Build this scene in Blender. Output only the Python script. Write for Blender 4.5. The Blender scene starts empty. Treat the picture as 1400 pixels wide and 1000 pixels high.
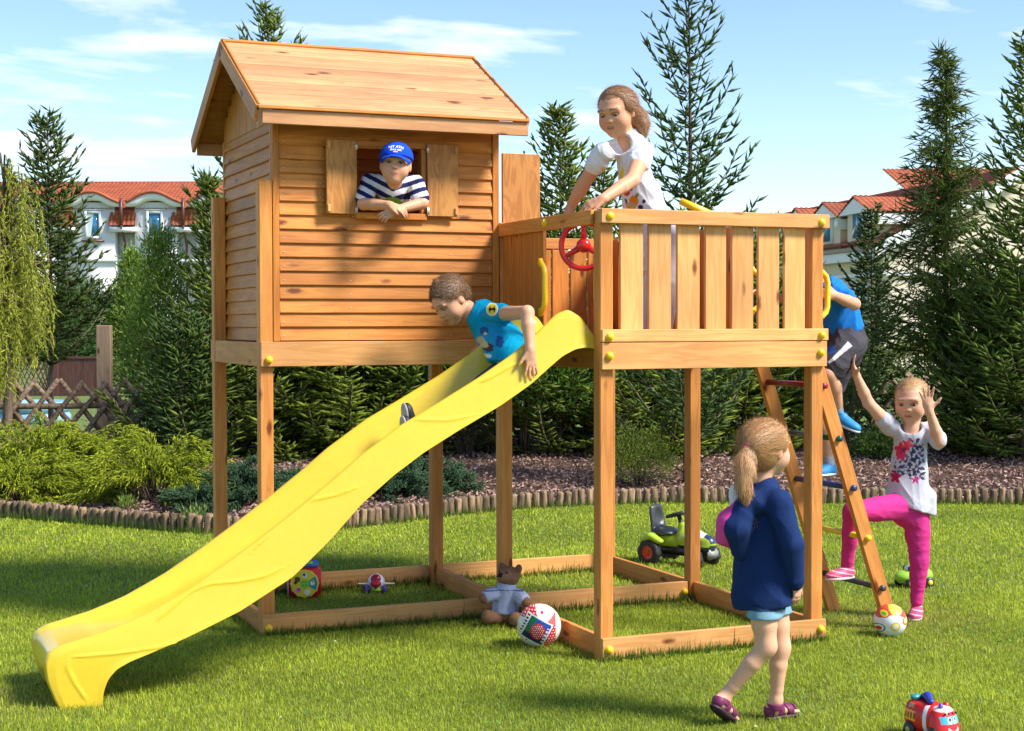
import bpy, bmesh, math, random
import numpy as np
from mathutils import Vector, Matrix, Euler, Quaternion
R_ = math.radians
scn = bpy.context.scene
COL = scn.collection
rng = np.random.default_rng(7)
random.seed(7)

# ------------------------------------------------------------------ camera
CAM = np.array([-3.1877, -6.4939, 1.5942]); YAW, PIT, ROL, FPX = 0.3981, -0.0279, -0.0022, 2123.04
FW = np.array([math.sin(YAW)*math.cos(PIT), math.cos(YAW)*math.cos(PIT), math.sin(PIT)])
RT0 = np.array([math.cos(YAW), -math.sin(YAW), 0.0]); UP0 = np.cross(RT0, FW)
RT = RT0*math.cos(ROL)+UP0*math.sin(ROL); UPV = -RT0*math.sin(ROL)+UP0*math.cos(ROL)
cd = bpy.data.cameras.new('camera'); cam = bpy.data.objects.new('camera', cd); COL.objects.link(cam)
cam.matrix_world = Matrix(((RT[0], UPV[0], -FW[0], CAM[0]), (RT[1], UPV[1], -FW[1], CAM[1]), (RT[2], UPV[2], -FW[2], CAM[2]), (0, 0, 0, 1)))
cd.sensor_width = 36; cd.lens = FPX/1400*36; cd.clip_end = 3000; cd.clip_start = 0.1
scn.camera = cam

def at(px, py, x=None, y=None, z=None, d=None):
    """world point seen at a photo pixel, on the plane x=, y=, z= or at forward distance d"""
    r = FW+RT*(px-700)/FPX-UPV*(py-500)/FPX
    if d is not None: return CAM+r*d
    if x is not None: t = (x-CAM[0])/r[0]
    elif y is not None: t = (y-CAM[1])/r[1]
    else: t = (z-CAM[2])/r[2]
    return CAM+r*t

# ------------------------------------------------------------------ light
SUN_EL, SUN_AZ = R_(46), R_(-46)     # azimuth of the sun measured from +X towards +Y
sdir = Vector((math.cos(SUN_EL)*math.cos(SUN_AZ), math.cos(SUN_EL)*math.sin(SUN_AZ), math.sin(SUN_EL)))
sl = bpy.data.lights.new('sun', 'SUN'); sl.energy = 3.9; sl.angle = R_(14); sl.color = (1.0, 0.95, 0.87)
so = bpy.data.objects.new('sun', sl); COL.objects.link(so); so.rotation_euler = sdir.to_track_quat('Z', 'Y').to_euler()
w = bpy.data.worlds.new('World'); scn.world = w; w.use_nodes = True
nt = w.node_tree; nt.nodes.clear()
def N(nt, t, **k):
    n = nt.nodes.new(t)
    for a, b in k.items(): setattr(n, a, b)
    return n
wo = N(nt, 'ShaderNodeOutputWorld'); bg = N(nt, 'ShaderNodeBackground'); bg.inputs[1].default_value = 0.112
sky = N(nt, 'ShaderNodeTexSky', sky_type='NISHITA'); sky.sun_disc = False
sky.sun_elevation = SUN_EL; sky.sun_rotation = math.pi/2-SUN_AZ
sky.air_density = 1.0; sky.dust_density = 0.25; sky.ozone_density = 2.0
tc = N(nt, 'ShaderNodeTexCoord'); sx = N(nt, 'ShaderNodeSeparateXYZ'); nt.links.new(tc.outputs['Generated'], sx.inputs[0])
# clouds: direction divided by height so that they lie flat overhead, bands near the horizon
ad = N(nt, 'ShaderNodeMath', operation='ADD'); ad.inputs[1].default_value = 0.13; nt.links.new(sx.outputs['Z'], ad.inputs[0])
dv = N(nt, 'ShaderNodeVectorMath', operation='DIVIDE'); nt.links.new(tc.outputs['Generated'], dv.inputs[0])
cb = N(nt, 'ShaderNodeCombineXYZ'); 
for i in range(3): nt.links.new(ad.outputs[0], cb.inputs[i])
nt.links.new(cb.outputs[0], dv.inputs[1])
mp = N(nt, 'ShaderNodeMapping'); nt.links.new(dv.outputs[0], mp.inputs[0])
mp.inputs['Location'].default_value = (0.55, 0.2, 0.0); mp.inputs['Rotation'].default_value = (0, 0, 0.4); mp.inputs['Scale'].default_value = (0.9, 1.5, 0.6)
nz = N(nt, 'ShaderNodeTexNoise'); nz.inputs['Scale'].default_value = 2.1; nz.inputs['Detail'].default_value = 9; nz.inputs['Roughness'].default_value = 0.55; nz.inputs['Distortion'].default_value = 0.25
nt.links.new(mp.outputs[0], nz.inputs['Vector'])
cr = N(nt, 'ShaderNodeValToRGB'); cr.color_ramp.elements[0].position = 0.53; cr.color_ramp.elements[1].position = 0.70
Dl = FW-RT*.30+UPV*.24; Dl = Dl/np.linalg.norm(Dl)
dt = N(nt, 'ShaderNodeVectorMath', operation='DOT_PRODUCT'); nt.links.new(tc.outputs['Generated'], dt.inputs[0]); dt.inputs[1].default_value = Dl
mr = N(nt, 'ShaderNodeMapRange', interpolation_type='SMOOTHSTEP'); mr.inputs['From Min'].default_value = .955; mr.inputs['From Max'].default_value = .998; mr.inputs['To Min'].default_value = -.085; mr.inputs['To Max'].default_value = .065; nt.links.new(dt.outputs['Value'], mr.inputs[0])
an = N(nt, 'ShaderNodeMath', operation='ADD'); nt.links.new(nz.outputs[0], an.inputs[0]); nt.links.new(mr.outputs[0], an.inputs[1]); nt.links.new(an.outputs[0], cr.inputs[0])
mx = N(nt, 'ShaderNodeMix', data_type='RGBA'); hsv = N(nt, 'ShaderNodeHueSaturation'); hsv.inputs['Saturation'].default_value = 1.12; hsv.inputs['Hue'].default_value = 0.507; nt.links.new(sky.outputs[0], hsv.inputs['Color']); nt.links.new(hsv.outputs[0], mx.inputs['A'])
mx.inputs['B'].default_value = (5.6, 5.9, 6.2, 1)
ml = N(nt, 'ShaderNodeMath', operation='MULTIPLY'); nt.links.new(cr.outputs[0], ml.inputs[0])
hz = N(nt, 'ShaderNodeMapRange'); hz.inputs['From Min'].default_value = 0.02; hz.inputs['From Max'].default_value = 0.12; hz.inputs['To Max'].default_value = 0.88; nt.links.new(sx.outputs['Z'], hz.inputs[0]); nt.links.new(hz.outputs[0], ml.inputs[1])
nt.links.new(ml.outputs[0], mx.inputs['Factor'])
nt.links.new(mx.outputs['Result'], bg.inputs[0]); nt.links.new(bg.outputs[0], wo.inputs[0])
scn.view_settings.view_transform = 'Standard'; scn.view_settings.look = 'None'; scn.view_settings.exposure = 1.0; scn.view_settings.gamma = 1
scn.view_settings.use_curve_mapping = False
scn.render.engine = 'CYCLES'

# ------------------------------------------------------------------ helpers
def tag(o, label=None, cat=None, group=None, kind=None):
    if label: o['label'] = label
    if cat: o['category'] = cat
    if group: o['group'] = group
    if kind: o['kind'] = kind
    return o

def empty(name, loc=(0, 0, 0), rz=0.0, label=None, cat=None, group=None, parent=None, rot=None):
    o = bpy.data.objects.new(name, None); COL.objects.link(o); o.empty_display_size = 0.1
    o.location = [float(v) for v in loc]; o.rotation_euler = rot if rot else (0, 0, rz)
    if parent: o.parent = parent
    return tag(o, label, cat, group)

def link(name, me, mat=None, parent=None, loc=None, smooth=False):
    if mat is not None:
        if isinstance(mat, (list, tuple)):
            for m in mat: me.materials.append(m)
        elif not me.materials: me.materials.append(mat)
    o = bpy.data.objects.new(name, me); COL.objects.link(o)
    if parent: o.parent = parent
    if loc is not None: o.location = [float(v) for v in loc]
    if smooth: me.polygons.foreach_set('use_smooth', np.ones(len(me.polygons), dtype=bool))
    return o

def np_mesh(name, V, F, cols=None, midx=None):
    """V (n,3), F (m,k) all the same k, or list of arrays; cols per-vertex rgb"""
    V = np.asarray(V, dtype=np.float32)
    Fs = F if isinstance(F, list) else [F]
    Fs = [np.asarray(f, dtype=np.int32) for f in Fs if len(f)]
    me = bpy.data.meshes.new(name)
    me.vertices.add(len(V)); me.vertices.foreach_set('co', V.ravel())
    tot = sum(f.size for f in Fs); np_ = sum(len(f) for f in Fs)
    me.loops.add(tot); me.loops.foreach_set('vertex_index', np.concatenate([f.ravel() for f in Fs]))
    me.polygons.add(np_)
    st = []; c = 0
    for f in Fs:
        st.append(c+np.arange(len(f))*f.shape[1]); c += f.size
    me.polygons.foreach_set('loop_start', np.concatenate(st).astype(np.int32))
    if midx is not None: me.polygons.foreach_set('material_index', np.asarray(midx, dtype=np.int32))
    me.update(calc_edges=True)
    if cols is not None:
        a = me.color_attributes.new('Col', 'FLOAT_COLOR', 'POINT')
        c4 = np.ones((len(V), 4), dtype=np.float32); c4[:, :3] = cols
        a.data.foreach_set('color', c4.ravel())
    return me

def bm_mesh(bm, name):
    me = bpy.data.meshes.new(name); bm.to_mesh(me); bm.free(); return me

def orient(a, b, upv=(0, 0, 1)):
    """matrix whose X runs a->b"""
    x = (Vector(b)-Vector(a)).normalized(); u = Vector(upv)
    if abs(x.dot(u)) > 0.98: u = Vector((0, 1, 0)) if abs(x.y) < .9 else Vector((1, 0, 0))
    y = u.cross(x).normalized(); z = x.cross(y)
    return Matrix((x, y, z)).transposed()

_boxcache = {}
def box_mesh(lx, ly, lz, bev=0.002):
    k = (round(lx, 4), round(ly, 4), round(lz, 4), bev)
    if k not in _boxcache:
        bm = bmesh.new(); bmesh.ops.create_cube(bm, size=1)
        for v in bm.verts: v.co = Vector((v.co.x*lx, v.co.y*ly, v.co.z*lz))
        if bev: bmesh.ops.bevel(bm, geom=bm.edges[:], offset=min(bev, min(lx, ly, lz)*.3), segments=1, affect='EDGES')
        _boxcache[k] = bm_mesh(bm, 'box')
    return _boxcache[k]

_matbox = {}
def board(name, a, b, wid, thk, mat, parent, off=(0, 0, 0), upv=(0, 0, 1), bev=0.0025):
    """plank from a to b (centre line), thk along local Y, wid along local Z (towards upv)"""
    a = Vector([float(v) for v in a]); b = Vector([float(v) for v in b]); L = (b-a).length
    key = (round(L, 3), wid, thk, mat.name, bev)
    if key not in _matbox:
        me = box_mesh(L, thk, wid, bev).copy(); me.materials.append(mat); _matbox[key] = me
    o = bpy.data.objects.new(name, _matbox[key]); COL.objects.link(o)
    po = Vector((0, 0, 0))
    if parent: o.parent = parent; po = Vector(pworld(parent))
    o.location = (a+b)/2-po; o.rotation_euler = orient(a, b, upv).to_euler()
    return o

def pworld(p):
    v = Vector((0, 0, 0))
    while p: v += p.location; p = p.parent
    return v

def bar(name, x0, x1, y0, y1, z0, z1, mat, parent, bev=0.0025):
    """axis-aligned plank; its grain runs along the longest side"""
    d = [abs(x1-x0), abs(y1-y0), abs(z1-z0)]; c = [(x0+x1)/2, (y0+y1)/2, (z0+z1)/2]
    ax = d.index(max(d)); h = [0, 0, 0]; h[ax] = d[ax]/2
    a = [c[i]-h[i] for i in range(3)]; b = [c[i]+h[i] for i in range(3)]
    if ax == 2: return board(name, a, b, d[0], d[1], mat, parent, upv=(1, 0, 0), bev=bev)
    if ax == 0: return board(name, a, b, d[2], d[1], mat, parent, bev=bev)
    return board(name, a, b, d[2], d[0], mat, parent, bev=bev)

def tube(pts, rad, seg=10, closed=False, caps=True, flat=1.0):
    """V,F of a swept tube; rad scalar or list"""
    P = np.array([[float(c) for c in p] for p in pts]); n = len(P)
    r = np.full(n, rad, float) if np.isscalar(rad) else np.array(rad, float)
    T = np.zeros_like(P)
    if closed: T = np.roll(P, -1, 0)-np.roll(P, 1, 0)
    else:
        T[1:-1] = P[2:]-P[:-2]; T[0] = P[1]-P[0]; T[-1] = P[-1]-P[-2]
    T /= np.linalg.norm(T, axis=1)[:, None]+1e-12
    u = np.array([0, 0, 1.0]) if abs(T[0][2]) < .9 else np.array([1.0, 0, 0])
    V = []
    for i in range(n):
        u = u-T[i]*u.dot(T[i]); u /= np.linalg.norm(u); v = np.cross(T[i], u)
        a = np.linspace(0, 2*np.pi, seg, endpoint=False)
        V.append(P[i]+r[i]*(np.cos(a)[:, None]*u*flat+np.sin(a)[:, None]*v))
    V = np.concatenate(V); F = []
    m = n if closed else n-1
    for i in range(m):
        j = (i+1) % n
        for k in range(seg):
            k2 = (k+1) % seg
            F.append((i*seg+k, i*seg+k2, j*seg+k2, j*seg+k))
    T3 = []
    if caps and not closed:
        c0 = len(V); V = np.vstack([V, P[0], P[-1]])
        for k in range(seg):
            k2 = (k+1) % seg
            T3.append((c0, k2, k)); T3.append((c0+1, (n-1)*seg+k, (n-1)*seg+k2))
    return V, np.array(F), np.array(T3, dtype=int).reshape(-1, 3)

def tube_obj(name, pts, rad, mat, parent=None, seg=10, closed=False, off=None, flat=1.0):
    off = np.array(pworld(parent)) if (parent and off is None) else np.zeros(3) if off is None else np.array(off)
    V, F, T = tube(pts, rad, seg, closed, flat=flat)
    return link(name, np_mesh(name, V-off, [F, T]), mat, parent, smooth=True)

class MB:
    """collects pieces into one mesh"""
    def __init__(s): s.V = []; s.F = {3: [], 4: []}; s.C = []; s.n = 0
    def add(s, V, F, col=None):
        V = np.asarray(V, float); 
        for f in (F if isinstance(F, list) else [F]):
            f = np.asarray(f)
            if len(f): s.F[f.shape[1]].append(f+s.n)
        s.V.append(V); s.C.append(np.broadcast_to(np.array(col if col is not None else (1, 1, 1), float), (len(V), 3))); s.n += len(V)
    def box(s, c, d, rot=None, col=None):
        v = np.array([[x, y, z] for x in (-.5, .5) for y in (-.5, .5) for z in (-.5, .5)])*np.array(d)
        if rot is not None: v = v@np.array(rot.to_3x3() if hasattr(rot, 'to_3x3') else rot).T
        f = np.array([(0, 1, 3, 2), (4, 6, 7, 5), (0, 4, 5, 1), (2, 3, 7, 6), (0, 2, 6, 4), (1, 5, 7, 3)])
        s.add(v+np.array([float(x) for x in c]), f, col)
    def tube(s, pts, rad, seg=8, col=None, closed=False, flat=1.0):
        V, F, T = tube(pts, rad, seg, closed, flat=flat); s.add(V, [F, T], col)
    def build(s, name, mat, parent=None, loc=None, smooth=False, usecol=False):
        V = np.concatenate(s.V); Fs = [np.concatenate(v) for v in s.F.values() if v]
        me = np_mesh(name, V, Fs, np.concatenate(s.C) if usecol else None)
        return link(name, me, mat, parent, loc, smooth)

def lathe(prof, seg=20, axis='Z'):
    """prof list of (r, h)"""
    a = np.linspace(0, 2*np.pi, seg, endpoint=False); V = []; F = []
    for r, h in prof: V.append(np.stack([r*np.cos(a), r*np.sin(a), np.full(seg, h)], 1))
    for i in range(len(prof)-1):
        for k in range(seg):
            k2 = (k+1) % seg; F.append((i*seg+k, i*seg+k2, (i+1)*seg+k2, (i+1)*seg+k))
    V = np.concatenate(V)
    if axis == 'X': V = V[:, [2, 0, 1]]
    if axis == 'Y': V = V[:, [1, 2, 0]]
    return V, np.array(F)

def lathe_obj(name, prof, mat, parent=None, loc=(0, 0, 0), axis='Z', seg=20, smooth=True):
    V, F = lathe(prof, seg, axis); me = np_mesh(name, V, F)
    return link(name, me, mat, parent, loc, smooth)

def ball(name, c, r, mat, parent=None, seg=16, rings=10, scl=(1, 1, 1)):
    prof = [(max(1e-4, r*math.sin(t)), -r*math.cos(t)) for t in np.linspace(0, math.pi, rings)]
    V, F = lathe(prof, seg); V = V*np.array(scl)
    return link(name, np_mesh(name, V, F), mat, parent, c, True)

# ------------------------------------------------------------------ materials
def mat_new(name):
    m = bpy.data.materials.new(name); m.use_nodes = True; t = m.node_tree
    return m, t, t.nodes['Principled BSDF']

def plain(name, col, rough=0.5, spec=0.5, bump=0.0, bscale=60, var=0.0, coat=0.0, trans=0.0, sss=0.0, metal=0.0):
    m, t, b = mat_new(name)
    b.inputs['Roughness'].default_value = rough; b.inputs['Specular IOR Level'].default_value = spec
    b.inputs['Base Color'].default_value = (*col, 1); b.inputs['Coat Weight'].default_value = coat; b.inputs['Metallic'].default_value = metal
    if sss:
        b.inputs['Subsurface Weight'].default_value = sss; b.inputs['Subsurface Radius'].default_value = (.012, .005, .003); b.inputs['Subsurface Scale'].default_value = 1
    if bump or var:
        c = N(t, 'ShaderNodeTexCoord'); n = N(t, 'ShaderNodeTexNoise'); n.inputs['Scale'].default_value = bscale; n.inputs['Detail'].default_value = 5
        t.links.new(c.outputs['Object'], n.inputs['Vector'])
        if bump:
            bp = N(t, 'ShaderNodeBump'); bp.inputs['Strength'].default_value = bump; bp.inputs['Distance'].default_value = 0.004
            t.links.new(n.outputs[0], bp.inputs['Height']); t.links.new(bp.outputs[0], b.inputs['Normal'])
        if var:
            n2 = N(t, 'ShaderNodeTexNoise'); n2.inputs['Scale'].default_value = bscale*.12; n2.inputs['Detail'].default_value = 6
            t.links.new(c.outputs['Object'], n2.inputs['Vector'])
            h = N(t, 'ShaderNodeHueSaturation'); h.inputs['Color'].default_value = (*col, 1)
            mr = N(t, 'ShaderNodeMapRange'); mr.inputs['To Min'].default_value = 1-var; mr.inputs['To Max'].default_value = 1+var
            mr.inputs['From Min'].default_value = .3; mr.inputs['From Max'].default_value = .7
            t.links.new(n2.outputs[0], mr.inputs[0]); t.links.new(mr.outputs[0], h.inputs['Value']); t.links.new(h.outputs[0], b.inputs['Base Color'])
    return m

def vcol(name, rough=0.6, spec=0.3, sss=0.0, bump=0.0, bscale=200, transl=0.0, weave=0.0, var=0.0):
    """material whose colour is the object's own painted pattern ('Col')"""
    m, t, b = mat_new(name)
    a = N(t, 'ShaderNodeVertexColor'); a.layer_name = 'Col'
    out = a.outputs[0]
    if var:
        c = N(t, 'ShaderNodeTexCoord'); n2 = N(t, 'ShaderNodeTexNoise'); n2.inputs['Scale'].default_value = 25; n2.inputs['Detail'].default_value = 6
        t.links.new(c.outputs['Object'], n2.inputs['Vector'])
        h = N(t, 'ShaderNodeHueSaturation'); t.links.new(out, h.inputs['Color'])
        mr = N(t, 'ShaderNodeMapRange'); mr.inputs['To Min'].default_value = 1-var; mr.inputs['To Max'].default_value = 1+var
        mr.inputs['From Min'].default_value = .3; mr.inputs['From Max'].default_value = .7
        t.links.new(n2.outputs[0], mr.inputs[0]); t.links.new(mr.outputs[0], h.inputs['Value']); out = h.outputs[0]
    t.links.new(out, b.inputs['Base Color'])
    b.inputs['Roughness'].default_value = rough; b.inputs['Specular IOR Level'].default_value = spec
    if sss:
        b.inputs['Subsurface Weight'].default_value = sss; b.inputs['Subsurface Radius'].default_value = (.014, .006, .004); b.inputs['Subsurface Scale'].default_value = 1
    if bump:
        c = N(t, 'ShaderNodeTexCoord'); n = N(t, 'ShaderNodeTexNoise'); n.inputs['Scale'].default_value = bscale; n.inputs['Detail'].default_value = 4
        t.links.new(c.outputs['Object'], n.inputs['Vector'])
        bp = N(t, 'ShaderNodeBump'); bp.inputs['Strength'].default_value = bump; bp.inputs['Distance'].default_value = 0.003
        t.links.new(n.outputs[0], bp.inputs['Height']); t.links.new(bp.outputs[0], b.inputs['Normal'])
    if transl:
        tr = N(t, 'ShaderNodeBsdfTranslucent'); mxs = N(t, 'ShaderNodeMixShader'); mxs.inputs[0].default_value = transl
        t.links.new(out, tr.inputs[0]); t.links.new(b.outputs[0], mxs.inputs[1]); t.links.new(tr.outputs[0], mxs.inputs[2])
        t.links.new(mxs.outputs[0], t.nodes['Material Output'].inputs[0])
    return m

def wood(name, base, dark, knots=True, rough=0.55, var=0.16, ply=False):
    m, t, b = mat_new(name); L = t.links.new
    tc = N(t, 'ShaderNodeTexCoord'); oi = N(t, 'ShaderNodeObjectInfo')
    rv = N(t, 'ShaderNodeVectorMath', operation='SCALE'); rv.inputs[0].default_value = (17, 31, 23); L(oi.outputs['Random'], rv.inputs['Scale'])
    ad = N(t, 'ShaderNodeVectorMath', operation='ADD'); L(tc.outputs['Object'], ad.inputs[0]); L(rv.outputs[0], ad.inputs[1])
    mp = N(t, 'ShaderNodeMapping'); mp.inputs['Scale'].default_value = (1.2, 14, 14) if not ply else (2.2, 9, 9); L(ad.outputs[0], mp.inputs[0])
    n1 = N(t, 'ShaderNodeTexNoise'); n1.inputs['Scale'].default_value = 1.6; n1.inputs['Detail'].default_value = 3; n1.inputs['Distortion'].default_value = 0.6; L(mp.outputs[0], n1.inputs['Vector'])
    # growth rings
    wv = N(t, 'ShaderNodeMath', operation='MULTIPLY'); wv.inputs[1].default_value = 26 if not ply else 34; L(n1.outputs[0], wv.inputs[0])
    sn = N(t, 'ShaderNodeMath', operation='SINE'); L(wv.outputs[0], sn.inputs[0])
    mp2 = N(t, 'ShaderNodeMapping'); mp2.inputs['Scale'].default_value = (4, 160, 160); L(ad.outputs[0], mp2.inputs[0])
    n2 = N(t, 'ShaderNodeTexNoise'); n2.inputs['Scale'].default_value = 1.5; n2.inputs['Detail'].default_value = 4; L(mp2.outputs[0], n2.inputs['Vector'])
    s1 = N(t, 'ShaderNodeMapRange'); s1.inputs['From Min'].default_value = -1; s1.inputs['To Max'].default_value = 0.55 if ply else 0.42; L(sn.outputs[0], s1.inputs[0])
    s2 = N(t, 'ShaderNodeMath', operation='MULTIPLY_ADD'); s2.inputs[1].default_value = 0.5; L(n2.outputs[0], s2.inputs[0]); L(s1.outputs[0], s2.inputs[2])
    s3 = N(t, 'ShaderNodeMath', operation='SUBTRACT'); s3.inputs[1].default_value = 0.12; L(s2.outputs[0], s3.inputs[0])
    mix = N(t, 'ShaderNodeMix', data_type='RGBA'); mix.inputs['A'].default_value = (*base, 1); mix.inputs['B'].default_value = (*dark, 1); L(s3.outputs[0], mix.inputs['Factor'])
    col = mix.outputs['Result']
    if knots:
        mp3 = N(t, 'ShaderNodeMapping'); mp3.inputs['Scale'].default_value = (3.2, 9.0, 9.0); L(ad.outputs[0], mp3.inputs[0])
        vo = N(t, 'ShaderNodeTexVoronoi'); vo.inputs['Scale'].default_value = 1.0; L(mp3.outputs[0], vo.inputs['Vector'])
        nn = N(t, 'ShaderNodeTexNoise'); nn.inputs['Scale'].default_value = 30; L(ad.outputs[0], nn.inputs['Vector'])
        dd = N(t, 'ShaderNodeMath', operation='MULTIPLY_ADD'); dd.inputs[1].default_value = 0.09; L(nn.outputs[0], dd.inputs[0]); L(vo.outputs['Distance'], dd.inputs[2])
        kr = N(t, 'ShaderNodeValToRGB'); e = kr.color_ramp.elements; e[0].position = 0.125; e[0].color = (1, 1, 1, 1); e[1].position = 0.215; e[1].color = (0, 0, 0, 1)
        e2 = kr.color_ramp.elements.new(0.165); e2.color = (.55, .55, .55, 1)
        L(dd.outputs[0], kr.inputs[0])
        km = N(t, 'ShaderNodeMix', data_type='RGBA'); km.inputs['B'].default_value = (dark[0]*.38, dark[1]*.28, dark[2]*.22, 1); L(kr.outputs[0], km.inputs['Factor']); L(col, km.inputs['A'])
        col = km.outputs['Result']
    n3 = N(t, 'ShaderNodeTexNoise'); n3.inputs['Scale'].default_value = 2.2; n3.inputs['Detail'].default_value = 4; L(ad.outputs[0], n3.inputs['Vector'])
    r3 = N(t, 'ShaderNodeMapRange'); r3.inputs['From Min'].default_value = .3; r3.inputs['From Max'].default_value = .7; r3.inputs['To Min'].default_value = .88; r3.inputs['To Max'].default_value = 1.12; L(n3.outputs[0], r3.inputs[0])
    r4 = N(t, 'ShaderNodeMapRange'); r4.inputs['To Min'].default_value = 1-var; r4.inputs['To Max'].default_value = 1+var; L(oi.outputs['Random'], r4.inputs[0])
    mm = N(t, 'ShaderNodeMath', operation='MULTIPLY'); L(r3.outputs[0], mm.inputs[0]); L(r4.outputs[0], mm.inputs[1])
    r5 = N(t, 'ShaderNodeMapRange'); r5.inputs['To Min'].default_value = .492; r5.inputs['To Max'].default_value = .508; L(n3.outputs[0], r5.inputs[0])
    hs = N(t, 'ShaderNodeHueSaturation'); L(col, hs.inputs['Color']); L(mm.outputs[0], hs.inputs['Value']); L(r5.outputs[0], hs.inputs['Hue'])
    L(hs.outputs[0], b.inputs['Base Color']); b.inputs['Roughness'].default_value = rough; b.inputs['Specular IOR Level'].default_value = 0.3
    bp = N(t, 'ShaderNodeBump'); bp.inputs['Strength'].default_value = 0.35; bp.inputs['Distance'].default_value = 0.002; L(s2.outputs[0], bp.inputs['Height']); L(bp.outputs[0], b.inputs['Normal'])
    return m

W_POST = wood('stained posts and shaded beams', (0.64, 0.265, 0.062), (0.42, 0.135, 0.026))  # post stain; also the shaded tone for side-facing beams and rails
W_BEAM_LIT = wood('pine beam in lit tone', (0.74, 0.375, 0.13), (0.54, 0.22, 0.055))  # same timber made paler: light on the front faces put into the colour
W_SIDE = wood('honey siding', (0.62, 0.235, 0.042), (0.38, 0.112, 0.016), var=0.16)
W_ROOF = wood('roof pine', (0.60, 0.315, 0.14), (0.44, 0.19, 0.07), var=0.2)
W_PLY = wood('plywood', (0.60, 0.27, 0.07), (0.36, 0.13, 0.03), knots=False, ply=True)
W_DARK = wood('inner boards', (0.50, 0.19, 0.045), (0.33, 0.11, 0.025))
M_CAP = plain('yellow plastic', (0.88, 0.56, 0.01), 0.35, coat=0.1)
M_RED = plain('red plastic', (0.72, 0.012, 0.012), 0.3, coat=0.2)
M_SLIDE = plain('slide polyethylene', (0.69, 0.485, 0.035), 0.24, 0.5, bump=0.05, bscale=260, var=0.025)
M_STEEL = plain('zinc screw', (0.75, 0.75, 0.72), 0.35, metal=0.6)
M_BLACK = plain('black plastic', (0.015, 0.016, 0.018), 0.4)
# ------------------------------------------------------------------ the wooden play tower
WB, Y1, Y2, XL = 1.236, 1.2194, 2.43, -1.318
HB, ZB, ZD, ZR = 0.112, 1.3715, 1.497, 2.12
PW = 0.07
play = empty('wooden_playset', (0, 0, 0), label='tall honey-coloured wooden playhouse on posts with a railed balcony, yellow slide and ladder', cat='playset')
bt = 0.028
def cap(x, y, z, n):
    """domed bolt cover on a face whose normal is n"""
    prof = [(.0195, 0), (.0195, .007), (.017, .014), (.010, .019), (.0015, .021)]
    o = lathe_obj('bolt_cap', prof, M_CAP, play, (x, y, z), seg=16)
    o.rotation_euler = Vector(n).to_track_quat('Z', 'Y').to_euler(); return o
def post(x, y, top, m=W_POST): return bar('post', x, x+PW, y, y+PW, 0, top, m, play, bev=.005)
post(0, bt, ZR-.003); post(WB-PW, bt, ZR-.003)
post(0, Y1+bt, 2.13); post(WB-PW, Y1+bt, 2.115); post(0, Y2-bt-PW, 2.35); post(WB-PW, Y2-bt-PW, 2.115)
post(XL, Y1+bt, 2.317); post(XL, Y2-bt-PW, 2.309)
# ground frame and deck beams
for z0, z1, mt in ((0.004, HB, W_BEAM_LIT), (ZB, ZD, W_BEAM_LIT)):
    top = z0 > 1
    bar('beam', -.002 if top else 0, WB+.004, 0, bt-.002, z0, z1, mt, play)
    bar('beam', XL, -.004, Y1, Y1+bt-.002, z0, z1, mt, play)
    bar('beam', XL, WB, Y2-bt+.002, Y2, z0, z1, mt, play)
    bar('beam', XL+.004, XL+.004+bt, Y1+bt+PW+.002, Y2-bt-PW-.002, z0, z1-.002, W_POST, play)  # side-facing beams get the darker tone, shade put into the colour
    bar('beam', .02, .02+bt, bt+PW+.002, Y1+bt-.002, z0, z1-.002, W_POST, play)
    bar('beam', .02, .02+bt, Y1+bt+PW+.002, Y2-bt-PW-.002, z0, z1-.002, W_POST, play)
    bar('beam', WB-.02-bt, WB-.02, bt+PW+.002, Y1+bt-.002, z0, z1-.002, W_POST, play)
    bar('beam', WB-.02-bt, WB-.02, Y1+bt+PW+.002, Y2-bt-PW-.002, z0, z1-.002, W_POST, play)
    bar('beam', PW+.003, WB-PW-.003, Y1+bt+.012, Y1+2*bt+.012, z0, z1, W_BEAM_LIT, play)
bar('spacer', .02+bt+.001, .02+bt+.001+.02, Y1+.16, Y1+.2, .004, .02, W_POST, play)
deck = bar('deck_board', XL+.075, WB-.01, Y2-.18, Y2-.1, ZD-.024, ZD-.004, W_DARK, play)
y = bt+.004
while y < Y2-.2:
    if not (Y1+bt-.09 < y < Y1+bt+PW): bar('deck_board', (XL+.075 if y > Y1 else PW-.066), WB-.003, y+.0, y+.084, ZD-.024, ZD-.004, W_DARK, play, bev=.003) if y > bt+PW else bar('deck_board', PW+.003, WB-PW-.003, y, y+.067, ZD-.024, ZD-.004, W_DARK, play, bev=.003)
    y += .09
for (x, z) in ((.033, HB*.42), (WB-.03, HB*.47)): cap(x, 0, z+.012, (0, -1, 0))
for (x, z) in ((.036, 1.436), (WB-.034, 1.44), (.036, 1.525), (WB-.03, 1.527), (.036, 2.087), (WB-.035, 2.083)): cap(x, -.002 if z > 1.48 else 0, z, (0, -1, 0))
cap(XL+.04, Y1, ZB+.035, (0, -1, 0)); cap(XL+.03, Y1, .043, (0, -1, 0))
cap(0.04, Y2-bt-PW-.03, .075, (-.3, -1, .2)); cap(WB-PW-.03, Y1+bt+.01, .055, (0, -1, 0))
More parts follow.
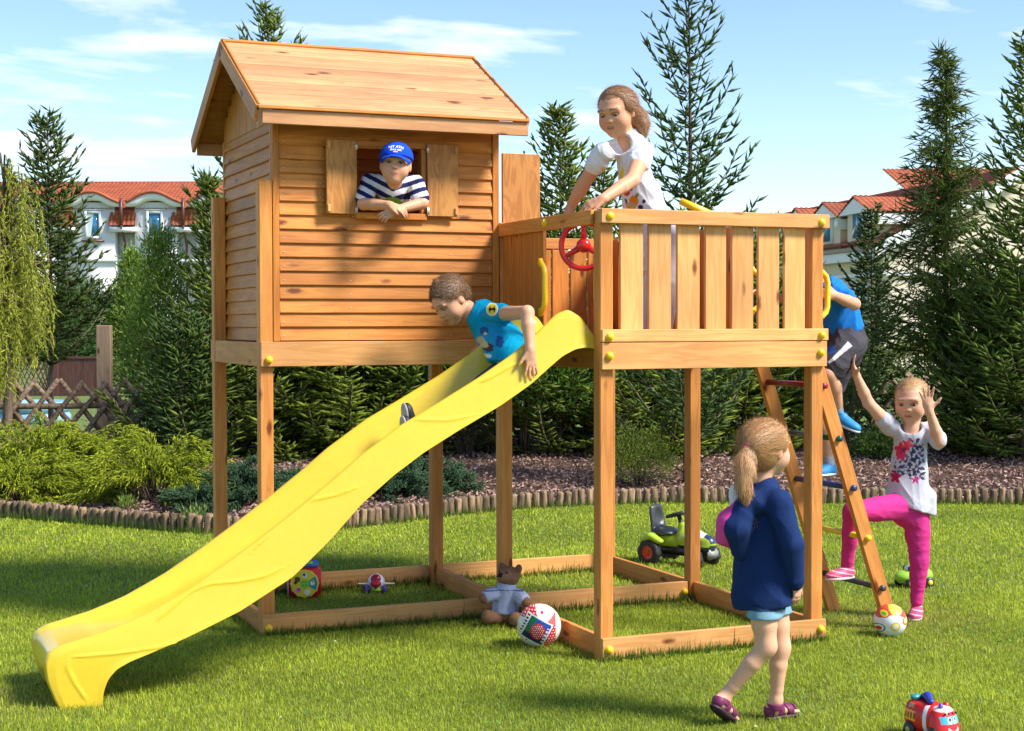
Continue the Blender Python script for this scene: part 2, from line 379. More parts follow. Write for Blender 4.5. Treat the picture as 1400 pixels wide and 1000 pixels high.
# balcony railing, front
rf = empty('railing', (0, 0, 0), parent=play)
bar('rail', -.008, WB+.012, -.008, bt-.004, ZR-.066, ZR+.002, W_BEAM_LIT, rf)
bar('rail', -.002, WB+.010, -.003, bt-.004, ZD+.004, ZD+.062, W_BEAM_LIT, rf)
xs = [(.108, .228), (.258, .378), (.411, .533), (.565, .679), (.711, .832), (.859, .979), (1.009, 1.128)]
for a, b in xs: bar('slat', a, b, bt, bt+.02, ZD+.008, ZR-.008+random.uniform(-.002, .002), W_BEAM_LIT, rf)
# back railing
rb = empty('railing', (0, 0, 0), parent=play)
bar('rail', .0, WB+.01, Y2-.012, Y2+.012, ZR-.066, ZR+.002, W_POST, rb); bar('rail', 0, WB, Y2-.012, Y2+.012, ZD+.004, ZD+.062, W_POST, rb)
for k in range(9): bar('slat', .085+k*.124, .085+k*.124+.112, Y2-.034, Y2-.014, ZD+.008, ZR-.075, W_SIDE, rb)
# left side railing with a gap for the slide
rl = empty('railing', (0, 0, 0), parent=play)
bar('rail', -.012, .012, PW+.034, Y1+bt-.004, ZR-.066, ZR+.002, W_POST, rl)
for a, b in ((1.13, 1.245), (.995, 1.127), (.852, .992), (.708, .849)): bar('slat', .014, .032, a, b-.004, ZD+.004, ZR-.03, W_SIDE, rl, bev=.0015)
cap(-.012, .62, ZR-.03, (-1, 0, 0)) 
# right side: the ladder comes up here, short rails at both sides
rr = empty('railing', (0, 0, 0), parent=play)
bar('rail', WB-.012, WB+.012, Y1+bt+PW+.004, Y2-.1, ZR-.066, ZR+.002, W_POST, rr); bar('rail', WB-.012, WB+.012, Y1+bt+PW+.004, Y2-.1, ZD+.004, ZD+.062, W_POST, rr)
for k in range(8): bar('slat', WB-.034, WB-.014, Y1+.13+k*.126, Y1+.13+k*.126+.114, ZD+.008, ZR-.008, W_SIDE, rr)
for a in (.715, .86, 1.0, 1.13): bar('slat', WB-.034, WB-.014, a, a+.118, ZD+.008, ZR-.008, W_SIDE, rr)

# ---- house
hx0, hx1, hy0, hy1, ZT = XL+PW+.002, -.006, Y1+.03, Y2-.03, 2.64
yc = 1.83; wt = .018
house = play
def siding(parent, axis, fix, lo, hi, z0, z1, holes=(), step=.0712, outward=-1, m=W_SIDE):
    """lap boards: each tilted so that its lower edge stands proud"""
    z = z0; k = 0; nails = MB()
    while z < z1-.01:
        h = min(step+.006, z1-z); segs = [(lo, hi)]
        for (a, b, c, d) in holes:
            if z+h*.5 > c and z+h*.5 < d:
                segs = [(lo, a), (b, hi)]
        for (a, b) in segs:
            if b-a < .03: continue
            zc = z+h/2; j = random.uniform(-.0008, .0008)
            if axis == 'X': A, B = (a, fix+j, zc), (b, fix+j, zc)
            else: A, B = (fix+j, a, zc), (fix+j, b, zc)
            o = board('siding_board', A, B, round(h, 4), .014, m, parent)
            tilt = .19
            o.rotation_euler.rotate_axis('X', -tilt if axis == 'X' else tilt)
            if axis == 'X':
                for xx in (a+.022, b-.02, lo+.375, hi-.24):
                    if a < xx < b: nails.add(*disc((xx, fix-.0125, zc-.012), .0026))
        z += step; k += 1
    return nails
def disc(c, r, seg=6):
    a = np.linspace(0, 2*np.pi, seg, endpoint=False)
    V = np.vstack([[c], np.stack([c[0]+r*np.cos(a), np.full(seg, c[1]), c[2]+r*np.sin(a)], 1), np.stack([c[0]+r*.9*np.cos(a), np.full(seg, c[1]+.004), c[2]+r*.9*np.sin(a)], 1)])
    F3 = np.array([(0, 1+(k+1) % seg, 1+k) for k in range(seg)]); F4 = np.array([(1+k, 1+(k+1) % seg, 1+seg+(k+1) % seg, 1+seg+k) for k in range(seg)])
    return V, [F3, F4]
wx0, wx1, wz0, wz1 = -.806, -.452, 2.165, 2.505
wf = empty('front_wall', (0, 0, 0), parent=play)
bar('corner_trim', hx0, hx0+.034, hy0-.004, hy0+.026, ZD+.002, ZT-.01, W_SIDE, wf); bar('corner_trim', hx1-.036, hx1, hy0-.004, hy0+.026, ZD+.002, ZT-.01, W_SIDE, wf)
nl = siding(wf, 'X', hy0+.012, hx0+.035, hx1-.037, ZD+.003, 2.56, holes=((-.975, -.25, 2.13, 2.52),))
bar('siding_board', hx0+.035, hx1-.037, hy0+.004, hy0+.02, 2.552, ZT-.01, W_SIDE, wf)
# stubs of siding beside the window, behind the shutters
z = 2.14
for k in range(6):
    zz = ZD+.003+9*.0712+k*.0712
    if zz+.03 > 2.52: break
    for a, b in ((-.976, wx0-.03), (wx1+.03, -.249)):
        o = board('siding_board', (a, hy0+.012, zz+.0386), (b, hy0+.012, zz+.0386), .0772, .014, W_SIDE, wf); o.rotation_euler.rotate_axis('X', -.19)
nl.build('nail', M_STEEL, wf)['kind'] = 'stuff'
# window frame
wfr = empty('window_frame', (0, 0, 0), parent=play)
fy0, fy1 = hy0-.010, hy0+.03
bar('sill', wx0-.004, wx1+.028, fy0-.012, fy1, wz0-.034, wz0-.001, W_SIDE, wfr); bar('head', wx0-.03, wx1+.03, fy0, fy1, wz1+.001, wz1+.03, W_SIDE, wfr)
bar('jamb', wx0-.03, wx0-.001, fy0, fy1, wz0-.03, wz1, W_SIDE, wfr); bar('jamb', wx1+.001, wx1+.03, fy0, fy1, wz0, wz1, W_SIDE, wfr)
# shutters, both folded back; the left one stands a little open
def shutter(hx, side, ang):
    s = empty('shutter', (hx, fy0-.006, 0), parent=play)
    w_ = .17; z0, z1 = 2.152, 2.532
    c = math.cos(ang); sn = math.sin(ang)
    a = Vector((hx+side*w_/2*c, fy0-.010-w_/2*sn, z0)); b = Vector((a.x, a.y, z1))
    o = board('panel', a, b, w_, .014, W_PLY, s, upv=(c*side, -sn, 0))
    for z_ in (z0+.028, z1-.028):
        bl = board('corner_block', a+Vector((side*(w_/2-.012)*c, -.011-(w_/2-.012)*sn, z_-z0-.019)), a+Vector((side*(w_/2-.012)*c, -.011-(w_/2-.012)*sn, z_-z0+.019)), .016, .009, W_BEAM_LIT, s, upv=(1, 0, 0))
        h = MB(); h.tube([(side*-.001, -.012, z_-.02), (side*-.001, -.012, z_+.02)], .003, 8); h.box((side*.005, -.012, z_), (.008, .002, .036)); h.build('hinge', M_STEEL, s)
shutter(wx0-.002, -1, .14); shutter(wx1+.03, 1, .05)
# side and back walls
wl = empty('side_wall', (0, 0, 0), parent=play)
siding(wl, 'Y', hx0+.010, hy0+.03, hy1-.03, ZD-.0, 2.62, m=W_SIDE)
bar('corner_trim', hx0-.002, hx0+.03, hy0+.027, hy0+.056, ZD, ZT-.012, W_SIDE, wl); bar('corner_trim', hx0-.002, hx0+.03, hy1-.028, hy1, ZD, ZT-.012, W_SIDE, wl)
for k in range(12):   # upright gable boards
    y0 = hy0+k*.0945; ym = abs(y0+.047-yc); top = 3.085-ym*.562
    bar('gable_board', hx0+.004, hx0+.018, y0, y0+.092, 2.618, max(2.64, top-.035), W_SIDE, wl)
    bar('gable_board', hx1-.018, hx1-.004, y0, y0+.092, 2.618, max(2.64, top-.035), W_SIDE, wl)
wb = empty('back_wall', (0, 0, 0), parent=play)
bar('wall_light_seal', hx0+.02, hx1-.02, hy1-.001, hy1+.006, ZD, 2.63, W_DARK, wb)  # sheet added behind the boards to keep light out of the room
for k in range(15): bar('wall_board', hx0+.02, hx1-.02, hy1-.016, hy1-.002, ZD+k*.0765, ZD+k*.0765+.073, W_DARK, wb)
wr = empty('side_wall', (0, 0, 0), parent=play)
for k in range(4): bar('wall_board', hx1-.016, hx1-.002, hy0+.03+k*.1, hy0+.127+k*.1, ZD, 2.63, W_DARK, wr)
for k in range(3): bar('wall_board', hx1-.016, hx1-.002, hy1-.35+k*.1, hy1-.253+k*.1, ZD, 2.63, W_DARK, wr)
# unseen bar added under the roof so that the room is dark
bar('shade_bar', hx0+.03, hx1-.03, hy0+.03, hy0+.075, 2.585, 2.63, W_DARK, play)
# door of the house, swung out over the balcony
dr = empty('door', (0.045, Y1+.115, 0), parent=play)
bar('door_panel', .045, .268, Y1+.10, Y1+.118, 1.515, 2.512, W_PLY, dr)
lathe_obj('door_knob', [(.001, .018), (.006, .016), (.007, .01), (.003, .004), (.003, 0)], M_BLACK, dr, (.13, -.01, 2.512), seg=8)
# roof
roof = empty('roof', (0, 0, 0), parent=play)
rx0, rx1, ho, ze, zr = -1.372, .075, .803, 2.655, 3.098
sl_ = math.atan2(zr-ze, ho); Ls = math.hypot(ho, zr-ze); nb = 11; bw = Ls/nb
for s in (-1, 1):
    for k in range(nb):
        t = (k+.5)/nb; yy = yc+s*ho*(1-t); zz = ze+(zr-ze)*t
        n = Vector((0, s*math.sin(sl_), math.cos(sl_))); up = Vector((0, -s*math.cos(sl_), math.sin(sl_)))
        o = board('roof_board', Vector((rx0, yy, zz))+n*random.uniform(0, .0012), Vector((rx1, yy, zz)), round(bw-.012, 4), .018, W_ROOF, roof, upv=up, bev=.006)
    nn_ = Vector((0, s*math.sin(sl_), math.cos(sl_))); up_ = Vector((0, -s*math.cos(sl_), math.sin(sl_)))
    board('roof_gap_shade', Vector((rx0+.01, yc+s*ho*.5, (ze+zr)/2))-nn_*.0135, Vector((rx1-.01, yc+s*ho*.5, (ze+zr)/2))-nn_*.0135, round(Ls-.03, 4), .006, W_DARK, roof, upv=up_)  # dark sheet added under the roof boards to deepen the gap shadows
    bar('fascia', rx0+.022, rx1-.002, yc+s*(ho-.002)-(.02 if s > 0 else 0), yc+s*(ho-.002)+(.02 if s < 0 else 0), ze-.082, ze-.012, W_ROOF, roof)
    for xb in (rx0-.002, rx1-.006):
        up = Vector((0, -s*math.cos(sl_), math.sin(sl_))); dn = Vector((0, -s*math.sin(sl_), -math.cos(sl_)))
        a = Vector((xb, yc+s*(ho+.004), ze))+dn*.036; b = Vector((xb, yc+s*.004, zr))+dn*.036
        board('barge_board', a, b, .088, .02, W_POST if xb < 0 else W_ROOF, roof, upv=-dn)
    # thin dark edge strips on the roof's edges
    for xb in (rx0+.004, rx1-.006):
        n = Vector((0, s*math.sin(sl_), math.cos(sl_)))
        board('edge_strip', Vector((xb, yc+s*ho, ze))+n*.0125, Vector((xb, yc+s*.008, zr))+n*.0125, .009, .012, W_SIDE, roof, upv=n)
    board('eave_strip', (rx0, yc+s*(ho+.006), ze-.004), (rx1, yc+s*(ho+.006), ze-.004), .012, .014, W_SIDE, roof)
    board('ridge_strip', Vector((rx0-.004, yc+s*.014, zr+.010)), Vector((rx1+.002, yc+s*.014, zr+.010)), .028, .012, W_SIDE, roof, upv=(0, -s, .5))
    for k in range(3):   # rafters
        xx = hx0+.05+k*.57; up = Vector((0, -s*math.cos(sl_), math.sin(sl_))); dn = Vector((0, -s*math.sin(sl_), -math.cos(sl_)))
        board('rafter', Vector((xx, yc+s*(ho-.10), ze+.055))+dn*.042, Vector((xx, yc+s*.03, zr-.016))+dn*.042, .06, .03, W_DARK, roof, upv=-dn)

# ---- slide (one moulding)
def spl(P, n):
    P = np.array(P, float); d = np.r_[0, np.cumsum(np.linalg.norm(np.diff(P, axis=0), axis=1))]; u = np.linspace(0, d[-1], n)
    out = np.stack([np.interp(u, d, P[:, i]) for i in range(P.shape[1])], 1)
    for _ in range(6): out[1:-1] = .25*out[:-2]+.5*out[1:-1]+.25*out[2:]
    return out
TOP = [(.025, 1.50), (-.02, 1.565), (-.06, 1.62), (-.126, 1.655), (-.19, 1.63), (-.277, 1.552), (-.42, 1.44), (-.588, 1.335), (-.79, 1.222), (-.96, 1.13), (-1.15, 1.0), (-1.28, .895), (-1.42, .79), (-1.58, .675), (-1.75, .56), (-1.923, .452), (-2.10, .362), (-2.25, .308), (-2.37, .278), (-2.44, .262), (-2.49, .235), (-2.505, .19), (-2.495, .12), (-2.47, .055), (-2.44, -.012)]
BOT = [(.025, 1.47), (-.05, 1.475), (-.10, 1.468), (-.17, 1.435), (-.24, 1.382), (-.329, 1.312), (-.483, 1.215), (-.696, 1.103), (-.86, 1.01), (-1.0, .915), (-1.149, .795), (-1.297, .64), (-1.464, .49), (-1.697, .358), (-1.925, .262), (-2.079, .206), (-2.16, .178), (-2.215, .15), (-2.25, .11), (-2.268, .06), (-2.275, -.012)]
NS = 420
T_ = spl(TOP, NS); B_ = spl(BOT, NS)
YN, YF = .095, .635
secs = []
for i in range(NS):
    t = i/(NS-1)
    dep = np.interp(t, [0, .05, .12, .3, .6, .78, .86, .92, 1], [.02, .12, .135, .15, .13, .07, .028, .01, .006])
    T0, B0 = T_[i], B_[i]
    tan = T_[min(i+1, NS-1)]-T_[max(i-1, 0)]; tan /= np.linalg.norm(tan); nn = np.array([tan[1], -tan[0]]); 
    if nn.dot(B0-T0) < 0: nn = -nn
    Fl = T0+nn*dep
    row = []
    lip = .022; fl = .035*min(1, t*6)*min(1, (1-t)*5)
    half = [(YN-.010-fl*.6, B0), (YN-.006-fl*.5, B0+(T0-B0)*.12), (YN-.002-fl*.25, B0+(T0-B0)*.5), (YN, B0+(T0-B0)*.84), (YN+.006, B0+(T0-B0)*.965), (YN+.018, T0), (YN+.032, T0+nn*dep*.05), (YN+.045, T0+nn*dep*.25), (YN+.062, T0+nn*dep*.72), (YN+.082, T0+nn*dep*.93), (YN+.115, Fl), (YN+.19, Fl+nn*.004)]
    hy = np.array([h_[0] for h_ in half]); hp = np.array([h_[1] for h_ in half]); kf = np.r_[np.linspace(0, 4, 56), np.arange(5, len(half))]; ki = np.arange(len(half)); half2 = [(np.interp(k_, ki, hy), np.array([np.interp(k_, ki, hp[:, 0]), np.interp(k_, ki, hp[:, 1])])) for k_ in kf]
    for yv, p in half2: row.append((p[0], yv, p[1]))
    for yv, p in half[::-1]: row.append((p[0], YN+YF-yv, p[1]))
    secs.append(row)
S = np.array(secs); nr = S.shape[1]
V = S.reshape(-1, 3); F = [(i*nr+k, i*nr+k+1, (i+1)*nr+k+1, (i+1)*nr+k) for i in range(NS-1) for k in range(nr-1)]
slide = link('slide', np_mesh('slide', V, np.array(F)), M_SLIDE, play, smooth=True)
sm = slide.modifiers.new('thick', 'SOLIDIFY'); sm.thickness = .006; sm.offset = -1
# moulded swooshes on the flank
def flank(pxs):
    out = []
    for p in pxs:
        q = at(p[0], p[1], y=YN-.012)
        i = int(np.argmin([abs(T_[j][0]+B_[j][0]-2*q[0])+abs((T_[j][1]+B_[j][1])-2*q[2]) for j in range(NS)]))
        f = np.clip(np.dot(q[[0, 2]]-B_[i], T_[i]-B_[i])/np.dot(T_[i]-B_[i], T_[i]-B_[i]), 0, 1)
        t = i/(NS-1); fl = .035*min(1, t*6)*min(1, (1-t)*5)
        yy = np.interp(f, [0, .12, .5, .84, 1], [YN-.010-fl*.6, YN-.006-fl*.5, YN-.002-fl*.25, YN, YN+.01])
        out.append((q[0], yy+.0005, q[2]))
    return spl(out, 40)
zz5 = lambda L: [(a*.36, 640+b*.36) for a, b in L]
zz2 = lambda L: [(260+a*.36, 380+b*.36) for a, b in L]
ZL = [zz5([(265, 720), (440, 706), (600, 680), (690, 655)]), zz5([(575, 600), (650, 535), (730, 470), (800, 440), (900, 432), (1000, 412), (1100, 365)]),
          zz5([(955, 325), (1010, 270), (1080, 190), (1160, 130), (1270, 105), (1380, 65)]), zz2([(600, 700), (680, 640), (750, 575), (830, 535), (900, 540), (985, 541), (1100, 515)]),
          zz2([(1100, 400), (1160, 370), (1230, 330), (1300, 320)]), zz5([(265, 725), (255, 760), (285, 820), (330, 885)])]
co = V.copy(); msk = co[:, 1] < YN+.004; q = co[msk]; ds = np.full(len(q), 9.)
for L in ZL:
    pl = np.array([(lambda w_: (w_[0], w_[2]))(at(x, y, y=YN-.012)) for x, y in L]); pl = spl(pl, 60); tt = np.linspace(0, 1, 60); fade = np.minimum(1, np.minimum(tt, 1-tt)*6+.15)
    dd = np.hypot(q[:, None, 0]-pl[None, :, 0], q[:, None, 2]-pl[None, :, 1]); j = dd.argmin(1); ds = np.minimum(ds, dd[np.arange(len(q)), j]/fade[j].clip(.2))
co[msk, 1] -= .0042*np.exp(-(ds/.0065)**2); slide.data.vertices.foreach_set('co', co.astype(np.float32).ravel()); slide.data.update()

# ---- steering wheel on the balcony corner
swp = tuple(float(v) for v in at(798, 336, y=.34))
sw = empty('steering_wheel', swp, parent=play, rot=(R_(90), 0, R_(-38)))
a = np.linspace(0, 2*np.pi, 40, endpoint=False)
V, F, T3 = tube(np.stack([.112*np.cos(a),   .112*np.sin(a), 0*a], 1), .014, 10, closed=True); link('rim', np_mesh('rim', V, F), M_RED, sw, smooth=True)
lathe_obj('hub', [(.001, .03), (.018, .03), (.03, .02), (.036, .008), (.034, -.012), (.02, -.03), (.018, -.09), (.001, -.09)], M_RED, sw)
for k in range(3):
    an = R_(90+120*k); V, F, T3 = tube([(.02*math.cos(an), .02*math.sin(an), .005), (.07*math.cos(an), .07*math.sin(an), .002), (.108*math.cos(an), .108*math.sin(an), 0)], [.018, .013, .011], 8)
    link('spoke', np_mesh('spoke', V, [F, T3]), M_RED, sw, smooth=True)
# ---- grab handles
def handle(p, q, out, name='grab_handle'):
    p = np.array(p, float); q = np.array(q, float); out = np.array(out, float); u = (q-p)/np.linalg.norm(q-p)
    h = MB(); h.tube([p-u*.012, p+out*.02, p+u*.02+out*.045, p+u*.05+out*.055, q-u*.05+out*.055, q-u*.02+out*.045, q+out*.02, q+u*.012], [.017, .015, .0145, .0145, .0145, .0145, .015, .017], 10)
    for e, s in ((p, -1), (q, 1)):
        h.tube([e+u*s*.03, e+u*s*.012+out*.004, e-u*s*.008+out*.004], [.011, .016, .012], 10)
    return h.build(name, M_CAP, play, smooth=True)
handle((.0, .712, 1.655), (.0, .712, 1.885), (-.15, -1.35, 0)); handle((.045, PW+bt+.004, 1.66), (.045, PW+bt+.004, 1.88), (0, 1, 0))
handle((WB+.004, .075, 1.62), (WB+.004, .075, 1.84), (1, .1, 0)); handle((WB+.0, .70, 1.66), (WB+.0, .70, 1.86), (1, 0, 0))
tube_obj('telescope', [at(930, 275, d=8.5), at(948, 283, d=8.5), at(990, 303, d=8.5)], [.019, .021, .026], M_CAP, play, 14)
# ---- ladder
lad = empty('ladder', (0, 0, 0), parent=play)
def lr(y0): return Vector((1.735, y0, -.0)), Vector((WB+.018, y0, 1.40))
for y0 in (.135, .655):
    a, b = lr(y0); a2 = a+(a-b).normalized()*0.0
    board('side_rail', a2, b, .075, .034, W_POST, lad, upv=Vector((1, 0, .3)).normalized())
ru = [((.05, .05, .05), .22), ((.80, .55, .02), .485), ((.02, .04, .16), .745), ((.012, .07, .05), 1.0), ((.25, .012, .02), 1.27)]
for col, z in ru:
    a, b = lr(.135); t = z/1.40; x = a.x+(b.x-a.x)*t
    m = plain('rung plastic', col, .35); o = tube_obj('rung', [(x, .10, z), (x, .69, z)], .0155, m, lad, 14)
# ------------------------------------------------------------------ ground, lawn, bed
def grd(px, d):
    p = at(px, 500, d=d); return np.array([p[0], p[1], 0.0])
def top_z(py, px, d): return float(at(px, py, d=d)[2])
LH = np.array([RT0[0], RT0[1]]); FH = np.array([FW[0], FW[1]])/math.hypot(FW[0], FW[1])
def ground_mat():
    m, t, b = mat_new('lawn soil and thatch'); L = t.links.new
    tc = N(t, 'ShaderNodeTexCoord'); n = N(t, 'ShaderNodeTexNoise'); n.inputs['Scale'].default_value = 1.2; n.inputs['Detail'].default_value = 8; L(tc.outputs['Object'], n.inputs['Vector'])
    n2 = N(t, 'ShaderNodeTexNoise'); n2.inputs['Scale'].default_value = 60; n2.inputs['Detail'].default_value = 6; L(tc.outputs['Object'], n2.inputs['Vector'])
    r = N(t, 'ShaderNodeValToRGB'); e = r.color_ramp.elements; e[0].position = .3; e[0].color = (.085, .12, .02, 1); e[1].position = .75; e[1].color = (.18, .24, .04, 1)
    ad = N(t, 'ShaderNodeMath', operation='MULTIPLY_ADD'); ad.inputs[1].default_value = .6; L(n2.outputs[0], ad.inputs[0]); 
    sc = N(t, 'ShaderNodeMath', operation='MULTIPLY'); sc.inputs[1].default_value = .45; L(n.outputs[0], sc.inputs[0]); L(sc.outputs[0], ad.inputs[2])
    L(ad.outputs[0], r.inputs[0]); L(r.outputs[0], b.inputs['Base Color']); b.inputs['Roughness'].default_value = .9
    bp = N(t, 'ShaderNodeBump'); bp.inputs['Distance'].default_value = .03; L(n2.outputs[0], bp.inputs['Height']); L(bp.outputs[0], b.inputs['Normal'])
    return m
g = 600
ground = link('lawn', np_mesh('lawn', [(-g, -g, 0), (g, -g, 0), (g, g, 0), (-g, g, 0)], np.array([(0, 1, 2, 3)])), ground_mat()); tag(ground, kind='structure')

# log edging: stations of the curve on the ground
EDGE = spl([(-4.6, 8.6), (-3.2, 7.7), (-2.036, 6.75), (-1.405, 5.95), (-1.05, 5.45), (-.72, 5.16), (-.3, 4.98), (.2, 5.02), (.75, 5.2), (1.32, 5.48), (1.95, 5.66), (2.6, 5.68), (3.25, 5.53), (3.87, 5.28), (4.9, 4.78), (6.1, 4.2), (7.4, 3.65), (8.8, 3.2)], 400)
def edge_side(P):
    """>0 on the bed's side of the edging"""
    s = P[:, 0]*0; 
    # angle-like parameter: distance along lateral direction
    lat = P[:, :2]@LH; dep = P[:, :2]@FH; el = EDGE@LH; ed = EDGE@FH
    return dep-np.interp(lat, el, ed)
logm = []
def bark(name, c1, c2):
    m, t, b = mat_new(name); L = t.links.new
    tc = N(t, 'ShaderNodeTexCoord'); oi = N(t, 'ShaderNodeObjectInfo'); mp = N(t, 'ShaderNodeMapping'); mp.inputs['Scale'].default_value = (30, 30, 5)
    ad = N(t, 'ShaderNodeVectorMath', operation='ADD'); L(tc.outputs['Object'], ad.inputs[0]); L(oi.outputs['Location'], ad.inputs[1]); L(ad.outputs[0], mp.inputs[0])
    n = N(t, 'ShaderNodeTexNoise'); n.inputs['Scale'].default_value = 1.3; n.inputs['Detail'].default_value = 6; L(mp.outputs[0], n.inputs['Vector'])
    r = N(t, 'ShaderNodeValToRGB'); e = r.color_ramp.elements; e[0].position = .35; e[0].color = (*c1, 1); e[1].position = .65; e[1].color = (*c2, 1); L(n.outputs[0], r.inputs[0])
    h = N(t, 'ShaderNodeHueSaturation'); mr = N(t, 'ShaderNodeMapRange'); mr.inputs['To Min'].default_value = .6; mr.inputs['To Max'].default_value = 1.35; L(oi.outputs['Random'], mr.inputs[0]); L(mr.outputs[0], h.inputs['Value']); L(r.outputs[0], h.inputs['Color'])
    L(h.outputs[0], b.inputs['Base Color']); b.inputs['Roughness'].default_value = .85
    bp = N(t, 'ShaderNodeBump'); bp.inputs['Strength'].default_value = .8; bp.inputs['Distance'].default_value = .01; L(n.outputs[0], bp.inputs['Height']); L(bp.outputs[0], b.inputs['Normal'])
    return m
M_LOG = bark('weathered log', (.10, .062, .035), (.30, .20, .11)); M_BARK = bark('bark', (.07, .045, .03), (.2, .14, .09)); M_FENCE = bark('weathered rustic timber', (.13, .08, .05), (.36, .25, .16))
edging = empty('log_edging', (0, 0, 0), label='low edging of short upright logs along the front of the mulch bed', cat='garden edging')
lms = []
for k in range(5):
    r = .034; V, F = lathe([(r*.97, -.05), (r, 0), (r*.98, .125), (r*.9, .138), (r*.55, .142), (.001, .143)], 9)
    V = V*(1+rng.normal(0, .04, (len(V), 1)))*np.array([1, 1, 1]); me = np_mesh('log', V, F); me.materials.append(M_LOG); me.polygons.foreach_set('use_smooth', np.ones(len(F), bool)); lms.append(me)
dl = np.r_[0, np.cumsum(np.linalg.norm(np.diff(EDGE, axis=0), axis=1))]
n_log = int(dl[-1]/.073)
for i in range(n_log):
    s = (i+.5)*dl[-1]/n_log; x = np.interp(s, dl, EDGE[:, 0]); y = np.interp(s, dl, EDGE[:, 1])
    o = bpy.data.objects.new('log', lms[i % 5]); COL.objects.link(o); o.parent = edging; o.location = (x, y, random.uniform(-.014, .006)); o.rotation_euler = (random.gauss(0, .05), random.gauss(0, .05), random.uniform(0, 6)); sc = random.uniform(.88, 1.04); o.scale = (sc, sc, 1)

# mulch bed: a low mound behind the edging
def bed_h(P):
    e = edge_side(P); return np.clip(e*.5, -.05, .05)+np.clip((e-.2)*.035, 0, .12)+.012*np.sin(P[:, 0]*5.1+1)*np.sin(P[:, 1]*4.3)
gu, gv = np.meshgrid(np.linspace(-6.5, 9.0, 130), np.linspace(0.02, 7.5, 70)); 
el = EDGE@LH; ed = EDGE@FH
U = gu.ravel(); Dp = np.interp(U, el, ed)+gv.ravel(); P = np.stack([U*LH[0]+Dp*FH[0], U*LH[1]+Dp*FH[1]], 1); P3 = np.c_[P, bed_h(P)]
nv, nu = gu.shape; F = [(j*nu+i, j*nu+i+1, (j+1)*nu+i+1, (j+1)*nu+i) for j in range(nv-1) for i in range(nu-1)]
M_SOIL = plain('bark mulch soil', (.075, .045, .03), .95, .2, bump=1.0, bscale=70, var=.3)
bed = link('mulch_bed', np_mesh('bed', P3, np.array(F)), M_SOIL, smooth=True); tag(bed, kind='structure')
n = 26000; cu = rng.uniform(-4.6, 7.0, n); cv = .03+rng.power(.8, n)*4.2; P = np.stack([cu*LH[0]+(np.interp(cu, el, ed)+cv)*FH[0], cu*LH[1]+(np.interp(cu, el, ed)+cv)*FH[1]], 1)
C = np.c_[P, bed_h(P)+rng.uniform(.002, .022, n)]; a = rng.normal(size=(n, 3)); a[:, 2] *= .45; a /= np.linalg.norm(a, axis=1)[:, None]; b = rng.normal(size=(n, 3)); b -= a*(a*b).sum(1)[:, None]; b /= np.linalg.norm(b, axis=1)[:, None]
la = rng.uniform(.012, .034, (n, 1)); lb = rng.uniform(.006, .013, (n, 1))
V = np.stack([C-a*la-b*lb*.6, C-a*la*.2-b*lb, C+a*la, C+a*la*.1+b*lb], 1).reshape(-1, 3); F = np.arange(n*4).reshape(-1, 4)
tone = rng.random((n, 1)); cc = np.array([.20, .10, .07])*(1-tone)+np.array([.55, .36, .29])*tone; cc = cc*rng.uniform(.6, 1.15, (n, 1))
tag(link('bark_chips', np_mesh('chips', V, F, np.repeat(cc, 4, 0)), vcol('bark chips', .85, .2)), 'reddish brown bark chips covering the planting bed', 'mulch', kind='stuff')

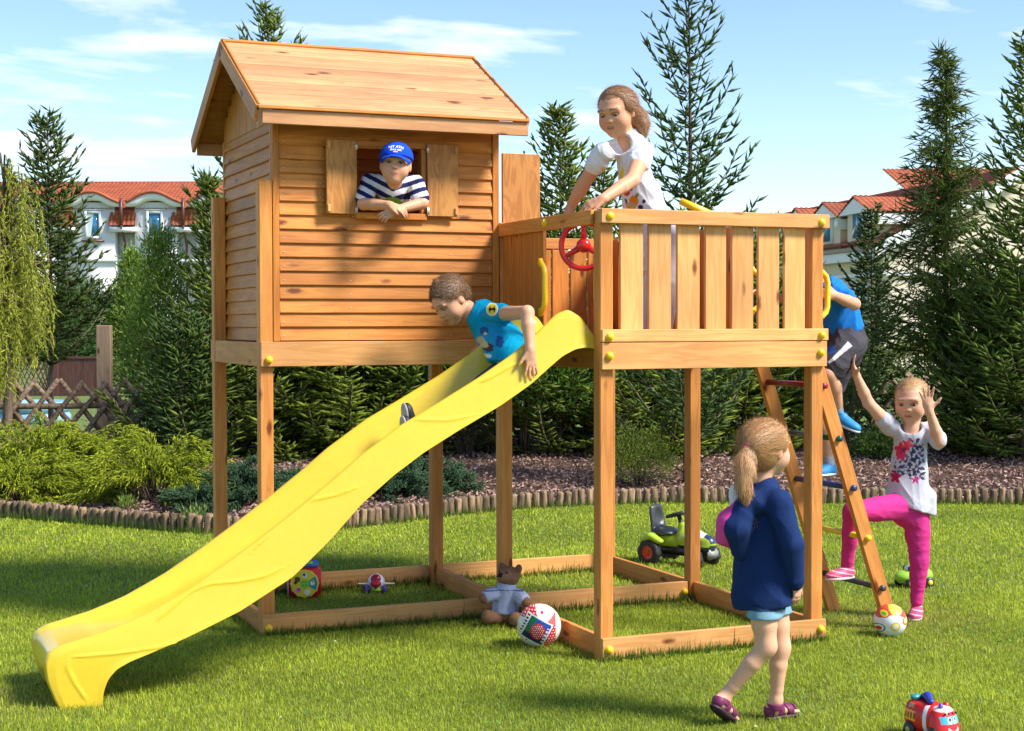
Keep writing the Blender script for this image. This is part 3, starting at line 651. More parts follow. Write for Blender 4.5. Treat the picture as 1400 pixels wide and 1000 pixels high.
# grass blades
def lawn_noise(x, y): 
    return (np.sin(x*2.1+1.3*np.sin(y*1.7))+np.sin(y*2.9+1.1*np.sin(x*2.3+2))+.7*np.sin(x*5.3+y*4.1)+.6*np.sin(7.7*x-6.1*y+2*np.sin(3*x)))/3.3
def blades(n, dlo, dhi, pw, h0, w0):
    d = (dlo**pw+rng.random(n)*(dhi**pw-dlo**pw))**(1/pw); u = rng.uniform(-.42, .56, n)*d
    X = CAM[0]+u*LH[0]+d*FH[0]; Y = CAM[1]+u*LH[1]+d*FH[1]
    P = np.stack([X, Y], 1); k = edge_side(P) < -.03; X, Y, d = X[k], Y[k], d[k]
    # not through the beams of the ground frame
    def inb(x0, x1, y0, y1): return (X > x0) & (X < x1) & (Y > y0) & (Y < y1)
    k = ~(inb(0, WB, 0, bt) | inb(XL, 0, Y1, Y1+bt) | inb(XL, WB, Y2-bt, Y2)); X, Y, d = X[k], Y[k], d[k]; n = len(X)
    # clump: pull blades towards tuft centres
    cl = rng.normal(0, .006, (n, 2)); X += cl[:, 0]; Y += cl[:, 1]
    ln = lawn_noise(X, Y); h = h0*rng.gamma(9, 1/9, n)*(1+.18*ln); w = w0*rng.uniform(.7, 1.3, n)*np.clip(d/8, .8, 1.6)
    az = rng.uniform(0, 2*np.pi, n); lean = rng.gamma(2.6, .32, n).clip(0, 1.5); mz = az+rng.normal(0, .5, n)
    dx, dy = np.cos(mz), np.sin(mz); px_, py_ = -np.sin(az), np.cos(az)
    B = np.stack([X, Y, np.zeros(n)], 1); S = np.stack([px_, py_, np.zeros(n)], 1)*w[:, None]/2
    M = B+np.stack([dx*h*np.sin(lean*.5)*.5, dy*h*np.sin(lean*.5)*.5, h*np.cos(lean*.5)*.55], 1)
    T = M+np.stack([dx*h*np.sin(lean)*.55, dy*h*np.sin(lean)*.55, h*np.cos(lean)*.5], 1)
    V = np.stack([B-S, B+S, M+S*.8, M-S*.8, T], 1).reshape(-1, 3); i5 = np.arange(n)[:, None]*5
    q = np.c_[i5, i5+1, i5+2, i5+3]; t = np.c_[i5+3, i5+2, i5+4]
    worn = np.exp(-((X+2.55)**2+(Y-.35)**2)/.12)+np.exp(-((X-1.95)**2+(Y-.35)**2)/.15); tone = np.clip(.5+.33*ln+.12*np.sin(X*13+4*np.sin(Y*9))*np.sin(Y*11+3*np.sin(X*7))+rng.normal(0, .25, n), 0, 1)[:, None]
    dk = np.array([.23, .31, .020]); lt = np.array([.57, .64, .055]); dry = np.array([.34, .29, .10])
    c = dk*(1-tone)+lt*tone; dr = (rng.random((n, 1)) < (.05+.10*np.clip(np.sin(X*3.7+2*np.sin(Y*2.9))*np.sin(Y*4.4), 0, 1)+.4*worn)[:, None]).astype(float); c = c*(1-dr)+dry*dr; c *= rng.uniform(.75, 1.25, (n, 1))
    return V, q, t, np.repeat(c, 5, 0)
parts = [blades(480000, 5.3, 9.0, 1.2, .019, .0034), blades(320000, 9.0, 14.6, 1.0, .020, .0046)]
# taller fringe that the mower leaves along beams and edging
def fringe(pts, n, h0):
    pts = np.array(pts, float); dl_ = np.r_[0, np.cumsum(np.linalg.norm(np.diff(pts, axis=0), axis=1))]; s = rng.uniform(0, dl_[-1], n)
    X = np.interp(s, dl_, pts[:, 0])+rng.normal(0, .007, n); Y = np.interp(s, dl_, pts[:, 1])-np.abs(rng.normal(0, .012, n))-.004
    az = rng.uniform(0, 6.28, n); h = h0*rng.gamma(5, .2, n); w = .004*rng.uniform(.7, 1.3, n); lean = rng.uniform(0, .8, n)
    B = np.stack([X, Y, np.zeros(n)], 1); S = np.stack([np.cos(az), np.sin(az), 0*az], 1)*w[:, None]/2; dx, dy = rng.normal(0, .5, n), -np.abs(rng.normal(0, .6, n))
    M = B+np.stack([dx*h*.2*lean, dy*h*.2*lean, h*.55], 1); T = M+np.stack([dx*h*.5*lean, dy*h*.5*lean, h*.42], 1)
    V = np.stack([B-S, B+S, M+S*.8, M-S*.8, T], 1).reshape(-1, 3); i5 = np.arange(n)[:, None]*5
    c = np.array([.12, .20, .028])*rng.uniform(.6, 1.5, (n, 1))
    return V, np.c_[i5, i5+1, i5+2, i5+3], np.c_[i5+3, i5+2, i5+4], np.repeat(c, 5, 0)
parts += [fringe([(-.01, -.002), (WB, -.002)], 2000, .036), fringe([(XL, Y1-.002), (0, Y1-.002)], 2000, .034), fringe(EDGE-FH*.045, 7000, .055), fringe([(XL, Y2-bt-.002), (WB, Y2-bt-.002)], 2500, .04), fringe([(PW, Y1+bt), (WB, Y1+bt)], 1200, .04)]
V = np.concatenate([p[0] for p in parts]); c0 = 0; Q = []; T = []
for p in parts: Q.append(p[1]+c0); T.append(p[2]+c0); c0 += len(p[0])
grass = link('grass', np_mesh('grass', V, [np.concatenate(Q), np.concatenate(T)], np.concatenate([p[3] for p in parts])), vcol('grass blades', .5, .3, transl=.45)); tag(grass, 'short mown green grass with darker patches covering the garden', 'grass', kind='stuff')

# clover and small broad leaves among the blades
n = 9000; d = 5.5+rng.random(n)**.8*8.5; u = rng.uniform(-.38, .38, n)*d; P = np.stack([CAM[0]+u*LH[0]+d*FH[0], CAM[1]+u*LH[1]+d*FH[1]], 1); k = (edge_side(P) < -.05) & (np.sin(P[:, 0]*4.7+2*np.sin(P[:, 1]*3.1))+np.sin(P[:, 1]*5.3+P[:, 0]) > .25); P = P[k]; n = len(P)
a = rng.uniform(0, 6.28, n); C = np.c_[P, rng.uniform(.012, .024, n)]; r_ = rng.uniform(.005, .011, (n, 1)); A1 = np.stack([np.cos(a), np.sin(a), rng.normal(0, .3, n)], 1)*r_; A2 = np.stack([-np.sin(a), np.cos(a), rng.normal(0, .3, n)], 1)*r_
V = np.stack([C-A1, C-A2*.8, C+A1, C+A2*.8], 1).reshape(-1, 3); cc = np.array([.11, .22, .035])*rng.uniform(.7, 1.5, (n, 1)); wf_ = rng.random((n, 1)) < .02; cc = np.where(wf_, np.array([.62, .60, .50]), cc)
tag(link('clover', np_mesh('clover', V, np.arange(n*4).reshape(-1, 4), np.repeat(cc, 4, 0)), vcol('clover leaves', .6, .3, transl=.3)), 'small clover leaves and a few white heads scattered through the lawn', 'clover', kind='stuff')

# ------------------------------------------------------------------ vegetation
M_FOL = vcol('foliage', .5, .3, transl=.35); M_NEED = vcol('needles', .5, .3, transl=.42)
def unit(v): return v/(np.linalg.norm(v, axis=-1, keepdims=True)+1e-12)
def perp(a):
    r = rng.normal(size=a.shape); r -= a*(a*r).sum(-1, keepdims=True); return unit(r)
def needles(A, B, K, ln, wd, ang, base, tip, tipw=None, stick=.0022, body=0):
    """segments A->B carrying K needles each; colours blend from base to tip by tipw"""
    n = len(A); ax = unit(B-A); L = np.linalg.norm(B-A, axis=1)[:, None, None]
    t = (np.arange(K)+.5)/K; t = t[None, :, None]+rng.normal(0, .4/K, (n, K, 1)); p = A[:, None]+(B-A)[:, None]*t
    axk = np.repeat(ax[:, None], K, 1); q = perp(axk); an = ang+rng.normal(0, .18, (n, K, 1)); an = an*(1-.45*np.clip(t, 0, 1)**3)
    d = axk*np.cos(an)+q*np.sin(an); s = unit(np.cross(d, axk)); l = ln*rng.uniform(.75, 1.2, (n, K, 1))
    V = np.stack([p-s*wd/2, p+s*wd/2, p+d*l], 2).reshape(-1, 3)
    tw = (np.zeros((n, 1)) if tipw is None else np.asarray(tipw).reshape(n, 1))
    c = base*(1-tw)+tip*tw; c = c*rng.uniform(.75, 1.28, (n, 1)); c = np.repeat(c[:, None], K, 1)*rng.uniform(.85, 1.15, (n, K, 1))
    C = np.repeat(c.reshape(-1, 3), 3, 0); F = np.arange(len(V)).reshape(-1, 3)
    # the twig itself, a thin blade
    s2 = perp(ax)*stick; V2 = np.stack([A-s2, A+s2, B], 1).reshape(-1, 3); F2 = np.arange(len(V2)).reshape(-1, 3)+len(V); C2 = np.tile([.12, .085, .04], (len(V2), 1))
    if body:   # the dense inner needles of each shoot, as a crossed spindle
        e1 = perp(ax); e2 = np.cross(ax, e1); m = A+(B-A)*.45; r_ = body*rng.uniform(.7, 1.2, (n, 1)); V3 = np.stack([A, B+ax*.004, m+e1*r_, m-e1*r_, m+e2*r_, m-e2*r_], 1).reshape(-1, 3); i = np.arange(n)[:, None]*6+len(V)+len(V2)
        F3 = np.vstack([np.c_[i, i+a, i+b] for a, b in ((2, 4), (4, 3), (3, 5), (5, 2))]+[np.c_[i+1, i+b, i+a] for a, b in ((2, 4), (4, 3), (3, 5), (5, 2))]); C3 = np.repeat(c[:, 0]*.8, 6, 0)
        return np.vstack([V, V2, V3]), np.vstack([F, F2, F3]), np.vstack([C, C2, C3])
    return np.vstack([V, V2]), np.vstack([F, F2]), np.vstack([C, C2])
def leaves(P, D, ln, wd, col, fold=.25):
    n = len(P); D = unit(D); s = perp(D); u = np.cross(s, D); l = ln*rng.uniform(.7, 1.2, (n, 1)); w_ = wd*rng.uniform(.8, 1.2, (n, 1))
    V = np.stack([P, P+D*l*.45+s*w_/2+u*w_*fold, P+D*l, P+D*l*.45-s*w_/2+u*w_*fold], 1).reshape(-1, 3); i = np.arange(n)[:, None]*4
    return V, np.vstack([np.c_[i, i+1, i+2], np.c_[i, i+2, i+3]]), np.repeat(col, 4, 0)
def trunk_obj(parent, base, H, r, lean=(0, 0), mat=None, seg=8):
    pts = [(lean[0]*t*H+.02*H*math.sin(3*t)*.3, lean[1]*t*H, t*H) for t in np.linspace(0, 1, 9)]
    V, F, T = tube(pts, [max(.004, r*(1-t)**.85) for t in np.linspace(0, 1, 9)], seg); V[:, 2] -= 0
    return link('trunk', np_mesh('trunk', V, [F, T]), mat or M_BARK, parent, smooth=True)
def spruce(name, base, H, Rb, label, cat='spruce', z0=.06, whorl=.16, nb=7, rise=.35, finger=.13, dens=1.0, K=16, ln=.02, wd=.0045, base_c=(.055, .095, .024), tip_c=(.15, .21, .04), droop=.25, powr=.8, group=None, top_sparse=0, tips=.35, lead=.25, side=.42, bodyr=.0165, tf=0):
    o = empty(name, base, label=label, cat=cat, group=group); trunk_obj(o, base, H, max(.016, H*.0095))
    A, B, Tw = [], [], []; BR = MB()
    z = z0*H; gap = whorl
    while z < H*.97:
        f = z/H; L0 = Rb*(1-f)**powr*1.0+.05
        nbk = nb if f < .85 else max(4, nb-2); a0 = rng.uniform(0, 6.28)
        for k in range(nbk):
            az = a0+k*2*np.pi/nbk+rng.normal(0, .18); L = L0*rng.uniform(.72, 1.12); zz = z+rng.normal(0, gap*.3)
            if zz > H*.985: continue
            h = np.array([math.cos(az), math.sin(az), 0]); sl_ = rise+.55*f**2*1.2-droop*(1-f)
            m = max(3, int(L/.07)); s = np.linspace(0, 1, m+1)
            pts = h*(s[:, None]*L)+np.array([0, 0, 1])*((sl_*s-.30*droop*np.sin(np.pi*s)+.22*s**3)*L)[:, None]+np.array([0, 0, zz])
            pts[1:] += rng.normal(0, .006, (m, 3))
            BR.tube(pts[::max(1, m//4)] if (m//4 > 1) else pts, .003+.006*L*(1-f), 4, None)
            for i in range(m):
                if s[i] > .12: A.append(pts[i]); B.append(pts[i+1]+(pts[i+1]-pts[i])*.2); Tw.append(tips if i >= m-1 else .1)
                tdir = unit(pts[i+1]-pts[i]); sd = np.cross(tdir, [0, 0, 1]); sd = unit(sd)
                ns = 2 if rng.random() < dens else 1
                if s[i] < .10 and L > .3: ns = 0
                for q in range(ns):
                    sg = 1 if (q+i) % 2 else -1
                    l = finger*rng.uniform(.7, 1.25)+side*L*(1-s[i])*rng.uniform(.25, .6)*(1 if L > .35 else .4)
                    dvec = unit(tdir*.75+sd*sg*rng.uniform(.6, 1.0)+np.array([0, 0, rng.normal(.02, .12)-droop*.25]))
                    p0 = pts[i]+(pts[i+1]-pts[i])*rng.random()
                    nsub = max(1, int(l/finger+.3)); p = p0.copy()
                    for r_ in range(nsub):
                        e = p+dvec*(l/nsub); A.append(p); B.append(e); Tw.append(tips if r_ == nsub-1 else .12)
                        if r_ > 0 or nsub > 1:
                            for s3 in (-1, 1):
                                dd = unit(dvec*.8+np.cross(dvec, [0, 0, 1])*s3*.8+np.array([0, 0, rng.normal(0, .15)-droop*.15]))
                                A.append(p); B.append(p+dd*finger*rng.uniform(.5, .95)); Tw.append(tips*rng.uniform(.4, 1))
                        p = e; dvec = unit(dvec+np.array([0, 0, .08]))
        z += gap*rng.uniform(.8, 1.2); gap = whorl*(1-.25*f)
    for q in range(int(H*45) if tf else int(H*14)):
        z_ = H*(.3+.68*rng.random()); a_ = rng.uniform(0, 6.28); dd = unit(np.array([math.cos(a_), math.sin(a_), rng.uniform(.1, .9)])); A.append([0, 0, z_]); B.append(dd*finger*rng.uniform(.7, 1.3)+np.array([0, 0, z_])); Tw.append(.1)
    # leader
    A.append([0, 0, H*.93]); B.append([0, 0, H+.0]); Tw.append(.3)
    A, B, Tw = np.array(A), np.array(B), np.clip(np.array(Tw)+rng.normal(0, .1, len(Tw)), 0, 1)
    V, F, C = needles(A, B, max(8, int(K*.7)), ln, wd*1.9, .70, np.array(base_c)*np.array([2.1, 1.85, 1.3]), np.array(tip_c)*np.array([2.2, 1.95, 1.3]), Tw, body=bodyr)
    link('crown', np_mesh('crown', V, F, C), M_NEED, o)
    br = BR.build('limbs', M_BARK, o)
    return o

def tree_at(px, py_top, d, **k):
    b = grd(px, d); H = top_z(py_top, px, d); return b, H
def shrub(name, base, rx, ry, H, label, cat, leaf=(.05, .022), n=9000, cols=((.03, .075, .015), (.10, .19, .03)), up=.3, clump=90, z0=.03, shell=.45, parts_stem=True, group=None, prof=None):
    """bush of leaf clumps spread through a lumpy volume"""
    o = empty(name, base, label=label, cat=cat, group=group)
    th = rng.uniform(0, 6.28, clump); u = rng.uniform(-.15, 1, clump); r = shell+(1-shell)*rng.random(clump)**.5
    if prof == 'cone': u = rng.random(clump); rr = (1-u)**.8; c = np.stack([np.cos(th)*r*rr*rx, np.sin(th)*r*rr*ry, z0*H+u*H*.94], 1)
    else: q = np.sqrt(np.clip(1-u**2, 0, 1)); c = np.stack([np.cos(th)*q*r*rx, np.sin(th)*q*r*ry, H*(.46+.5*u*r)], 1)
    cr_ = rng.uniform(.5, 1.1, clump)*.22*min(1, (rx+H)/2+.2)
    idx = rng.integers(0, clump, n); off = rng.normal(size=(n, 3))*cr_[idx][:, None]*.55; P = c[idx]+off
    k = (P[:, 2] > .01); P, idx, off = P[k], idx[k], off[k]
    out = unit(P-np.array([0, 0, H*.35])); D = unit(out*.7+unit(off)*.6+rng.normal(0, .45, P.shape)+np.array([0, 0, up]))
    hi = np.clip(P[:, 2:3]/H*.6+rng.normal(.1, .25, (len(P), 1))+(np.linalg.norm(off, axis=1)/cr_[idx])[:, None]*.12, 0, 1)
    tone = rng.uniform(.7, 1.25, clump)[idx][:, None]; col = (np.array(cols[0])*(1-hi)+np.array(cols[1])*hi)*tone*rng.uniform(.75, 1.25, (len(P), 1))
    V, F, C = leaves(P, D, leaf[0], leaf[1], col)
    link('foliage', np_mesh('foliage', V, F, C), M_FOL, o)
    if parts_stem:
        mb = MB()
        for i in range(min(26, clump)): mb.tube([(c[i][0]*.08, c[i][1]*.08, -.02), (c[i][0]*.45, c[i][1]*.45, c[i][2]*.55), tuple(c[i])], [.012, .007, .003], 4)
        mb.build('stems', M_BARK, o)
    return o
def juniper(name, base, rx, ry, H, label, cols, nspray=150, spray=.5, K=10, group=None, ln=.014, arch=.5, dens=9, sub=.11):
    o = empty(name, base, label=label, cat='juniper', group=group); A, B, Tw = [], [], []; st = MB()
    for i in range(nspray):
        th = rng.uniform(0, 6.28); u = rng.random(); r = rng.random()**.6
        ex, ey = math.cos(th)*rx*r, math.sin(th)*ry*r; ez = H*(1-.75*r**2.2)*rng.uniform(.55, 1.05)
        st_ = np.array([ex*.25, ey*.25, ez*.25]); en = np.array([ex, ey, ez]); out = unit(np.array([math.cos(th), math.sin(th), .15])+rng.normal(0, .25, 3))
        m = 9; s = np.linspace(0, 1, m)[:, None]; tipv = out*spray*rng.uniform(.5, 1)
        pts = st_*(1-s)**2+2*s*(1-s)*(en*np.array([.7, .7, 1.15]))+s**2*(en+tipv*.5+np.array([0, 0, -arch*spray*.25])); 
        if i < 40: st.tube(pts[::2], [.008, .006, .005, .004, .003], 4)
        for j in range(2, m-1):
            td = unit(pts[j+1]-pts[j]); A.append(pts[j]); B.append(pts[j+1]); Tw.append(.2+.6*(j/m)**2)
            for q in range(dens):
                pd = unit(perp(td)*.75+td*.9+np.array([0, 0, .25])); l = sub*rng.uniform(.5, 1.3)*(1.15-.5*j/m); p0 = pts[j]+(pts[j+1]-pts[j])*rng.random()
                md = p0+pd*l*.6; e = md+unit(pd+td*.5+np.array([0, 0, -arch*.9]))*l*.5
                A += [p0, md]; B += [md, e]; Tw += [.25+.45*(j/m)**1.5, .45+.55*(j/m)]
    A, B, Tw = np.array(A), np.array(B), np.clip(np.array(Tw)+rng.normal(0, .12, len(Tw)), 0, 1)
    k = (A[:, 2] > .0) & (B[:, 2] > 0); A, B, Tw = A[k], B[k], Tw[k]
    V, F, C = needles(A, B, K, ln, .0055, .5, np.array(cols[0]), np.array(cols[1]), Tw, .0015, body=.006)
    link('foliage', np_mesh('foliage', V, F, C), M_NEED, o); st.build('stems', M_BARK, o); return o

GD = ((.058, .098, .024), (.17, .23, .045))
# --- right side
b, H = tree_at(940, -45, 14.6); spruce('spruce_tree', b, H, .92, 'tall open spruce with long upswept branches against the sky above the balcony rail', whorl=.40, nb=6, rise=.8, finger=.13, dens=1, K=26, ln=.018, wd=.0042, droop=.10, powr=.66, tf=1, tips=.15, base_c=(.045, .09, .032), tip_c=(.11, .18, .05), side=.55, bodyr=.0135)
b, H = tree_at(765, 145, 17); spruce('spruce_tree', b, H, 1.35, 'dense spruce with a pointed top between the playhouse roof and the girl in white', whorl=.19, nb=8, rise=.5, finger=.13, dens=1, K=14, ln=.022, wd=.006, powr=1.0, base_c=GD[0], tip_c=GD[1])
b, H = tree_at(822, 205, 18.2); spruce('spruce_tree', b, H, 1.0, 'smaller spruce partly hidden behind the girl in white', whorl=.24, nb=7, rise=.5, K=13, ln=.022, wd=.006, base_c=GD[0], tip_c=GD[1], powr=.9)
b, H = tree_at(1190, 285, 19); spruce('spruce_tree', b, H, .62, 'small dark spruce standing in front of the cream house', whorl=.15, nb=8, rise=.25, finger=.10, K=14, ln=.018, wd=.006, base_c=(.035, .07, .025), tip_c=(.09, .14, .04), powr=.75)
b, H = tree_at(1402, 35, 16.2); spruce('spruce_tree', b, H, 1.05, 'tall dark green spruce cut by the right edge of the view', whorl=.24, nb=9, rise=.5, finger=.14, K=16, ln=.022, wd=.0055, base_c=GD[0], tip_c=(.13, .21, .045), powr=1.0, tips=.5)
b, H = tree_at(1372, 395, 17.0); spruce('spruce_tree', b, H, 1.1, 'broad young spruce with light shoots behind the girl in the grey shirt', whorl=.12, nb=11, rise=.5, finger=.17, K=16, ln=.024, wd=.0055, base_c=GD[0], tip_c=(.16, .26, .05), tips=.6, powr=.45)
# larch
def larch(name, base, H, Rb, label):
    o = empty(name, base, label=label, cat='larch'); trunk_obj(o, base, H, .05); A, B, Tw = [], [], []; BR = MB()
    for i in range(310):
        f = rng.random()**1.15*.73+.25; z = f*H; az = rng.uniform(0, 6.28); L = (Rb*(1-f)**.85+.05)*rng.uniform(.55, 1.15); h = np.array([math.cos(az), math.sin(az), 0])
        m = max(4, int(L/.07)); s = np.linspace(0, 1, m+1)[:, None]; pts = h*s*L+np.array([0, 0, 1])*(.35*s-.25*s**2+.25*s**3)*L+np.array([0, 0, z])+rng.normal(0, .008, (m+1, 3)); BR.tube(pts[::max(1, m//3)], .005, 3)
        for j in range(m):
            A.append(pts[j]); B.append(pts[j+1]); Tw.append(.3)
            for q in range(3):
                dd = unit(np.array([rng.normal(0, .6), rng.normal(0, .6), -.45+rng.normal(0, .5)])+unit(pts[j+1]-pts[j])*.8); l = rng.uniform(.07, .2)
                A.append(pts[j]); B.append(pts[j]+dd*l); Tw.append(.6)
    V, F, C = needles(np.array(A), np.array(B), 14, .026, .0045, .9, np.array((.10, .16, .03)), np.array((.24, .33, .06)), np.array(Tw), body=.009); link('crown', np_mesh('crown', V, F, C), M_NEED, o); BR.build('limbs', M_BARK, o)
b, H = tree_at(1290, 58, 17.2); larch('larch_tree', b, H, 1.1, 'tall feathery larch rising above the roof of the cream house')
# low spruces behind the tower, their skirts show under the deck
for px, pt, d, Rb, lab in ((905, 330, 17.3, 1.3, 'low bushy spruce showing between the balcony posts'), (1015, 340, 17.6, 1.35, 'bushy spruce behind the ponytailed girl, under the balcony deck'), (1072, 420, 18.0, .8, 'bushy spruce beside the ladder, behind the balcony corner post'),
                     (465, 200, 17.0, 1.7, 'wide spruce with hanging branches seen under the playhouse floor'), (575, 320, 17.6, 1.3, 'dark spruce behind the upper half of the slide')):
    b, H = tree_at(px, pt, d); spruce('spruce_tree', b, H, Rb, lab, whorl=.17, nb=9, rise=.35, finger=.15, K=15, ln=.024, wd=.006, base_c=(.065, .11, .024), tip_c=(.21, .29, .045), powr=.5, tips=.6, droop=.35)
b, H = tree_at(368, 12, 18); spruce('spruce_tree', b, H, 1.3, 'tall spruce whose bare tip sticks out above the playhouse roof', whorl=.26, nb=7, rise=.8, K=14, ln=.022, wd=.006, base_c=GD[0], tip_c=GD[1], powr=.75)
# --- left side
b, H = tree_at(68, 158, 19.5); spruce('spruce_tree', b, H, 1.0, 'dark slender spruce in front of the left end of the white house', whorl=.19, nb=7, rise=.5, finger=.13, K=14, ln=.024, wd=.0065, base_c=(.045, .075, .022), tip_c=(.10, .15, .035), powr=.72, droop=.1, z0=.27)
b, H = tree_at(288, 228, 16.3); spruce('spruce_tree', b, H, 1.15, 'dense spruce just left of the playhouse back post', whorl=.18, nb=8, rise=.55, finger=.13, K=15, ln=.024, wd=.006, base_c=GD[0], tip_c=GD[1], powr=1.6)
b, H = tree_at(248, 440, 15.8); spruce('spruce_tree', b, H, .55, 'small spruce growing through the rustic fence', whorl=.15, nb=8, rise=.4, finger=.13, K=14, ln=.024, wd=.006, base_c=(.03, .065, .02), tip_c=(.07, .13, .03), powr=.5)
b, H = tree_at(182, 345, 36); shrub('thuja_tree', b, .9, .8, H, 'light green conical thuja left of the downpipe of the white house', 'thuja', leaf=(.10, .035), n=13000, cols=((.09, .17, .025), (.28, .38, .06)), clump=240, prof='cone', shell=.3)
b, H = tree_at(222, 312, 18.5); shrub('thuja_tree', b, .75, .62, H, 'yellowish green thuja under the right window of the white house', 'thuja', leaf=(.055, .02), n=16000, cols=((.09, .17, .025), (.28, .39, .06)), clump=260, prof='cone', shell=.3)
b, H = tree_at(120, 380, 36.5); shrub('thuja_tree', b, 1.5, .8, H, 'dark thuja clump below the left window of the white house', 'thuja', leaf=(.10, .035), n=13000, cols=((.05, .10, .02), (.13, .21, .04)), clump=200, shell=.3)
b, H = tree_at(70, 422, 35.6); shrub('broadleaf_shrub', b, 1.3, .6, H, 'broad-leaved shrub with pale leaves above the brown fence', 'shrub', leaf=(.20, .085), n=3600, cols=((.045, .10, .03), (.14, .24, .07)), clump=120)
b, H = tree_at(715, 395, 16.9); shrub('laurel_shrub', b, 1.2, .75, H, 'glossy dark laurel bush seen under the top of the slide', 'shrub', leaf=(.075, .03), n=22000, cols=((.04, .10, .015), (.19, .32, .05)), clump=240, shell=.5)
b, H = tree_at(635, 520, 16.6); shrub('barberry_shrub', b, .3, .3, H, 'small dark reddish green shrub beside the laurel', 'shrub', leaf=(.04, .02), n=3500, cols=((.05, .055, .02), (.13, .12, .045)), clump=60)
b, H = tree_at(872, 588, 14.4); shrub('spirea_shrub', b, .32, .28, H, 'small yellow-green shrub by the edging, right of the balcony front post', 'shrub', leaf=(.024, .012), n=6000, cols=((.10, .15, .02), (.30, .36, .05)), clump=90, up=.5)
# hedge right, behind the fence
hb = grd(1235, 21.5)
hedge = empty('hedge', hb, label='clipped hedge with yellow shoot tips below the cream house', cat='hedge')
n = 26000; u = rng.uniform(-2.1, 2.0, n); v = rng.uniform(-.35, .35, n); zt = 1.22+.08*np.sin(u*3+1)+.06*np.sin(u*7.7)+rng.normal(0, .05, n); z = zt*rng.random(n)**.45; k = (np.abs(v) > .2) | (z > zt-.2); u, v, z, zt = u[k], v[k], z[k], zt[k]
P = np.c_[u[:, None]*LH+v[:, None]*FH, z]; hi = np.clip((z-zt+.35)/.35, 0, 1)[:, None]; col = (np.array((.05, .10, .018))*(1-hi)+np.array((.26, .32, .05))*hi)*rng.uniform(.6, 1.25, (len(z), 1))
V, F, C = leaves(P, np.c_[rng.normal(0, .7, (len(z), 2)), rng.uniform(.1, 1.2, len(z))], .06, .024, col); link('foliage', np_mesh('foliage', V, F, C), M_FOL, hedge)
mb = MB()
for q in range(24): uu = -2+q*.17; mb.tube([(uu*LH[0], uu*LH[1], 0), (uu*LH[0]+.02, uu*LH[1], .6), (uu*LH[0], uu*LH[1]+.04, 1.15)], [.015, .01, .004], 4)
mb.build('stems', M_BARK, hedge)
b, H = tree_at(1150, 458, 17.5); shrub('goldenrod_plant', b, .4, .3, H, 'loose yellow-green leafy plant right of the climbing boy', 'plant', leaf=(.05, .014), n=3500, cols=((.06, .12, .02), (.26, .34, .06)), clump=60, up=.8)
b, H = tree_at(1205, 590, 16.5); shrub('leafy_shrub', b, .26, .25, H, 'light leafy shrub growing through the lattice fence behind the ladder', 'shrub', leaf=(.045, .022), n=2600, cols=((.06, .12, .02), (.17, .26, .05)), clump=50)
# weeping tree left
b, H = tree_at(8, 205, 15.4)
wt = empty('weeping_larch', b, label='weeping yellow-green larch hanging down at the left edge', cat='larch'); trunk_obj(wt, b, H*.96, .06); A, B, Tw = [], [], []; BR = MB()
for i in range(170):
    az = rng.uniform(0, 6.28); r = rng.random()**.5*.42; x, y = math.cos(az)*r, math.sin(az)*r; zt = H*(1-.25*(r/.5)**2)*rng.uniform(.55, 1.0); zb = max(.85+.9*max(0, x/.42), zt-rng.uniform(.6, 1.8)); zb = min(zb, zt-.3); n_ = int((zt-zb)/.05)
    s = np.linspace(0, 1, n_+1)[:, None]; pts = np.array([x, y, zt])*(1-s)+np.array([x*1.25, y*1.25, zb])*s+np.cumsum(rng.normal(0, .012, (n_+1, 3)), 0); BR.tube([(x*.1, y*.1, zt*.92), (x*.6, y*.6, zt*1.0), tuple(pts[0]), tuple(pts[min(3, n_)])], [.012, .008, .005, .003], 4)
    for j in range(n_):
        A.append(pts[j]); B.append(pts[j+1]); Tw.append(.5)
        if rng.random() < .75: d_ = unit(np.array([rng.normal(0, .6), rng.normal(0, .6), -.7])); A.append(pts[j]); B.append(pts[j]+d_*rng.uniform(.05, .12)); Tw.append(.9)
V, F, C = needles(np.array(A), np.array(B), 12, .030, .0055, .8, np.array((.24, .30, .035)), np.array((.60, .62, .09)), np.array(Tw), body=.007); link('crown', np_mesh('crown', V, F, C), M_NEED, wt); BR.build('limbs', M_BARK, wt)
# junipers
YC = ((.055, .12, .010), (.60, .67, .04))
for px, d, rx, ry, H, lab in ((60, 14.4, 1.0, .8, .72, 'golden spreading juniper in the far left corner of the bed'), (212, 13.2, .66, .6, .72, 'golden juniper with drooping yellow tips nearest the playhouse post'), (25, 13.4, .85, .55, .42, 'low golden juniper at the left edge, by the log edging'), (150, 14.3, .6, .5, .58, 'golden juniper behind, below the wooden post')):
    b = grd(px, d); juniper('golden_juniper', b, rx, ry, H, lab, YC, nspray=int(125*rx), spray=.52, K=10, arch=.75, group='golden junipers in the left bed', ln=.017)
BC = ((.03, .08, .04), (.13, .24, .11))
for px, d, rx, ry, H, lab in ((330, 13.0, .42, .5, .42, 'blue-green creeping juniper between the left playhouse posts'), (420, 13.6, .55, .45, .30, 'blue-green creeping juniper hidden partly by the slide'), (520, 13.5, .62, .45, .36, 'blue-green creeping juniper below the upper slide'), (590, 13.9, .5, .4, .34, 'blue-green creeping juniper at the edge of the open mulch'), (270, 12.6, .3, .3, .28, 'small blue-green juniper left of the back post')):
    b = grd(px, d); juniper('creeping_juniper', b, rx, ry, H, lab, BC, nspray=int(190*rx), spray=.2, K=9, arch=.1, group='creeping junipers under the playhouse', dens=8, sub=.07)
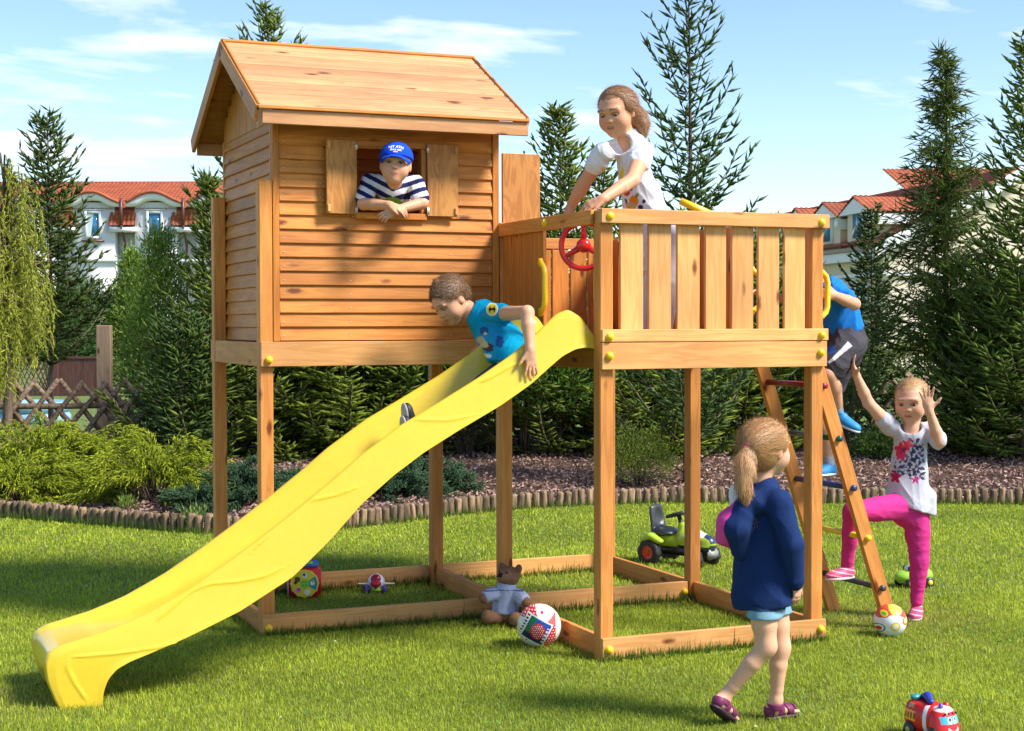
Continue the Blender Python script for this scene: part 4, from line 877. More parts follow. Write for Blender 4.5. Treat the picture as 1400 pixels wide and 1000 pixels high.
# ------------------------------------------------------------------ fences
fence = empty('rustic_fence', (0, 0, 0), label='rustic fence of crossed weathered half-round poles behind the planting bed', cat='fence')
pk = []
for k in range(3):
    L = 1.18; pts = [(-L/2, 0, 0), (-L/4, .004, .003), (0, -.003, 0), (L/4, .002, .004), (L/2, 0, 0)]; V, F, T = tube(pts, [.034, .038, .039, .037, .033], 7, flat=.8); me = np_mesh('picket', V, [F, T]); me.materials.append(M_FENCE); me.polygons.foreach_set('use_smooth', np.ones(len(me.polygons), bool)); pk.append(me)
fp = np.array([grd(-60, 16.6)[:2], grd(240, 17.2)[:2], grd(700, 18.5)[:2], grd(1150, 19.0)[:2], grd(1330, 19.2)[:2]]); fdl = np.r_[0, np.cumsum(np.linalg.norm(np.diff(fp, axis=0), axis=1))]; nF = int(fdl[-1]/.235)
for i in range(nF):
    s = i*.235; x, y = np.interp(s, fdl, fp[:, 0]), np.interp(s, fdl, fp[:, 1]); j = min(len(fp)-2, int(np.searchsorted(fdl, s, 'right')-1)); dr_ = (fp[j+1]-fp[j])/np.linalg.norm(fp[j+1]-fp[j]); nn = np.array([dr_[1], -dr_[0]])
    for sg in (-1, 1):
        o = bpy.data.objects.new('picket', pk[(i+sg) % 3]); COL.objects.link(o); o.parent = fence
        a = R_(52+random.uniform(-3, 3)); ax = Vector((dr_[0]*math.cos(a), dr_[1]*math.cos(a), sg*math.sin(a))); o.location = (x+nn[0]*.028*sg, y+nn[1]*.028*sg, .50+random.uniform(-.02, .02)); o.rotation_euler = ax.to_track_quat('X', 'Z').to_euler()
for h in (.27, .70):
    for j in range(len(fp)-1):
        tube_obj('rail', [(fp[j][0], fp[j][1], h), ((fp[j][0]+fp[j+1][0])/2, (fp[j][1]+fp[j+1][1])/2, h-.01), (fp[j+1][0], fp[j+1][1], h)], .034, M_FENCE, fence, 7)
for s in np.arange(.6, fdl[-1], 2.35):
    x, y = np.interp(s, fdl, fp[:, 0]), np.interp(s, fdl, fp[:, 1]); tube_obj('fence_post', [(x, y+.08, -.05), (x, y+.08, .9)], .045, M_FENCE, fence, 8)
b = grd(143, 17.6)
wpst = wood('weathered post', (.45, .31, .2), (.24, .15, .09))
o = board('wooden_post', (b[0], b[1], 0), (b[0], b[1], top_z(445, 143, 17.6)), .165, .1, wpst, None, upv=(LH[0], LH[1], 0), bev=.008); tag(o, 'square weathered timber post standing upright behind the rustic fence', 'post')
# far brown fence
M_BRN = wood('dark brown board', (.11, .045, .035), (.06, .025, .02), knots=False)
bf = empty('brown_fence', (0, 0, 0), label='low dark brown fence of lattice and boards across the far lawn', cat='fence')
D_ = 34.
def FP(px, z, dd=0): p = grd(px, D_+dd); return (p[0], p[1], z)
zt = top_z(489, 80, D_)
for i in range(13): x = 79+i*4.75; board('fence_board', FP(x, .02), FP(x, zt-.01), .070, .02, M_BRN, bf, upv=(LH[0], LH[1], 0))
for px in (18, 76.5, 142): board('fence_post', FP(px, 0, -.03), FP(px, zt+.02, -.03), .09, .08, M_BRN, bf, upv=(LH[0], LH[1], 0))
for z in (.04, zt): board('rail', FP(18, z, -.02), FP(142, z, -.02), .05, .03, M_BRN, bf)
for i in range(14):
    x = 18+i*6.2-14
    for sg in (-1, 1):
        a, c = (x, x+22) if sg > 0 else (x+22, x)
        zc0, zc1 = .05, zt-.02
        lo, hi = 19, 75
        def clip(a, c):
            ts = sorted([(lo-a)/(c-a), (hi-a)/(c-a)]); return max(0, ts[0]), min(1, ts[1])
        t0, t1 = clip(a, c)
        if t1-t0 > .1: board('lattice_slat', FP(a+(c-a)*t0, zc0+(zc1-zc0)*t0, .02*sg), FP(a+(c-a)*t1, zc0+(zc1-zc0)*t1, .02*sg), .022, .01, M_BRN, bf)
b = grd(45, 25)
pool = empty('paddling_pool', b, label='small light blue paddling pool on the lawn beyond the rustic fence', cat='pool')
M_POOL = plain('blue vinyl', (.22, .40, .50), .4)
for k in range(2):
    a = np.linspace(0, 2*np.pi, 28, endpoint=False); V, F, T3 = tube(np.stack([  .5*np.cos(a), .5*np.sin(a), 0*a+.08+.17*k], 1), .095, 10, closed=True); link('ring', np_mesh('ring', V, F), M_POOL, pool, smooth=True)
V, F = lathe([(.001, .2), (.46, .15)], 24); link('water', np_mesh('water', V, F), plain('pool water', (.25, .42, .48), .1), pool)

# ------------------------------------------------------------------ houses
M_TILE = wood('terracotta', (.42, .11, .05), (.27, .06, .028), knots=False, rough=.7)
M_WHT = plain('white render', (.74, .73, .70), .85, .2, bump=.1, bscale=8, var=.03)
M_WTR = plain('white trim', (.80, .80, .78), .6)
M_CRM = plain('cream render', (.72, .62, .46), .85, .2, bump=.1, bscale=8, var=.03)
M_GLS = plain('window glass', (.04, .19, .36), .08, .8); M_PIPE = plain('brown gutter', (.11, .045, .03), .4); M_CURT = plain('curtain', (.6, .72, .76), .9)
def quadbox(mb, P, th, n):
    """polygon P (list of 3-D points) extruded by th along n"""
    P = np.array(P, float); n = np.array(n, float)*th; m = len(P); V = np.vstack([P, P+n])
    F = [(i, (i+1) % m, (i+1) % m+m, i+m) for i in range(m)]
    mb.add(V, np.array(F)); 
    T = [(0, i+1, i) for i in range(1, m-1)]+[(m, m+i, m+i+1) for i in range(1, m-1)]; mb.add(V, np.array(T))
def tiles(name, parent, o, ux, uy, w_, l_, tw, tl, amp, mat, kind=True):
    """pantile surface: o origin, ux along the eaves, uy up the slope; rows of lapped S-shaped tiles as real relief"""
    ux, uy = np.array(ux, float), np.array(uy, float); nrm = np.cross(ux, uy); nrm *= np.sign(nrm[2]) if abs(nrm[2]) > 1e-3 else 1
    nc = int(round(w_/tw)); nr_ = int(round(l_/tl)); sub = 4; V = []; F = []
    xs_ = np.linspace(0, w_, nc*sub+1); 
    for r in range(nr_):
        for e, hh in ((0, .045), (1.0, .0)):
            h = amp*np.abs(np.sin(np.pi*xs_/tw))+hh
            V.append(np.array(o)+xs_[:, None]*ux+(r+e)*tl*uy+h[:, None]*nrm)
        m = len(xs_); b0 = 2*r*m
        F += [(b0+i, b0+i+1, b0+m+i+1, b0+m+i) for i in range(m-1)]
        if r: F += [(b0-m+i, b0-m+i+1, b0+i+1, b0+i) for i in range(m-1)]
    ob = link(name, np_mesh(name, np.concatenate(V), np.array(F)), mat, parent)
    ob['kind'] = 'stuff'; return ob
# white house, seen square on, 70 m away
D1 = 70.; S1 = D1/FPX; horz = 500-FPX*math.tan(-PIT)*-1
def frame(D):
    c = at(700, 500, d=D); c = np.array([CAM[0]+FH[0]*D, CAM[1]+FH[1]*D, 0.]); return c
def loc_uz(px, py, D):
    p = at(px, py, d=D); v = p-frame(D); return v[:2]@LH, p[2]
hw = empty('white_house', frame(D1), rz=-YAW, label='white terraced house with a red tiled roof, eyebrow dormers and blue window panes', cat='house')
L = lambda px, py, v=0: (loc_uz(px, py, D1)[0], v, loc_uz(px, py, D1)[1])
mb = MB(); x0, zt = L(-40, 300)[0], L(100, 283)[2]; x1 = L(640, 300)[0]
mb.box(((x0+x1)/2, 4.6, zt/2), (x1-x0, 8.6, zt)); mb.build('wall', M_WHT, hw)
ridge = loc_uz(100, 252, D1+4.2)[1]; eave = L(100, 289)[2]
tiles('roof', hw, (x0-.3, -.55, eave), (1, 0, 0), unit(np.array([0, 4.6, ridge-eave])), x1-x0+.6, math.hypot(4.6, ridge-eave), .19, .36, .05, M_TILE)
mb = MB(); mb.tube([(x0-.3, 4.05, ridge+.0), (x1+.3, 4.05, ridge+.0)], .09, 8); mb.build('ridge_tiles', M_TILE, hw)
quad = MB(); quadbox(quad, [(x0, 4.1, ridge-.05), (x1, 4.1, ridge-.05), (x1, 9.2, eave), (x0, 9.2, eave)], .1, (0, 0, -1)); quad.build('rear_roof', M_TILE, hw)
zp = lambda x, y: (60+x/5.385, 220+y/5.385)
for q in range(-1, 6):
    ox = 83.6*q
    bay = MB(); pl = zp(245, 0)[0]+ox; pr = zp(548, 0)[0]+ox
    xl, xr = L(pl, 300)[0], L(pr, 300)[0]; zb = 0; ztp = L(0, 279)[2]
    bay.box(((xl+xr)/2, -.05, ztp/2), (xr-xl, .9, ztp)); bay.build('dormer_bay', M_WHT, hw)
    eb = MB(); top = [(255, 262), (300, 262), (345, 244), (420, 244), (470, 262), (530, 300), (592, 322), (592, 348)]; bot = [(500, 348), (490, 318), (445, 300), (300, 300), (270, 320)]
    top = [(190, 348), (190, 322), (225, 300), (290, 262)]+top[2:]; bot = [(500, 348), (490, 318), (445, 300), (320, 300), (285, 318), (275, 348)]
    P = [L(zp(x, 0)[0]+ox, zp(0, y)[1], -.75) for x, y in top+bot]
    V = np.array(P); m = len(P); top_n = len(top)
    # strip between upper and lower outline, with depth
    up = spl([(p[0], p[2]) for p in P[1:top_n-1]], 24); lo = spl([(p[0], p[2]) for p in P[top_n:]][::-1]+[], 24)
    lo = np.vstack([[P[0][0], P[0][2]], lo, [P[top_n-1][0], P[top_n-1][2]]]); lo = spl(lo, 24)
    VV = np.vstack([np.c_[up[:, 0], np.full(24, -.75), up[:, 1]], np.c_[lo[:, 0], np.full(24, -.75), lo[:, 1]], np.c_[up[:, 0], np.full(24, .6), up[:, 1]], np.c_[lo[:, 0], np.full(24, .6), lo[:, 1]]])
    FF = [(i, 24+i, 25+i, i+1) for i in range(23)]+[(i, i+1, 49+i, 48+i) for i in range(23)]+[(24+i, 72+i, 73+i, 25+i) for i in range(23)]
    link('eyebrow_gable', np_mesh('eb', VV, np.array(FF)), M_WTR, hw)
    vr = [(p[0], -.8, p[1]+.03) for p in up]; tube_obj('verge_tiles', vr, .075, M_TILE, hw, 8, off=(0, 0, 0))
    # the dormer's own little roof running back into the slope
    VV = np.vstack([np.c_[up[:, 0], np.full(24, -.72), up[:, 1]+.02], np.c_[up[:, 0], np.full(24, 2.6), up[:, 1]+.02]]); link('dormer_roof', np_mesh('dr', VV, np.array([(i, i+1, 25+i, 24+i) for i in range(23)])), M_TILE, hw)
    # window
    a = L(zp(330, 0)[0]+ox, zp(0, 378)[1]); c = L(zp(452, 0)[0]+ox, zp(0, 580)[1]); cx, cz = (a[0]+c[0])/2, (a[2]+c[2])/2; ww, wh = c[0]-a[0], a[2]-c[2]
    f = MB(); t_ = .11
    for s in (-1, 1): f.box((cx+s*(ww/2-t_/2), -.53, cz), (t_, .10, wh)); f.box((cx, -.53, cz+s*(wh/2-t_/2)), (ww-2*t_, .10, t_))
    wn = f.build('window', M_WTR, hw); g_ = MB(); g_.box((cx, -.515, cz), (ww-2*t_, .03, wh-2*t_)); g_.build('pane', M_GLS, wn)
    if q in (0, 2): cu_ = MB(); V_ = [(cx-ww*.38, -.54, cz+wh*.40), (cx+ww*.04, -.54, cz+wh*.40), (cx-ww*.12, -.54, cz-wh*.40), (cx-ww*.38, -.54, cz-wh*.40)]; quadbox(cu_, V_, .01, (0, 1, 0)); cu_.build('curtain', M_CURT, wn)
    s_ = MB(); s_.box((cx, -.56, c[2]-.10), (ww+.25, .22, .07)); s_.build('sill', M_PIPE, wn); s_ = MB(); s_.box((cx, -.54, a[2]+.05), (ww+.2, .10, .05)); s_.build('lintel', M_WHT, wn)
    # tiled skirt between the bays
    a = L(zp(548, 0)[0]+ox, zp(0, 350)[1]); c = L(zp(682, 0)[0]+ox, zp(0, 440)[1]); s_ = MB(); s_.box(((a[0]+c[0])/2, .28, (a[2]+c[2])/2), (c[0]-a[0], .05, a[2]-c[2])); s_.build('recess_panel', plain('dark recess', (.16, .07, .05), .7), hw)
    cc_ = L(zp(615, 0)[0]+ox, zp(0, 450)[1]); e0 = L(zp(512, 0)[0]+ox, zp(0, 488)[1])
    tiles('skirt_roof', hw, (e0[0], -.75, e0[2]), (1, 0, 0), unit(np.array([0, .8, 1.5])), (705-512)/5.385*S1, .95, .19, .3, .05, M_TILE)
    s_ = MB(); s_.box((cc_[0], -.3, e0[2]-.16), (((705-515)/5.385)*S1, .95, .2)); s_.build('cornice', M_WTR, hw)
    p = L(zp(608, 0)[0]+ox, 300)[0]; mb = MB(); mb.tube([(p, -.85, e0[2]), (p, -.1, e0[2]-.8), (p, -.1, .1)], .055, 8); mb.tube([(p, -.8, cc_[2]+1.0), (p, -.8, e0[2])], .07, 8); mb.build('downpipe', M_PIPE, hw)
mb = MB(); zc = L(0, zp(0, 745)[1])[2]; mb.box(((x0+x1)/2, -.52, zc), (x1-x0, .16, .12)); mb.build('string_course', M_WTR, hw)

# cream house: its row of dormers runs away from us, a tiled lean-to roof and gable end face us
D2 = 54.
cf = frame(D2); hc = empty('cream_house', cf, rz=-YAW, label='cream house with red tiled roofs and a receding row of white-edged dormers', cat='house')
def Q(px, py, dd=0): p = at(px, py, d=D2+dd); v = p-cf; return (v[:2]@LH, v[:2]@FH, p[2])
def poly(name, P, th, n, mat, parent=hc): m = MB(); quadbox(m, P, th, n); return m.build(name, mat, parent)
fd = unit(np.array([-.17, .985, 0])); fn = np.array([-.985, -.17, 0])    # along the facade / its outward normal
A0 = np.array(Q(1208, 300)); A0[2] = 0
zE = Q(1208, 331)[2]; zR = Q(1262, 264)[2]; zF = Q(1230, 288)[2]
def FPt(u, v, z): p = A0+fd*u-fn*v; return np.array([p[0], p[1], z])
poly('wall', [FPt(0, 0, 0), FPt(26, 0, 0), FPt(26, 0, zE), FPt(0, 0, zE)], 8.0, -fn, M_CRM)
# gable end wall facing us
poly('gable_wall', [FPt(-.02, 0, 0), FPt(-.02, 7.8, 0), FPt(-.02, 7.8, zE+2.6), FPt(-.02, 4.2, zE+2.1), FPt(-.02, 0, zE)], .2, (0, 1, 0), M_CRM)
su = unit(np.array([-fn[0]*4.2, -fn[1]*4.2, 2.15]))
tiles('roof', hc, FPt(-.35, -.45, zE-.1), fd, su, 26.5, 6.0, .2, .36, .05, M_TILE)
poly('verge_board', [FPt(-.38, -.45, zE-.12), FPt(-.38, 5.2, zE+2.72), FPt(-.38, 5.2, zE+2.27), FPt(-.38, -.45, zE-.55)], .2, (0, 1, 0), M_WTR)
poly('gutter', [FPt(-.36, -.5, zE-.12), FPt(26, -.5, zE-.12), FPt(26, -.5, zE-.26), FPt(-.36, -.5, zE-.26)], .12, -fn, M_PIPE)
poly('eave_board', [FPt(-.34, -.42, zE-.27), FPt(26, -.42, zE-.27), FPt(26, -.42, zE-.6), FPt(-.34, -.42, zE-.6)], .4, -fn, M_WTR)
for q in range(7):
    u0 = .6+q*3.0; uc = u0+1.15; w2 = 1.15; vF = -.15; zb = zE-.1; zt_ = zF+.05; zr_ = zR-.02
    poly('dormer', [FPt(uc-w2, vF, zb), FPt(uc+w2, vF, zb), FPt(uc+w2, vF, zt_), FPt(uc-w2, vF, zt_)], 5.2, -fn, M_CRM)
    poly('dormer_gable', [FPt(uc-w2-.35, vF-.25, zt_-.05), FPt(uc+w2+.35, vF-.25, zt_-.05), FPt(uc, vF-.25, zr_-.05)], .25, -fn, M_WTR)
    for sg in (-1, 1):
        e = FPt(uc+sg*(w2+.42), vF-.3, zt_-.12); up_ = unit(FPt(uc, vF-.3, zr_)-e); Lr = np.linalg.norm(FPt(uc, vF-.3, zr_)-e)
        tiles('dormer_roof', hc, e, -fn, up_, 5.6, Lr, .2, .3, .05, M_TILE)
    poly('fascia', [FPt(uc-w2-.40, vF-.28, zt_-.14), FPt(uc-w2-.40, 5.2, zt_-.14), FPt(uc-w2-.40, 5.2, zt_-.5), FPt(uc-w2-.40, vF-.28, zt_-.5)], .3, fd, M_WTR)
    m_ = MB(); c_ = FPt(uc, vF-.02, (zb+zt_)/2+.25); rot = Matrix((fd, -np.array(fn), (0, 0, 1))).transposed(); m_.box(c_, (1.0, .16, 1.25), rot); wn = m_.build('window', M_WTR, hc); m_ = MB(); m_.box(c_+fn*.07, (.8, .06, 1.05), rot); m_.build('pane', M_GLS, wn)
    m_ = MB(); m_.box(FPt(uc, -.02, zE-1.9), (1.0, .16, 1.2), rot); wn = m_.build('window', M_WTR, hc); m_ = MB(); m_.box(FPt(uc, -.1, zE-1.9), (.8, .05, 1.0), rot); m_.build('pane', M_GLS, wn); m_ = MB(); m_.box(FPt(uc, -.1, zE-2.6), (1.2, .3, .08), rot); m_.build('sill', M_PIPE, wn)
    if q % 2 == 0:
        p0, p1, p2, p3 = FPt(u0-.25, -.55, zE-.2), FPt(u0-.25, -.5, zE-.5), FPt(u0-.25, -.1, zE-.9), FPt(u0-.25, -.1, 0); m_ = MB(); m_.tube([p0, p1, p2, p3], .06, 8); m_.build('downpipe', M_PIPE, hc)
zs = Q(1240, 372)[2]; poly('string_course', [FPt(-.06, -.06, zs), FPt(-.06, 7.9, zs), FPt(-.06, 7.9, zs-.12), FPt(-.06, -.06, zs-.12)], .08, (0, -1, 0), M_WTR); poly('string_course', [FPt(0, -.05, zs), FPt(26, -.05, zs), FPt(26, -.05, zs-.12), FPt(0, -.05, zs-.12)], .08, fn, M_WTR)
# a further red roof behind it to the right
hr = empty('far_house', frame(70), rz=-YAW, label='house with a red roof half hidden behind the larch', cat='house')
def Q3(px, py, dd=0): p = at(px, py, d=70+dd); v = p-frame(70); return np.array((v[:2]@LH, v[:2]@FH, p[2]))
a, b_, c = Q3(1235, 262), Q3(1300, 240, 3.5), Q3(1400, 240, 3.5); mm = MB(); quadbox(mm, [(a[0], -1, 0), (c[0], -1, 0), (c[0], -1, a[2]), (a[0], -1, a[2])], 8, (0, 1, 0)); mm.build('wall', M_CRM, hr)
tiles('roof', hr, (a[0]-.3, -1.4, a[2]-.1), (1, 0, 0), unit(np.array([0, 4.4, b_[2]-a[2]+.3])), c[0]-a[0]+.5, 4.6, .2, .36, .05, M_TILE)
# ------------------------------------------------------------------ figures: smooth implicit bodies turned into meshes
def nrm(v): v = np.array(v, float); return v/(np.linalg.norm(v)+1e-12)
class SDF:
    def __init__(s, h=.0045): s.pr = []; s.h = h
    def cone(s, a, b, ra, rb, k=.02, flat=None, op='add'):
        s.pr.append(('c', np.array(a, float), np.array(b, float), ra, rb, k, flat, op)); return s
    def chain(s, pts, rads, k=.02, flat=None, op='add'):
        for i in range(len(pts)-1): s.cone(pts[i], pts[i+1], rads[i], rads[i+1], k if i == 0 else min(k, .007), flat, op)
        return s
    def ell(s, c, R, rad, k=.02, op='add'):
        s.pr.append(('e', np.array(c, float), np.array(R, float), np.array(rad, float), None, k, None, op)); return s
    def plane(s, p, n, k=.004, op='cut'):   # removes the side the normal points to
        s.pr.append(('p', np.array(p, float), nrm(n), None, None, k, None, op)); return s
    def mesh(s):
        h = s.h; lo = np.full(3, 1e9); hi = -lo
        for t, a, b, r1, r2, k, fl, op in s.pr:
            if op != 'add': continue
            if t == 'c': m = max(r1, r2)+.01; lo = np.minimum(lo, np.minimum(a, b)-m); hi = np.maximum(hi, np.maximum(a, b)+m)
            elif t == 'e': e = np.abs(b)@r1+.01; lo = np.minimum(lo, a-e); hi = np.maximum(hi, a+e)
        lo -= 2*h; hi += 2*h; n = np.ceil((hi-lo)/h).astype(int)+1
        D = np.full(n, .05, np.float32); ax = [lo[i]+h*np.arange(n[i]) for i in range(3)]
        for t, a, b, r1, r2, k, fl, op in s.pr:
            mg = k+.025
            if t == 'p': s0 = [0, 0, 0]; s1 = list(n)
            elif t == 'c': m = max(r1, r2)+mg; l_ = np.minimum(a, b)-m; h_ = np.maximum(a, b)+m
            else: e = np.abs(b)@r1+mg; l_ = a-e; h_ = a+e
            if t != 'p':
                s0 = np.maximum(0, np.floor((l_-lo)/h).astype(int)); s1 = np.minimum(n, np.ceil((h_-lo)/h).astype(int)+1)
                if (s1 <= s0).any(): continue
            X = ax[0][s0[0]:s1[0]][:, None, None]; Y = ax[1][s0[1]:s1[1]][None, :, None]; Z = ax[2][s0[2]:s1[2]][None, None, :]
            sl = (slice(s0[0], s1[0]), slice(s0[1], s1[1]), slice(s0[2], s1[2]))
            if t == 'c':
                px, py, pz = X-a[0], Y-a[1], Z-a[2]; ab = b-a
                if fl is not None:
                    nn, sc = nrm(fl[0]), 1/fl[1]-1; q = (px*nn[0]+py*nn[1]+pz*nn[2])*sc; px, py, pz = px+q*nn[0], py+q*nn[1], pz+q*nn[2]; ab = ab+nn*(ab@nn)*sc
                tt = np.clip((px*ab[0]+py*ab[1]+pz*ab[2])/max(ab@ab, 1e-9), 0, 1)
                d = np.sqrt((px-ab[0]*tt)**2+(py-ab[1]*tt)**2+(pz-ab[2]*tt)**2)-(r1+(r2-r1)*tt)
                if fl is not None: d = d*min(1, fl[1]*1.3)
            elif t == 'e':
                px, py, pz = X-a[0], Y-a[1], Z-a[2]; q = [(px*b[0, i]+py*b[1, i]+pz*b[2, i]) for i in range(3)]
                k0 = np.sqrt(sum((q[i]/r1[i])**2 for i in range(3))); k1 = np.sqrt(sum((q[i]/r1[i]**2)**2 for i in range(3)))+1e-9; d = k0*(k0-1)/k1
            else: d = (X-a[0])*b[0]+(Y-a[1])*b[1]+(Z-a[2])*b[2]
            A = D[sl]
            if op == 'add': hh = np.maximum(k-np.abs(A-d), 0)/max(k, 1e-6); D[sl] = np.minimum(A, d)-hh*hh*k/4
            else:
                if op == 'sub': d = -d
                hh = np.maximum(k-np.abs(A-d), 0)/max(k, 1e-6); D[sl] = np.maximum(A, d)+hh*hh*k/4
        I = D < 0
        c = [I[i:n[0]-1+i, j:n[1]-1+j, l:n[2]-1+l] for i in (0, 1) for j in (0, 1) for l in (0, 1)]
        cnt = sum(x.astype(np.int8) for x in c); act = (cnt > 0) & (cnt < 8); ijk = np.argwhere(act); idx = np.full(act.shape, -1, np.int32); idx[act] = np.arange(len(ijk))
        acc = np.zeros((len(ijk), 3)); num = np.zeros(len(ijk)); cor = [(i, j, l) for i in (0, 1) for j in (0, 1) for l in (0, 1)]
        for p in range(8):
            for q in range(p+1, 8):
                if sum(abs(cor[p][i]-cor[q][i]) for i in range(3)) != 1: continue
                P = ijk+cor[p]; Qx = ijk+cor[q]; dp = D[P[:, 0], P[:, 1], P[:, 2]]; dq = D[Qx[:, 0], Qx[:, 1], Qx[:, 2]]; m = (dp < 0) != (dq < 0)
                tt = np.where(m, dp/(dp-dq+1e-12), 0)[:, None]; acc += np.where(m[:, None], P+(Qx-P)*tt, 0); num += m
        V = acc/num[:, None]*h+lo; F = []
        for a_ in range(3):
            b_, c_ = (a_+1) % 3, (a_+2) % 3; s1 = [slice(None)]*3; s2 = [slice(None)]*3; s1[a_] = slice(0, -1); s2[a_] = slice(1, None)
            E1, E2 = I[tuple(s1)], I[tuple(s2)]; ed = np.argwhere(E1 != E2); 
            ok = (ed[:, b_] > 0) & (ed[:, c_] > 0) & (ed[:, b_] < n[b_]-1) & (ed[:, c_] < n[c_]-1); ed = ed[ok]
            o = [ed.copy() for _ in range(4)]; o[1][:, b_] -= 1; o[2][:, b_] -= 1; o[2][:, c_] -= 1; o[3][:, c_] -= 1
            f = np.stack([idx[x[:, 0], x[:, 1], x[:, 2]] for x in o], 1); fl_ = E1[ed[:, 0], ed[:, 1], ed[:, 2]]; f[~fl_] = f[~fl_][:, ::-1]; F.append(f)
        F = np.concatenate(F); F = F[(F >= 0).all(1)]
        # gentle relaxation
        for _ in range(2):
            S_ = np.zeros_like(V); c_ = np.zeros(len(V))
            for k_ in range(4): 
                np.add.at(S_, F[:, k_], V[F[:, (k_+1) % 4]]); np.add.at(c_, F[:, k_], 1)
            V = V*.55+.45*S_/np.maximum(c_, 1)[:, None]
        return V, F
def vnormals(V, F):
    n = np.cross(V[F[:, 2]]-V[F[:, 0]], V[F[:, 3]]-V[F[:, 1]]); N_ = np.zeros_like(V)
    for k in range(4): np.add.at(N_, F[:, k], n)
    return unit(N_)
def folds(V, F, amp, freq=22, dirv=(0, 0, 1), seed=0, sharp=1.0):
    """cloth folds pressed into the surface"""
    r = np.random.default_rng(seed); n = vnormals(V, F); d = nrm(dirv); w_ = np.zeros(len(V)); 
    for o in range(4):
        q = nrm(r.normal(size=3)*.9+0*d); q = nrm(q-d*(q@d)*(.75)); f = freq*(1+.7*o); wp = .35*np.sin(V@nrm(r.normal(size=3))*f*.6+r.uniform(0, 6)); s = np.sin(V@q*f+wp*4+r.uniform(0, 6)); w_ += (1-np.abs(s)**.7*1.6)*(.6**o)
    return V+n*(amp*w_*.5)[:, None]
def fig_mesh(name, sdf, mat, parent, col, fold=0, freq=22, seed=0, dirv=(0, 0, 1)):
    V, F = sdf.mesh()
    if not len(F): print('EMPTY', name, parent.name if parent else ''); return None
    if fold: V = folds(V, F, fold, freq, dirv, seed)
    c = col(V) if callable(col) else np.tile(np.array(col, float), (len(V), 1)); off = np.array(pworld(parent)) if parent else 0
    return link(name, np_mesh(name, V-off, F, c), mat, parent, smooth=True)
M_SKIN = vcol('skin', .5, .35, sss=.12, bump=.12, bscale=350); M_CLOTH = vcol('cotton', .88, .15, bump=.5, bscale=900, var=.05); M_DENIM = vcol('denim', .9, .15, bump=.8, bscale=1200, var=.15)
M_HAIR = vcol('hair', .42, .45, bump=.3, bscale=600); M_SHOE = vcol('shoe', .55, .4, bump=.2, bscale=300); M_EYE = vcol('eye', .12, .6)
def headframe(f, up=(0, 0, 1)):
    f = nrm(f); u = np.array(up, float); u = nrm(u-f*(u@f)); r = np.cross(f, u); return np.stack([r, f, u], 1)   # columns: right, forward, up
SK = np.array((.66, .375, .25))
def head(B, c, R, H, jaw=1.0):
    """adds a child's head to the body"""
    w = lambda p: np.array(c)+R@(np.array(p, float)*H)
    E = lambda p, r, k=.03, op='add': B.ell(w(p), R, np.array(r)*H, k*H/.2, op)
    E((0, -.07, .12), (.375, .45, .385), .03); E((0, .10, -.17), (.285*jaw, .285, .33), .04); E((0, .255, -.395), (.10, .09, .085), .03)
    for s in (-1, 1):
        E((s*.185, .20, -.17), (.125, .13, .13), .03); E((s*.155, .405, .015), (.080, .065, .036), .010, 'sub'); E((s*.365, -.03, -.045), (.035, .075, .115), .008)
        E((s*.15, .36, .115), (.11, .05, .03), .02)
    B.cone(w((0, .365, .02)), w((0, .42, -.105)), .028*H, .045*H, .012); E((.04, .40, -.115), (.035, .035, .028), .01); E((-.04, .40, -.115), (.035, .035, .028), .01)
    E((0, .345, -.235), (.085, .045, .020), .012); E((0, .335, -.285), (.07, .045, .022), .012)
    return w
def face_col(V, c, R, H, skin, brow=(.12, .065, .035), lip=(.54, .225, .155), scalp=None):
    L = (V-np.array(c))@R/H; col = np.tile(np.array(skin, float), (len(V), 1)); near = (np.abs(L).max(1) < .62)
    ch = np.exp(-(((np.abs(L[:, 0])-.2)/.11)**2+((L[:, 2]+.14)/.10)**2))*(L[:, 1] > .1)*near; col = col*(1-ch[:, None]*.35)+np.array((.70, .27, .18))*ch[:, None]*.35
    lp = (np.abs(L[:, 0]) < .092) & (np.abs(L[:, 2]+.26+.25*np.abs(L[:, 0])*0) < .05*(1-(L[:, 0]/.1)**2)+.004) & (L[:, 1] > .28) & near; col[lp] = lip
    ml_ = (np.abs(L[:, 0]) < .08) & (np.abs(L[:, 2]+.26) < .009) & (L[:, 1] > .28) & near; col[ml_] = np.array(lip)*.35
    bx = np.abs(L[:, 0]); br_ = (bx > .065) & (bx < .255) & (np.abs(L[:, 2]-(.135-.6*(bx-.15)**2)) < .02) & (L[:, 1] > .15) & near; col[br_] = col[br_]*.35+np.array(brow)*.65
    lid = (((bx-.155)/.088)**2+((L[:, 2]-.022)/.05)**2 < 1) & (L[:, 1] > .2) & near; col[lid] = col[lid]*.45+np.array((.10, .05, .03))*.55
    hl_ = near & ((L[:, 2]-.33-.012*np.sin(L[:, 0]*40) > 0) | (L[:, 1] < -.12) & (L[:, 2] > -.2)) & (L[:, 2] > -.25) & (np.linalg.norm(L*np.array([1, .8, 1]), axis=1) < .62)
    if scalp is not None: col[hl_] = scalp
    ns = (((bx-.035)/.017)**2+((L[:, 2]+.145)/.012)**2 < 1) & (L[:, 1] > .33) & near; col[ns] = np.array(skin)*.25
    return col
